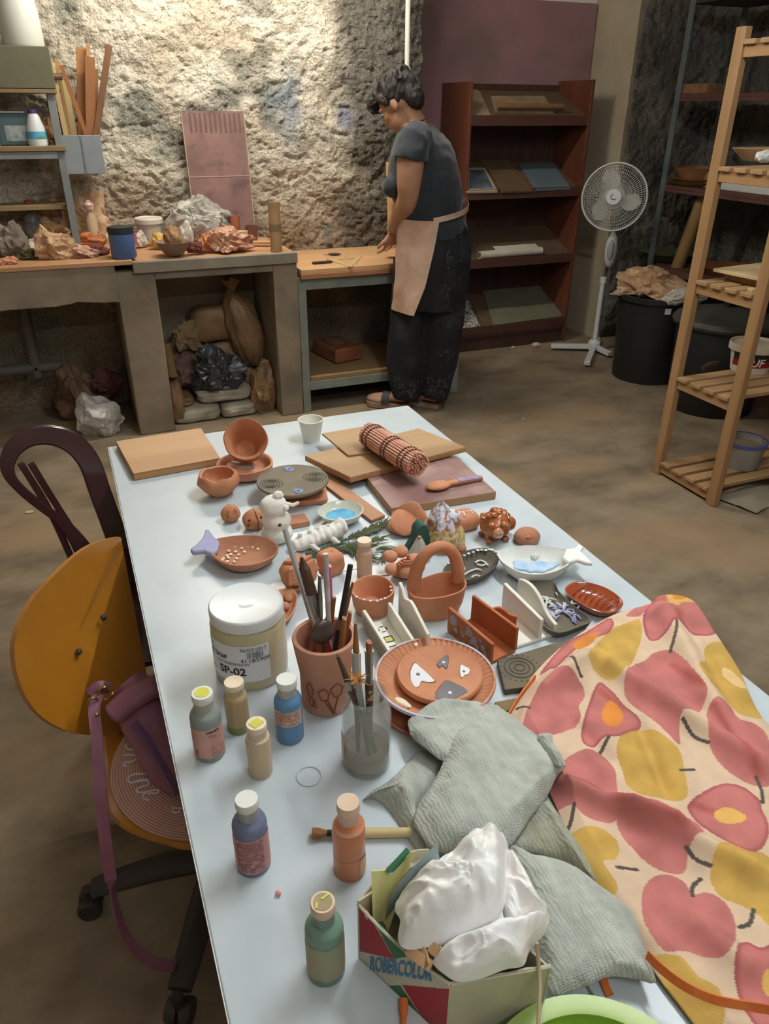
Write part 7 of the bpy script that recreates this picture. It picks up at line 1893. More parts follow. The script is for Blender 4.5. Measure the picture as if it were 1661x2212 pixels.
def apron(u, v):
    p = lerp_l(L3, v)*(1-u)+lerp_l(R3, v)*u + lerp_l(T3, u)*(1-v)+lerp_l(B3, u)*v
    p -= L3[0]*(1-u)*(1-v)+R3[0]*u*(1-v)+L3[-1]*(1-u)*v+R3[-1]*u*v
    e = min(1, u*14)*min(1, v*16)*min(1, (1-u)*14)
    z = .004+.006*nz(p.x*9, p.y*9, 3)+.003*nz(p.x*24, p.y*24, 8)
    for a, b, amp, w_ in AF:
        w_ *= .62; amp *= 1.25; d = Vector((b.x-a.x, b.y-a.y, 0)); L_ = d.length; d /= L_; w = Vector((p.x-a.x, p.y-a.y, 0)); t_ = w.dot(d); o_ = (w-d*t_).length
        if -w_ < t_ < L_+w_: z += amp*math.exp(-(o_/w_)**2)*max(0, min(1, (t_+w_)/(2*w_), (L_+w_-t_)/(2*w_)))
    p.z = max(p.z+z*e+.006*e, .7545)
    return p
t = T('apron', 'cotton apron printed with big pink and yellow flowers spread over the table', 'apron', (.66, .55, TZ))
mb = MB().grid(270, 420, apron, .0018)
ao = PW('fabric', mb, vmat('flower_print', rough=.85, grain=.14, gscale=28, bump=.1, bscale=500, spec=.2), t, smooth=80)
PINK = (196, 120, 114); PINKD = (172, 92, 94); YEL = (206, 166, 86); ORA = (222, 140, 66); CLO = (213, 186, 158); STM = (84, 76, 70); LTY = (226, 180, 100)
pats = []
def pat(col, pts, edge=None):
    w_ = [onz(*p, PZ) for p in AP(pts)]; w_ = [(v.x, v.y) for v in bezc([Vector((v.x, v.y, 0)) for v in w_], 5)]
    pats.append((min(p[0] for p in w_), max(p[0] for p in w_), min(p[1] for p in w_), max(p[1] for p in w_), w_, col, edge))
def seg_d(p, a, b):
    d = Vector(b)-Vector(a); q = Vector(p)-Vector(a); t_ = max(0, min(1, q.dot(d)/d.length_squared)); return (q-d*t_).length
pat(YEL, [(435, 410), (480, 340), (560, 270), (640, 240), (690, 220), (705, 290), (680, 380), (640, 460), (590, 510), (530, 510), (470, 470), (440, 430)])
pat(YEL, [(985, 460), (1020, 430), (1015, 370), (1080, 335), (1150, 345), (1200, 420), (1260, 500), (1300, 580), (1330, 650), (1290, 680), (1200, 660), (1120, 600), (1040, 540), (990, 490)])
pat((236, 200, 140), [(1110, 450), (1170, 470), (1240, 530), (1180, 530), (1120, 490)])
pat(YEL, [(590, 800), (620, 750), (700, 725), (780, 740), (860, 790), (910, 850), (930, 940), (945, 1040), (920, 1085), (840, 1075), (720, 1050), (640, 1000), (610, 920), (585, 850)])
pat(YEL, [(350, 1250), (400, 1220), (500, 1220), (580, 1270), (600, 1330), (580, 1380), (520, 1400), (560, 1470), (590, 1530), (570, 1560), (520, 1530), (440, 1440), (390, 1350)])
pat(YEL, [(1055, 1430), (1080, 1360), (1150, 1310), (1260, 1330), (1360, 1380), (1420, 1560), (1400, 1740), (1280, 1650), (1200, 1610), (1110, 1570), (1060, 1500)])
pat(YEL, [(780, 1860), (850, 1855), (930, 1880), (990, 1960), (1080, 2010), (1120, 2080), (1120, 2212), (1010, 2230), (900, 2080), (820, 1960)])
pat(PINK, [(710, 200), (760, 130), (800, 70), (860, 50), (920, 60), (980, 110), (1020, 180), (1080, 230), (1075, 290), (1020, 318), (950, 305), (870, 262), (830, 300), (770, 325), (725, 300)], (176, 88, 104))
pat(LTY, [(820, 120), (860, 90), (935, 80), (985, 150), (900, 180), (870, 195), (830, 170)])
pat(ORA, [(845, 130), (890, 108), (930, 130), (890, 165), (860, 165)])
pat(PINK, [(200, 450), (330, 310), (440, 260), (540, 200), (565, 240), (540, 290), (480, 310), (400, 340), (330, 400), (280, 460), (255, 440)], PINKD)
pat(ORA, [(360, 330), (420, 290), (490, 280), (470, 320), (410, 370)])
pat(PINK, [(115, 700), (150, 600), (210, 520), (280, 470), (360, 475), (410, 520), (425, 570), (395, 620), (405, 680), (350, 740), (270, 770), (190, 775), (140, 740)])
pat(PINK, [(490, 515), (440, 620), (410, 730), (415, 800), (460, 818), (530, 775), (600, 775), (690, 730), (705, 690), (620, 620), (560, 560)], PINKD)
pat(ORA, [(550, 600), (515, 640), (515, 690), (570, 730), (615, 690), (605, 640)])
pat(PINK, [(620, 510), (660, 450), (720, 420), (770, 380), (840, 375), (900, 420), (960, 490), (1020, 560), (1025, 610), (980, 680), (900, 690), (905, 800), (850, 760), (760, 690), (660, 620), (620, 570)])
pat(PINK, [(1030, 680), (1060, 625), (1130, 620), (1200, 680), (1290, 720), (1350, 790), (1400, 900), (1370, 1000), (1250, 990), (1150, 930), (1070, 850), (1035, 760)])
pat(PINK, [(240, 1060), (270, 960), (340, 880), (440, 835), (520, 850), (575, 920), (590, 1020), (610, 1130), (580, 1190), (500, 1190), (420, 1160), (360, 1105), (280, 1110)])
pat(PINK, [(590, 1170), (640, 1090), (710, 1065), (800, 1085), (900, 1150), (1000, 1220), (1015, 1280), (950, 1335), (930, 1440), (860, 1450), (760, 1410), (660, 1310), (600, 1230)])
pat(PINK, [(945, 1110), (1020, 1040), (1130, 990), (1230, 1010), (1310, 1070), (1325, 1130), (1345, 1180), (1350, 1260), (1300, 1340), (1200, 1340), (1090, 1280), (1000, 1210), (955, 1160)], PINKD)
pat(LTY, [(1075, 1150), (1130, 1115), (1190, 1130), (1240, 1170), (1170, 1205), (1100, 1195)])
pat(PINK, [(710, 1600), (720, 1530), (770, 1470), (840, 1455), (920, 1490), (970, 1560), (1040, 1550), (1120, 1590), (1180, 1680), (1180, 1790), (1130, 1880), (1040, 1880), (930, 1840), (830, 1840), (750, 1750), (715, 1680)])
pat(PINK, [(1170, 1900), (1190, 1830), (1240, 1800), (1300, 1830), (1400, 1840), (1420, 2212), (1300, 2230), (1220, 2120), (1180, 2000)], PINKD)
pat(LTY, [(1310, 1990), (1350, 1950), (1390, 2010), (1360, 2070), (1320, 2050)])
pat(PINK, [(630, 190), (680, 150), (740, 145), (720, 180), (690, 205), (640, 205)])
# the print goes on beyond the near end of the table
for k_, tx_, ty_ in ((16, .815, .405), (3, .695, .285), (18, .80, .275)):
    x0_, x1_, y0_, y1_, w_, c_, e_ = pats[k_]; dx_ = tx_-(x0_+x1_)/2; dy_ = ty_-(y0_+y1_)/2
    pats.append((x0_+dx_, x1_+dx_, y0_+dy_, y1_+dy_, [(p[0]+dx_, p[1]+dy_) for p in w_], c_, e_))
stems = []
for s_ in ([(868, 268), (866, 310), (845, 385)], [(348, 400), (370, 445), (405, 488)], [(85, 610), (115, 608), (148, 622)], [(545, 775), (505, 838)], [(912, 708), (975, 770), (1045, 805)], [(910, 928), (975, 925)], [(372, 1108), (360, 1175), (335, 1228)], [(588, 1424), (690, 1432)], [(930, 1345), (985, 1395), (1052, 1425)], [(1008, 1480), (968, 1520), (966, 1570)], [(1205, 1718), (1255, 1700), (1272, 1640)], [(1288, 965), (1318, 1020), (1325, 1082)]):
    w_ = bez([onz(*p, PZ) for p in AP(s_)], 4)
    for a, b in zip(w_, w_[1:]): stems.append(((a.x, a.y), (b.x, b.y)))
loc_ = ao.parent.location
veins = []
for s_ in ([(340, 1000), (480, 1040), (610, 1130)], [(630, 1125), (760, 1185), (900, 1262)], [(1060, 650), (1190, 800), (1300, 960)], [(965, 1110), (1110, 1150)], [(860, 440), (1000, 545)], [(500, 545), (600, 640)], [(880, 220), (900, 290)]):
    w_ = bez([onz(*p, PZ) for p in AP(s_)], 3); veins += [((a.x, a.y), (b.x, b.y)) for a, b in zip(w_, w_[1:])]
def apcol(c):
    x, y = c.x+loc_.x, c.y+loc_.y
    for a, b in stems:
        if min(a[0], b[0])-.004 < x < max(a[0], b[0])+.004 and min(a[1], b[1])-.004 < y < max(a[1], b[1])+.004 and seg_d((x, y), a, b) < .0024: return STM
    col = CLO
    for x0, x1, y0, y1, w_, c_, edge in pats:
        if x0 <= x <= x1 and y0 <= y <= y1 and inside(w_, x, y):
            col = c_
            if edge:
                m = min(seg_d((x, y), w_[k_-1], w_[k_]) for k_ in range(len(w_)))
                col = mixc(edge, col, (m-.002)/.004)
            if c_ == PINK:
                m = min(seg_d((x, y), a, b) for a, b in veins); col = mixc((164, 78, 70), col, .35+m/.016)
            n_ = nz(x*30, y*30, 2); col = mixc(col, tuple(v*.9 for v in col), .5+n_)
    return col
paint(ao, apcol)
m_otie = mat('orange_tie', (214, 116, 54), (194, 96, 40), rough=.8, scale=30)
def tie(name, pts, w_, z, label=None):
    q = bez([onz(p[0], p[1], p[2] if len(p) > 2 else z) for p in pts], 6)
    PW(name, MB().ribbon(q, (.4, .3, .85), w_, .0022), m_otie, t, label)
tie('orange_tie', [(1098, 1545), (1118, 1512), (1140, 1482), (1156, 1462)], .008, .770, 'orange tie')
tie('orange_tie', [(1398, 2062, .790), (1425, 2090, .792), (1475, 2128, .790), (1540, 2158, .789), (1610, 2172, .786), (1670, 2182, .784)], .009, .775, 'orange tie')
S('orange_tie_end', MB().ribbon(bez([onz(*p, TZ+.003) for p in ((1292, 2075), (1300, 2105), (1310, 2135), (1318, 2150))], 5), (1, .2, 0), .008, .002), m_otie, 'orange cloth tape end poking out under the lower linen cloth', 'tape')
S('cable', MB().tube(bez([onz(*p, TZ+.003) for p in ((1262, 2112), (1275, 2140), (1300, 2172), (1325, 2195))], 5), .0012, 6), mat('wire_silver', (170, 168, 162), metal=.6, rough=.35), 'thin silver wire on the table beside the orange tape end', 'wire')

# ---------------------------------------------------------------- linen cloths
LC = lambda l: cc(l, 780, 1480, 2.5167)
m_linen = mat('grey_linen', (190, 194, 184), (160, 164, 154), rough=.92, scale=30, detail=8, bump=.35, bscale=60, c3=(152, 150, 122), s3=8, stretch=(1, .35, 1), spec=.1, sheen=.2)
nt = m_linen.node_tree; bp0 = [n for n in nt.nodes if n.type == 'BUMP'][0]; prev = bp0
for ax_ in ('X', 'Y'):
    wv = nt.nodes.new('ShaderNodeTexWave'); wv.bands_direction = ax_; wv.inputs['Scale'].default_value = (70 if ax_ == 'X' else 170); wv.inputs['Distortion'].default_value = 6; wv.inputs['Detail'].default_value = 2
    tc = nt.nodes.new('ShaderNodeTexCoord'); nt.links.new(tc.outputs['Object'], wv.inputs['Vector'])
    b2_ = nt.nodes.new('ShaderNodeBump'); b2_.inputs['Strength'].default_value = .30; b2_.inputs['Distance'].default_value = .002
    nt.links.new(wv.outputs['Fac'], b2_.inputs['Height']); nt.links.new(prev.outputs[0], b2_.inputs['Normal']); prev = b2_
nt.links.new(prev.outputs[0], nt.nodes['Principled BSDF'].inputs['Normal'])
t = T('linen_cloth', 'folded grey linen cloth with green stains lying over the plates', 'cloth', onz(1030, 1680, TZ))
def lay(name, pts, z0, H, p=3, folds=(), nf=34, nam=.003, seed=0, centre=None, parent=None, edge=None, m=None, smooth=80):
    ol = [onz(q[0], q[1], z0 if len(q) == 2 else q[2]) for q in LC(pts)]
    if edge is not None:
        for v, q in zip(ol, pts): v.z = edge
    fl = [(onz(*LC([a])[0], z0), onz(*LC([b])[0], z0), amp, w_) for a, b, amp, w_ in folds]
    return PW(name, puff(ol, z0, H, p, nam, nf, seed, .002, 40, fl, None if centre is None else onz(*LC([centre])[0], z0), 8, ridge=.0008, fray=.0012), m or m_linen, parent or t, smooth=smooth)
lay('lower_corner', [(8, 600), (60, 558), (170, 480), (260, 390), (340, 330), (450, 410), (420, 520), (340, 640), (300, 760), (360, 880), (300, 860), (230, 760), (160, 660), (100, 602), (45, 588)], .762, .006, 2, folds=[((60, 570), (280, 640), .010, .012), ((200, 480), (330, 800), .008, .014)], edge=.7535, centre=(250, 590))
lay('right_strip', [(980, 600), (1060, 680), (1130, 790), (1200, 890), (1275, 1060), (1200, 1010), (1080, 945), (930, 905), (820, 870), (860, 760)], .768, .010, 3, folds=[((980, 660), (1180, 980), .008, .008)], centre=(1030, 830))
lay('under_fold', [(255, 200), (285, 165), (340, 122), (430, 75), (560, 80), (700, 105), (760, 128), (740, 260), (600, 420), (450, 410), (340, 330), (275, 275)], .783, .009, 8, seed=3, folds=[((280, 240), (520, 130), -.004, .01)], centre=(500, 240))
lay('upper_fold', [(450, 400), (490, 285), (600, 190), (720, 122), (800, 150), (900, 230), (990, 300), (1050, 360), (1108, 432), (1060, 500), (1005, 610), (930, 705), (820, 858), (720, 890), (600, 885), (470, 908), (380, 880), (320, 805), (288, 750), (310, 650), (370, 560), (420, 475)], .780, .019, 6, seed=6, folds=[((620, 260), (500, 860), .008, .03), ((1000, 520), (800, 760), .005, .006)], centre=(700, 520))
lay('rolled_corner', [(960, 270), (1000, 262), (1034, 268), (1046, 330), (1104, 420), (1108, 440), (1060, 430), (1010, 370), (975, 310)], .795, .010, 3, seed=8, nam=.001)
t2 = T('linen_cloth', 'second grey linen cloth with olive stain spread beside the cardboard box', 'cloth', onz(1270, 2000, TZ))
lay('cloth_sheet', [(800, 872), (860, 880), (905, 912), (1000, 930), (1090, 952), (1200, 1012), (1300, 1092), (1400, 1165), (1475, 1240), (1525, 1390), (1565, 1500), (1598, 1612), (1480, 1590), (1350, 1582), (1200, 1640), (1045, 1680), (985, 1500), (960, 1300), (900, 1100), (830, 980)], .774, .012, 8, seed=11, nam=.004, folds=[((950, 960), (1150, 1560), .006, .02), ((1150, 1040), (1400, 1540), .006, .02)], parent=t2, centre=(1180, 1320))

# ---------------------------------------------------------------- cardboard box with a plastic bag
BXZ = .8415
A_ = Vector((.1595, .4540, TZ)); B_ = Vector((.2103, .3475, TZ)); C_ = Vector((.3062, .3269, TZ)); D_ = Vector((.2480, .4750, TZ))
t = T('cardboard_box', 'small open cardboard box with red, green and blue lettered print', 'box', (A_+B_+C_+D_)/4)
up = Vector((0, 0, BXZ-TZ))
m_prn = vmat('printed_card', rough=.6, grain=.06, gscale=60); m_cardw = mat('raw_card', (196, 190, 164), (182, 176, 150), rough=.8, scale=14)
def torn(u): return 1-.10*max(0, math.sin(PI*u))*(1+.35*nz(u*9, 2))
def faceAB(u, v): return A_.lerp(B_, u)+up*v*torn(u)
fo = PW('printed_side', MB().grid(110, 90, faceAB, .0022, (.9, .43, 0)), m_prn, t, 'printed side panel')
RED = (168, 44, 56); GRN = (58, 116, 78); WHI = (206, 200, 178)
def inpoly(pl, u, v): return inside(pl, u, v)
AB = B_-A_; ABl = AB.length_squared; bl = t.location
def prn(c):
    p = c+bl; u = (p-A_).dot(AB)/ABl; v = (p.z-TZ)/(BXZ-TZ)
    if inside([(-.1, .94), (.10, 1.02), (.43, .60), (-.1, .02)], u, v) and not (v > .93-.5*u and u > .09 and u < .12): return RED
    if inside([(.16, 1.0), (.64, 1.0), (.60, .90), (.43, .60)], u, v): return GRN
    if inside([(.52, .26), (1.02, .95), (1.02, -.1), (.84, -.1)], u, v): return RED
    if inside([(.30, -.1), (.50, .22), (.86, -.1)], u, v): return GRN
    return WHI
paint(fo, prn)
s0, s1 = Vector((.15, -.015)), Vector((.83, .80))
nv = Vector((AB.y, -AB.x, 0)).normalized(); nv = -nv if nv.dot(EYE-A_) < 0 else nv
def rob(x, y):
    q = s0+(s1-s0)*((x+.5)) ; v = q.y+y; u = q.x+y*.03
    p = A_.lerp(B_, u)+up*v+nv*.0009; return p-t.location
me = text_mesh('ROBERCOLOR', 1, lambda x, y: Vector((x, y, 0)), off=.022)
x0 = min(v.co.x for v in me.vertices); x1 = max(v.co.x for v in me.vertices); y0 = min(v.co.y for v in me.vertices); y1 = max(v.co.y for v in me.vertices)
for v in me.vertices: v.co = rob((v.co.x-x0)/(x1-x0)-.5, ((v.co.y-y0)/(y1-y0)-.0)*.30)
P('lettering', me, mat('print_blue', (64, 128, 178), rough=.6), t, 'blue lettering')
def side(name, a, b, m, h=1.0, n=24, wob_=.03):
    nn = (b-a).cross(Vector((0, 0, 1))).normalized(); nn = nn if nn.dot((A_+B_+C_+D_)/4-a) > 0 else -nn
    PW(name, MB().grid(n, 8, lambda u, v: a.lerp(b, u)+up*v*h*(1-wob_*nz(u*6+h, 3)*(v > .9)), .0022, tuple(nn)), m, t)
side('side_panel', B_, C_, m_cardw); side('side_panel', C_, D_, m_cardw, .98); side('side_panel', D_, A_, m_cardw, 1.06)
PW('bottom', MB().prism([(p.x, p.y) for p in (A_, B_, C_, D_)], TZ+.0004, TZ+.0024), m_cardw, t)
PW('torn_edge', MB().tube(bez([B_+(C_-B_)*u+up*(.985+.01*nz(u*8, 4)) for u in (0.02, .25, .5, .75, 1)], 4), .0016, 6), m_cardw, t)
PW('torn_edge', MB().tube(bez([A_+(B_-A_)*u+up*torn(u) for u in (0, .2, .4, .6, .8, 1)], 4), .0016, 6), m_cardw, t)
fl_a, fl_b = A_+up*1.0, D_+up*1.06
PW('ragged_flap', MB().ribbon(bez([fl_b+Vector((.0, .0, 0)), fl_b+Vector((-.02, .0, .006)), (fl_a+fl_b)/2+Vector((-.004, .006, .004)), fl_a+Vector((.002, 0, -.004))], 6), (.2, .3, .9), .012, .002), m_cardw, t)
# cards standing in the box
CB = lambda l: cc(l, 740, 1760, 3.0759)
def card(name, label, bl_, br_, tl_, tr_, m, bow=.01, z0=.79, z1=.90):
    a, b, c, d = onz(*bl_, z0), onz(*br_, z0), onz(*tl_, z1), onz(*tr_, z1)
    ctr = (a+b)/2
    nrm = (b-a).cross(c-a).normalized()
    fn = lambda u, v: (a.lerp(b, u)).lerp(c.lerp(d, u), v)+nrm*bow*math.sin(PI*u)-ctr-Vector((0, 0, .024*v*math.sin(PI*min(1, u*1.05))))
    return S(name, MB().grid(14, 10, fn, .0012, tuple(nrm)), m, label, 'card', ctr)
card('card', 'curved pale yellow card standing at the left end of the cardboard box', (806, 2010), (838, 2012), (802, 1880), (896, 1838), mat('card_yellow', (240, 236, 166), (232, 228, 158), rough=.6), -.012, .80, .895)
pa = bez([onz(*p, z) for p, z in zip(CB([(282, 720), (310, 560), (390, 430), (500, 320), (628, 190)]), (.80, .84, .865, .885, .90))], 6)
pb = bez([onz(*p, z) for p, z in zip(CB([(350, 720), (420, 600), (520, 480), (600, 400), (645, 300)]), (.80, .835, .855, .87, .885))], 6)
pa = resample(pa, 20); pb = resample(pb, 20); ctr = pa[0].copy()
S('card', MB().grid(20, 4, lambda u, v: pa[int(round(u*20))].lerp(pb[int(round(u*20))], v)-ctr, .0012, (.4, .8, -.3)), mat('card_bluegrey', (150, 168, 166), (140, 158, 158), rough=.6), 'curved blue grey card between the yellow card and the white bag', 'card', ctr)
a, b = onz(*CB([(300, 385)])[0], .872), onz(*CB([(440, 235)])[0], .885)
S('pastel_stick', MB().tube([Vector((0, 0, 0)), b-a], .0036, 12), mat('pastel_green', (48, 104, 70), (206, 212, 206), rough=.7, scale=40, lo=.52, hi=.56), 'green crayon with white wrapper lying at the back corner of the box', 'crayon', a)
# the plastic bag
m_poly = mat('white_polythene', (246, 245, 244), (238, 236, 233), rough=.42, scale=8, bump=.12, bscale=60, spec=.45, c3=(240, 230, 216), s3=9)
t = T('plastic_bag', 'crumpled white plastic bag stuffed into the printed cardboard box', 'bag', onz(1000, 1990, .80))
def bagpatch(name, pts, z0, H, p, folds, seed, centre, nf=40, nam=.004):
    ol = [onz(*q, z0) for q in CB(pts)]
    for v in ol: v.z = z0
    fl = [(onz(*CB([a])[0], z0), onz(*CB([b])[0], z0), amp, w_) for a, b, amp, w_ in folds]
    PW(name, puff(ol, z0, H, p, nam, nf, seed, .001, 64, fl, onz(*CB([centre])[0], z0), 6, ridge=.0050), m_poly, t, smooth=70)
bagpatch('bag_side', [(1085, 240), (1130, 300), (1220, 410), (1300, 530), (1368, 660), (1362, 730), (1280, 720), (1180, 740), (1080, 700), (1060, 540), (1070, 400)], .846, .022, 2.4, [((1130, 330), (1260, 640), .010, .006), ((1100, 420), (1180, 700), -.008, .006)], 5, (1170, 560))
bagpatch('bag_crown', [(352, 585), (372, 555), (400, 500), (470, 405), (600, 352), (700, 275), (780, 200), (930, 115), (1040, 108), (1088, 170), (1108, 270), (1098, 420), (1092, 560), (1060, 640), (980, 740), (800, 830), (600, 872), (430, 892), (368, 830), (382, 700), (350, 640)], .852, .046, 2.2, [((960, 130), (1040, 640), .012, .010), ((800, 220), (900, 640), .008, .008), ((640, 380), (960, 560), -.008, .008), ((560, 520), (980, 620), .008, .008), ((420, 780), (1000, 660), .008, .012), ((720, 300), (830, 520), -.006, .006)], 2, (740, 560))
bagpatch('bag_roll', [(600, 965), (680, 900), (780, 870), (900, 842), (1050, 762), (1180, 702), (1290, 690), (1368, 690), (1345, 780), (1245, 900), (1200, 1000), (1080, 1025), (900, 1092), (760, 1105), (660, 1045), (612, 1000)], .846, .026, 2.2, [((640, 960), (1300, 740), .008, .010), ((760, 1060), (820, 920), -.006, .006), ((900, 1060), (960, 900), .005, .006)], 9, (950, 930))
mb = MB()
for l, z in (([(430, 890), (520, 960), (590, 1010)], .848), ([(520, 900), (545, 950), (560, 1010)], .849), ([(580, 870), (640, 920), (670, 900)], .852), ([(700, 850), (800, 850), (900, 800)], .851), ([(600, 900), (720, 880), (900, 830)], .846), ([(900, 800), (960, 790), (1010, 760)], .852)):
    mb.ribbon(bez([onz(*p, z) for p in CB(l)], 5), (.3, .5, .4), .010, .0015)
mb.prism([(v.x, v.y) for v in [onz(*p, .838) for p in CB([(420, 890), (700, 830), (1000, 740), (1100, 700), (960, 850), (680, 920), (600, 980), (520, 960)])]], .826, .838)
bmesh.ops.translate(mb.bm, vec=-t.location, verts=mb.bm.verts)
P('tan_strips', mb, mat('tan_strip', (206, 168, 128), (180, 138, 98), rough=.7, scale=20), t, 'tan strips showing in the bag opening')
for l, z0_, nm in (([(758, 262), (800, 262), (830, 310), (850, 360), (820, 340), (780, 310)], .892, 'hole'), ):
    pass
q = bez([onz(1160, 2036, .862), onz(1163, 2080, .846), onz(1166, 2130, .835), onz(1163, 2215, .82), onz(1163, 2300, .80)], 6)
S('cord', MB().tube(q, .0020, 8), mat('twine', (178, 160, 132), rough=.8), 'beige cord hanging from the right corner of the cardboard box', 'cord')
# green bowl at the lower frame edge
g0 = onz(1180, 2350, .79); rg_ = .108
m_green = mat('green_plastic', (120, 168, 40), (108, 154, 34), rough=.25, scale=6, coat=.3); m_greenp = mat('green_rim', (176, 196, 120), (160, 186, 104), rough=.35)
gt = onz(1185, 2162, .786); g0 = Vector((gt.x-.012, gt.y-.108, TZ+.0005))
t = T('green_bowl', 'bright green plastic bowl with pale rim at the near table edge', 'bowl', g0)
P('bowl_body', MB().lathe([(0, 0), (.06, 0), (.09, .016), (.098, .030), (.094, .031), (.086, .018), (.058, .004), (0, .004)], 72), m_green, t, smooth=60)
P('rim', MB().lathe([(.094, .0305), (.099, .029), (.112, .031), (.112, .0335), (.099, .034), (.094, .033)], 72, loop=True), m_greenp, t, 'pale green rim')
t = T('orange_brush', 'orange brush handle lying beside the printed box at the near edge', 'brush', onz(872, 2185, TZ))
q = [onz(*p, TZ+.005) for p in ((872, 2160), (872, 2185), (872, 2200), (868, 2240))]
PW('handle', MB().tube(q, [.005, .0046, .0028, .0034], 10), m_otie, t)
# ---------------------------------------------------------------- the person at the bench
def PF(name, mb, voxel, m, parent, label=None, smooth=6, disp=None):
    bmesh.ops.translate(mb.bm, vec=-parent.location, verts=mb.bm.verts)
    me = fuse(mb, voxel, name, smooth)
    if disp:
        ns = [v.normal.copy() for v in me.vertices]
        for v, n_ in zip(me.vertices, ns): v.co += n_*disp(v.co)
    return P(name, me, m, parent, label)
FW = Vector((-.66, .75, 0)).normalized(); LW = Vector((-FW.y, FW.x, 0)); UPV = Vector((0, 0, 1))   # forward, left
def J(px, py, y): return ony(px, py, y)
def eloft(mb, rows, n=28):
    """rows of (centre, half depth along forward, half width along left)"""
    mb.rings([[c+FW*(a*math.cos(2*PI*i/n))+LW*(b*math.sin(2*PI*i/n)) for i in range(n)] for c, a, b in rows]); return mb
PY = 3.76
t = T('person', 'person in dark t-shirt and pale apron bending over the plywood bench', 'person', (1.80, 3.80, 0))
m_skin = mat('skin', (186, 140, 112), (170, 122, 94), rough=.55, scale=14, sss=.0, bump=.03)
m_shirt = mat('dark_tshirt', (38, 43, 50), (32, 36, 42), rough=.9, scale=10, bump=.12, bscale=26, sheen=.2)
m_trous = mat('black_trousers', (23, 23, 27), (18, 18, 22), rough=.85, scale=8, bump=.2, bscale=16, c3=(38, 40, 46), s3=6)
m_apr = mat('tan_apron', (208, 176, 156), (190, 158, 138), rough=.9, scale=9, bump=.1, bscale=30, c3=(176, 136, 110), s3=5)
m_hair = mat('dark_hair', (30, 25, 23), (46, 40, 38), rough=.72, scale=26, stretch=(1, 1, .25), bump=.4, bscale=90)
# key points
neck = J(888, 262, PY); shl = J(884, 296, PY-.13); shr = J(935, 282, PY+.13)
elb = J(880, 432, PY-.11); wri = J(845, 498, PY+.06)
hip = J(938, 500, PY)
# body in one continuous surface
mb = MB()
rowsT = [(J(938, 540, PY), .12, .15), (J(936, 490, PY), .14, .165), (J(926, 440, PY), .13, .155), (J(920, 400, PY), .15, .165), (J(918, 350, PY), .135, .175), (J(915, 310, PY), .11, .17), (J(904, 282, PY), .075, .12), (J(893, 262, PY), .055, .06)]
eloft(mb, rowsT)
mb.tube([J(898, 275, PY), J(890, 258, PY), J(877, 240, PY+.01), J(868, 228, PY+.02)], [.062, .056, .055, .055], 16)
# arm (left, near)
mb.tube(bez([J(895, 292, PY-.11), J(889, 330, PY-.14), J(884, 385, PY-.14), elb, J(864, 462, PY-.02), wri], 4), [.066, .068, .069, .070, .069, .067, .066, .064, .062, .060, .056, .053, .052, .054, .054, .051, .046, .040, .036, .031, .029], 18)
# arm (right, far)
elr = J(872, 415, PY+.19); wrr = J(852, 500, PY+.26)
mb.tube(bez([J(930, 292, PY+.10), J(905, 345, PY+.17), elr, J(862, 465, PY+.23), wrr], 4), [.06]*4+[.056]*4+[.05]*4+[.04]*4+[.028], 16)
# hands
def hand(w, d, sidev, curl, flip=1):
    d = d.normalized(); s = (sidev-d*sidev.dot(d)).normalized(); n_ = d.cross(s)*flip
    pc = w+d*.045
    mb.blob(pc, (.078, .098, .036), 3, M=Matrix((s, d, n_)).transposed())
    for i, (o, L_, r) in enumerate(((-.029, .072, .0088), (-.010, .082, .0092), (.010, .076, .0088), (.029, .058, .0080))):
        a = w+d*.082+s*o; q = [a-d*.02]; dd = d.copy(); p = a.copy(); q.append(p.copy())
        for k_, f_ in enumerate((.42, .32, .26)):
            dd = (dd*math.cos(curl)-n_*math.sin(curl)).normalized()*1.0; p = p+dd*L_*f_+s*o*.06; q.append(p.copy())
        mb.tube(q, [r*1.05, r*1.05, r, r*.92, r*.75], 10); mb.blob(q[-1], (r*1.6,)*3, 2)
    a = w+d*.03-s*.034*1.0
    q = [a+s*.012, a+d*.018-s*.014-n_*.008, a+d*.040-s*.022-n_*.018, a+d*.060-s*.022-n_*.026]
    mb.tube(q, [.012, .0115, .0100, .0085], 10); mb.blob(q[-1], (.016,)*3, 2)
hd_t = onz(833, 552, MT+.012)
dL = Vector((wri-elb)); tgt = J(832, 552, PY+.16)
hand(wri+(tgt-wri).normalized()*.01, (tgt-wri), Vector((.75, .60, .1)), .30)
tgr = J(846, 540, PY+.33)
hand(wrr, (tgr-wrr), Vector((-.6, -.7, .2)), .35, -1)
# head: skull, jaw, nose, chin, ears - bowed forward and down
hc_ = J(862, 222, PY+.03)
fd_ = (FW*.80-UPV*.60).normalized(); ud_ = (UPV*.80+FW*.60).normalized()
def H(f_, l_, u_): return hc_+fd_*f_+LW*l_+ud_*u_
HMx = Matrix((fd_, LW, ud_)).transposed()
mb.blob(H(0, 0, .02), (.195, .150, .185), 4, M=HMx)
mb.blob(H(.035, 0, -.055), (.125, .118, .135), 4, M=HMx)
mb.blob(H(.062, 0, -.098), (.050, .060, .045), 3, M=HMx)            # chin
mb.tube([H(.088, 0, .008), H(.102, 0, -.018), H(.112, 0, -.034)], [.010, .012, .015], 12)   # nose
mb.blob(H(.100, 0, -.038), (.026, .036, .018), 3, M=HMx)
mb.blob(H(.085, 0, .018), (.034, .115, .026), 3, M=HMx)             # brow
mb.blob(H(.090, 0, -.064), (.024, .050, .020), 3, M=HMx)            # lips
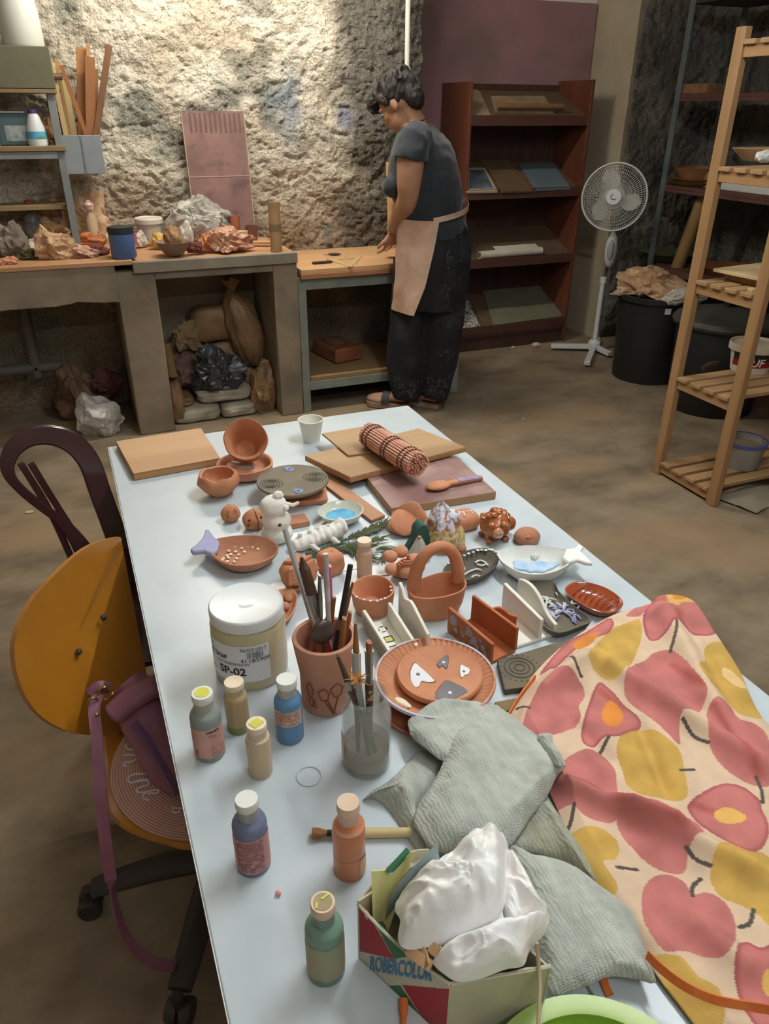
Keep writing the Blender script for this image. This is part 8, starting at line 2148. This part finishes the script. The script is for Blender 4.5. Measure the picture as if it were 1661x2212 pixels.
for s in (1, -1):
    mb.blob(H(.066, s*.040, -.025), (.045, .045, .045), 3, M=HMx)
    mb.blob(H(-.004, s*.076, -.012), (.036, .018, .064), 3, M=HMx @ Matrix.Rotation(-.2, 3, 'Y'))
# ankles and feet
f1h, f1t = onz(884, 884, 0), onz(794, 874, 0); f2h, f2t = onz(950, 884, 0), onz(893, 868, 0)
d1 = (f1t-f1h).normalized(); d2_ = (f2t-f2h).normalized(); d2_ = (d2_+d1*.6).normalized()
for (h_, d, ankle) in ((f1h, d1, J(878, 840, PY+.03)), (f2h, d2_, J(942, 840, PY-.02))):
    hh_ = h_+d*.045
    mb.tube([ankle+Vector((0, 0, .12)), Vector((hh_.x, hh_.y, .15)), Vector((hh_.x, hh_.y, .075))], [.045, .040, .042], 14)
    mb.tube([Vector((hh_.x, hh_.y, .070))-d*.02, Vector((hh_.x, hh_.y, .066))+d*.08, Vector((hh_.x, hh_.y, .056))+d*.17], [.036, .036, .028], 14, flat=.75)
for k_, (hx, kx, fx_, yy) in enumerate((((908, 545), (882, 690), (878, 845), PY+.02), ((962, 545), (945, 690), (942, 845), PY-.01))):
    mb.tube([J(*hx, yy), J(*kx, yy), J(*fx_, yy)], [.095, .065, .045], 16)
body = PF('body', mb, .0055, m_skin, t, smooth=5)
# facial details
m_eye = mat('eye_white', (206, 200, 192), rough=.3); m_iris = mat('iris_dark', (44, 32, 26), rough=.3); m_lip = mat('lip', (150, 88, 76), rough=.5)
mbe = MB(); mbi = MB(); mbl = MB()
for s in (1, -1):
    mbe.blob(H(.086, s*.033, .000), (.016, .028, .011), 3, M=HMx); mbi.blob(H(.0925, s*.034, -.001), (.007, .010, .010), 2, M=HMx)
    mbl.tube([H(.098, s*.016, .022), H(.100, s*.034, .027), H(.090, s*.052, .022)], .004, 6)
PW('eyes', mbe, m_eye, t); PW('irises', mbi, m_iris, t); PW('eyebrows', mbl, m_hair, t)
PW('mouth', MB().tube([H(.094, -.022, -.066), H(.1015, 0, -.064), H(.094, .022, -.066)], [.003, .005, .003], 8), m_lip, t)
# hair
mb = MB()
mb.blob(H(-.022, 0, .045), (.205, .178, .185), 4, .06, 5, 3, M=HMx)
mb.blob(H(.045, 0, .085), (.13, .14, .085), 4, .15, 4, 5, M=HMx)
mb.blob(H(.095, .0, .062), (.06, .125, .06), 4, .2, 4, 8, M=HMx)
mb.blob(H(-.078, 0, -.02), (.09, .13, .13), 4, .1, 4, 7, M=HMx)
mb.blob(H(-.085, 0, .10), (.07, .09, .06), 3, .2, 4, 9, M=HMx)
mb.tube([H(.050, .078, .062), H(.030, .082, .025), H(.022, .081, .002)], [.022, .016, .007], 10)
rnd = random.Random(8)
for i in range(60):
    f_ = rnd.uniform(-.1, .09); l_ = rnd.uniform(-.07, .08); b0_ = H(f_, l_, .11-.5*abs(f_)**1.2); 
    mb.tube([b0_-ud_*.03, b0_, b0_+(ud_*.5-fd_*.6+LW*rnd.uniform(-.5, .5))*.030], [.010, .008, .003], 6)
for i in range(14):
    l_ = -.06+.0095*i; mb.tube([H(.085, l_, .085), H(.118, l_*1.05, .060), H(.118+.01*nz(i), l_*1.1, .028-.012*abs(nz(i*1.7)))], [.016, .012, .004], 8)
PF('hair', mb, .0055, m_hair, t, 'short dark greying hair', smooth=3, disp=lambda c: .006*nz(c.x*90, c.y*90, c.z*30))
PW('glasses_arm', MB().tube([H(.10, .082, .058), H(.05, .092, .048), H(.0, .094, .040)], .0022, 6), mat('glasses_brown', (110, 66, 40), rough=.3), t)
PW('necklace', MB().tube([J(905, 262, PY-.03)+(LW*.062*math.cos(a)-FW*.060*math.sin(a))-UPV*.010*math.cos(a)-J(905, 262, PY-.03)+J(893, 258, PY) for a in [R(-100+20*i) for i in range(15)]], .003, 6), mat('cord_brown', (88, 52, 44), rough=.6), t)
# t-shirt
mb = MB()
rows = [(J(938, 508, PY), .178, .200), (J(936, 490, PY), .175, .198), (J(928, 455, PY), .168, .190), (J(921, 415, PY), .185, .196), (J(915, 375, PY), .180, .200), (J(914, 340, PY), .158, .205), (J(913, 310, PY), .130, .195), (J(908, 288, PY), .100, .155), (J(899, 270, PY), .072, .085)]
eloft(mb, rows)
mb.tube([J(903, 292, PY-.09), J(892, 308, PY-.135), J(886, 330, PY-.145), J(884, 344, PY-.145)], [.075, .083, .086, .088], 18)
mb.tube([J(935, 290, PY+.08), J(910, 318, PY+.15), J(900, 340, PY+.17)], [.07, .078, .08], 18)
mb.blob(J(858, 400, PY)+FW*.0, (.13, .24, .13), 3, M=Matrix((FW, LW, UPV)).transposed())
PF('t_shirt', mb, .007, m_shirt, t, 'dark grey t-shirt', smooth=5, disp=lambda c: .005*nz(c.x*9, c.y*9, c.z*16)+.003*nz(c.x*22, c.y*22, c.z*30))
# trousers
mb = MB()
eloft(mb, [(J(934, 660, PY), .165, .185), (J(938, 600, PY), .182, .200), (J(941, 545, PY), .186, .205), (J(941, 500, PY), .172, .195), (J(936, 470, PY), .160, .185)])
for pts, rad in ((((900, 560), (886, 680), (876, 790), (878, 858)), (.125, .112, .104, .074)), (((965, 560), (955, 680), (946, 790), (940, 858)), (.125, .120, .108, .074))):
    yy = PY+.04 if pts[0][0] == 900 else PY-.02
    mb.tube(bez([J(*p, yy) for p in pts], 4), [rad[min(i//4, 3)]+(rad[min(i//4+1, 3)]-rad[min(i//4, 3)])*(i % 4)/4 for i in range(13)], 22)
PF('trousers', mb, .008, m_trous, t, 'loose black trousers with faint pattern', smooth=5, disp=lambda c: .008*nz(c.x*14, c.y*14, c.z*3)+.004*nz(c.x*30, c.y*30, c.z*8))
rnd = random.Random(21); mbp = MB()
# hug the cloth: push every blotch along its view line until it meets the trousers
from mathutils.bvhtree import BVHTree
tro = [o for o in t.children if o.name.startswith('trousers')][0]
bv = BVHTree.FromPolygons([v.co+t.location for v in tro.data.vertices], [p.vertices[:] for p in tro.data.polygons])
mbp.bm.free(); mbp = MB(); cnt = 0
for i in range(260):
    if rnd.random() < .45: px_, py_ = rnd.uniform(848, 980), rnd.uniform(815, 858)
    else: px_, py_ = rnd.uniform(950, 1002), rnd.uniform(520, 820); 
    if py_ < 815 and nz(px_*.05, py_*.02, 5) < .12: continue
    hit = bv.ray_cast(EYE, ray(px_, py_).normalized())
    if hit[0] is None: continue
    n_ = hit[1]; s_ = n_.orthogonal().normalized(); a = rnd.uniform(0, PI); u_ = s_*math.cos(a)+n_.cross(s_)*math.sin(a)
    mbp.blob(hit[0], (rnd.uniform(.014, .032), rnd.uniform(.006, .014), .003), 1, .5, 3, i, M=Matrix((u_, n_.cross(u_), n_)).transposed()); cnt += 1
PW('floral_print', mbp, mat('print_grey', (56, 58, 64), rough=.9), t)['kind'] = 'stuff'
# apron: waist band and a front cloth wrapped from the left hip round the front
mbb = [o for o in t.children if o.name.startswith('t_shirt')][0]
def apr(u, v):
    # u: round the body from the left hip (0) to the right front (1); v: waist to hem
    ang = R(126-34*v-(172-24*v)*u)                       # 0 = forward, +90 = left
    rows_ = [(J(933, 462, PY), .192, .208), (J(938, 520, PY), .200, .215), (J(936, 600, PY), .204, .220), (J(928, 662, PY), .202, .219)]
    k_ = v*3; i = min(int(k_), 2); f_ = k_-i
    c = rows_[i][0].lerp(rows_[i+1][0], f_); a = rows_[i][1]+(rows_[i+1][1]-rows_[i][1])*f_; b = rows_[i][2]+(rows_[i+1][2]-rows_[i][2])*f_
    w_ = .008*math.sin(u*17+v*1.5)*v+.004*nz(u*7, v*5, 2)
    return c+FW*(a+w_)*math.cos(ang)+LW*(b+w_)*math.sin(ang)+Vector((0, 0, .035*(math.sin(ang))*(1-v)*-.3))
PW('apron', MB().grid(40, 40, apr, .003, (0, 0, -1)), m_apr, t, 'pale tan waist apron', smooth=80)
PW('apron_tie', MB().ribbon([J(933, 460, PY)+FW*.185*math.cos(R(a))+LW*.205*math.sin(R(a))+Vector((0, 0, -.014+.045*max(0, (a-118)/80))) for a in range(118, 266, 8)], (0, 0, 1), .026, .003), m_apr, t, 'apron waist tie')
# clogs
m_sole = mat('clog_sole', (150, 120, 96), (132, 104, 82), rough=.8, scale=20); m_upper = mat('clog_upper', (182, 142, 118), (164, 124, 100), rough=.6, scale=10); m_strap = mat('clog_strap', (44, 48, 54), rough=.6)
for (h_, d) in ((f1h, d1), (f2h, d2_)):
    s = Vector((-d.y, d.x, 0)); L_ = .262
    ol = [h_+d*(a*L_)+s*w_ for a, w_ in ((0, .018), (.02, .034), (.3, .036), (.6, .048), (.85, .046), (.97, .028), (1, 0), (.97, -.026), (.85, -.042), (.6, -.044), (.3, -.034), (.02, -.032), (0, -.016))]
    ol = [(v.x, v.y) for v in bezc(ol, 3)]
    so_ = PW('clog', MB().prism(ol, .002, .034), m_sole, t, bev=.004)
    mbu = MB()
    mbu.blob(h_+d*.185+Vector((0, 0, .046)), (.150, .096, .062), 3, M=Matrix((d, s, UPV)).transposed(), floor=.030)
    bmesh.ops.translate(mbu.bm, vec=-t.location, verts=mbu.bm.verts)
    P('upper', mbu, m_upper, so_, smooth=60)
    ms = MB().ribbon([h_+d*.135+s*(.052*math.cos(R(a)))+Vector((0, 0, .032+.062*math.sin(R(a)))) for a in range(0, 181, 15)], d, .045, .004)
    bmesh.ops.translate(ms.bm, vec=-t.location, verts=ms.bm.verts)
    P('strap', ms, m_strap, so_, 'dark strap')
# ---------------------------------------------------------------- repeats share a group
GR = {'paint_bottle': 'paint bottles on the table', 'clay_sack': 'clay sacks in the right bay', 'napkin_holder': 'clay napkin holders', 'fluorescent_lamp': 'fluorescent battens on the ceiling',
      'bin': 'black rubber bins', 'green_dish': 'green dishes on the low steel shelf', 'clay_dish': 'clay dishes', 'linen_cloth': 'grey linen cloths', 'plywood_board': 'plywood boards on the table',
      'clay_bowl': 'clay bowls', 'fish_dish': 'fish-shaped dishes', 'oval_dish': 'oval dishes on the table', 'paint_brush': 'paint brushes', 'modelling_tool': 'modelling tools in the brush pot',
      'clay_bag': 'clay bags in the right bay', 'bucket': 'buckets on the wooden rack', 'clay_animal': 'small clay animals', 'cardboard_tube': 'cardboard tubes', 'wooden_board': 'wooden boards',
      'clay_spoon': 'clay spoons', 'clay_shard': 'white clay shards', 'scrap_and_glare': 'paper scraps', 'card': 'coloured cards in the box', 'clay_plate': 'decorated clay plates', 'paper_wad': 'crumpled papers', 'paint_tin': 'tins on the bench shelf'}
for o in list(C.objects):
    if o.parent is None and 'label' in o and 'group' not in o:
        b = o.name.split('.')[0]
        if b in GR: o['group'] = GR[b]
        elif b == 'plastic_bag' and o.location.y > 3.9 and o.location.x < 1.2: o['group'] = 'plastic bags heaped on the bench'
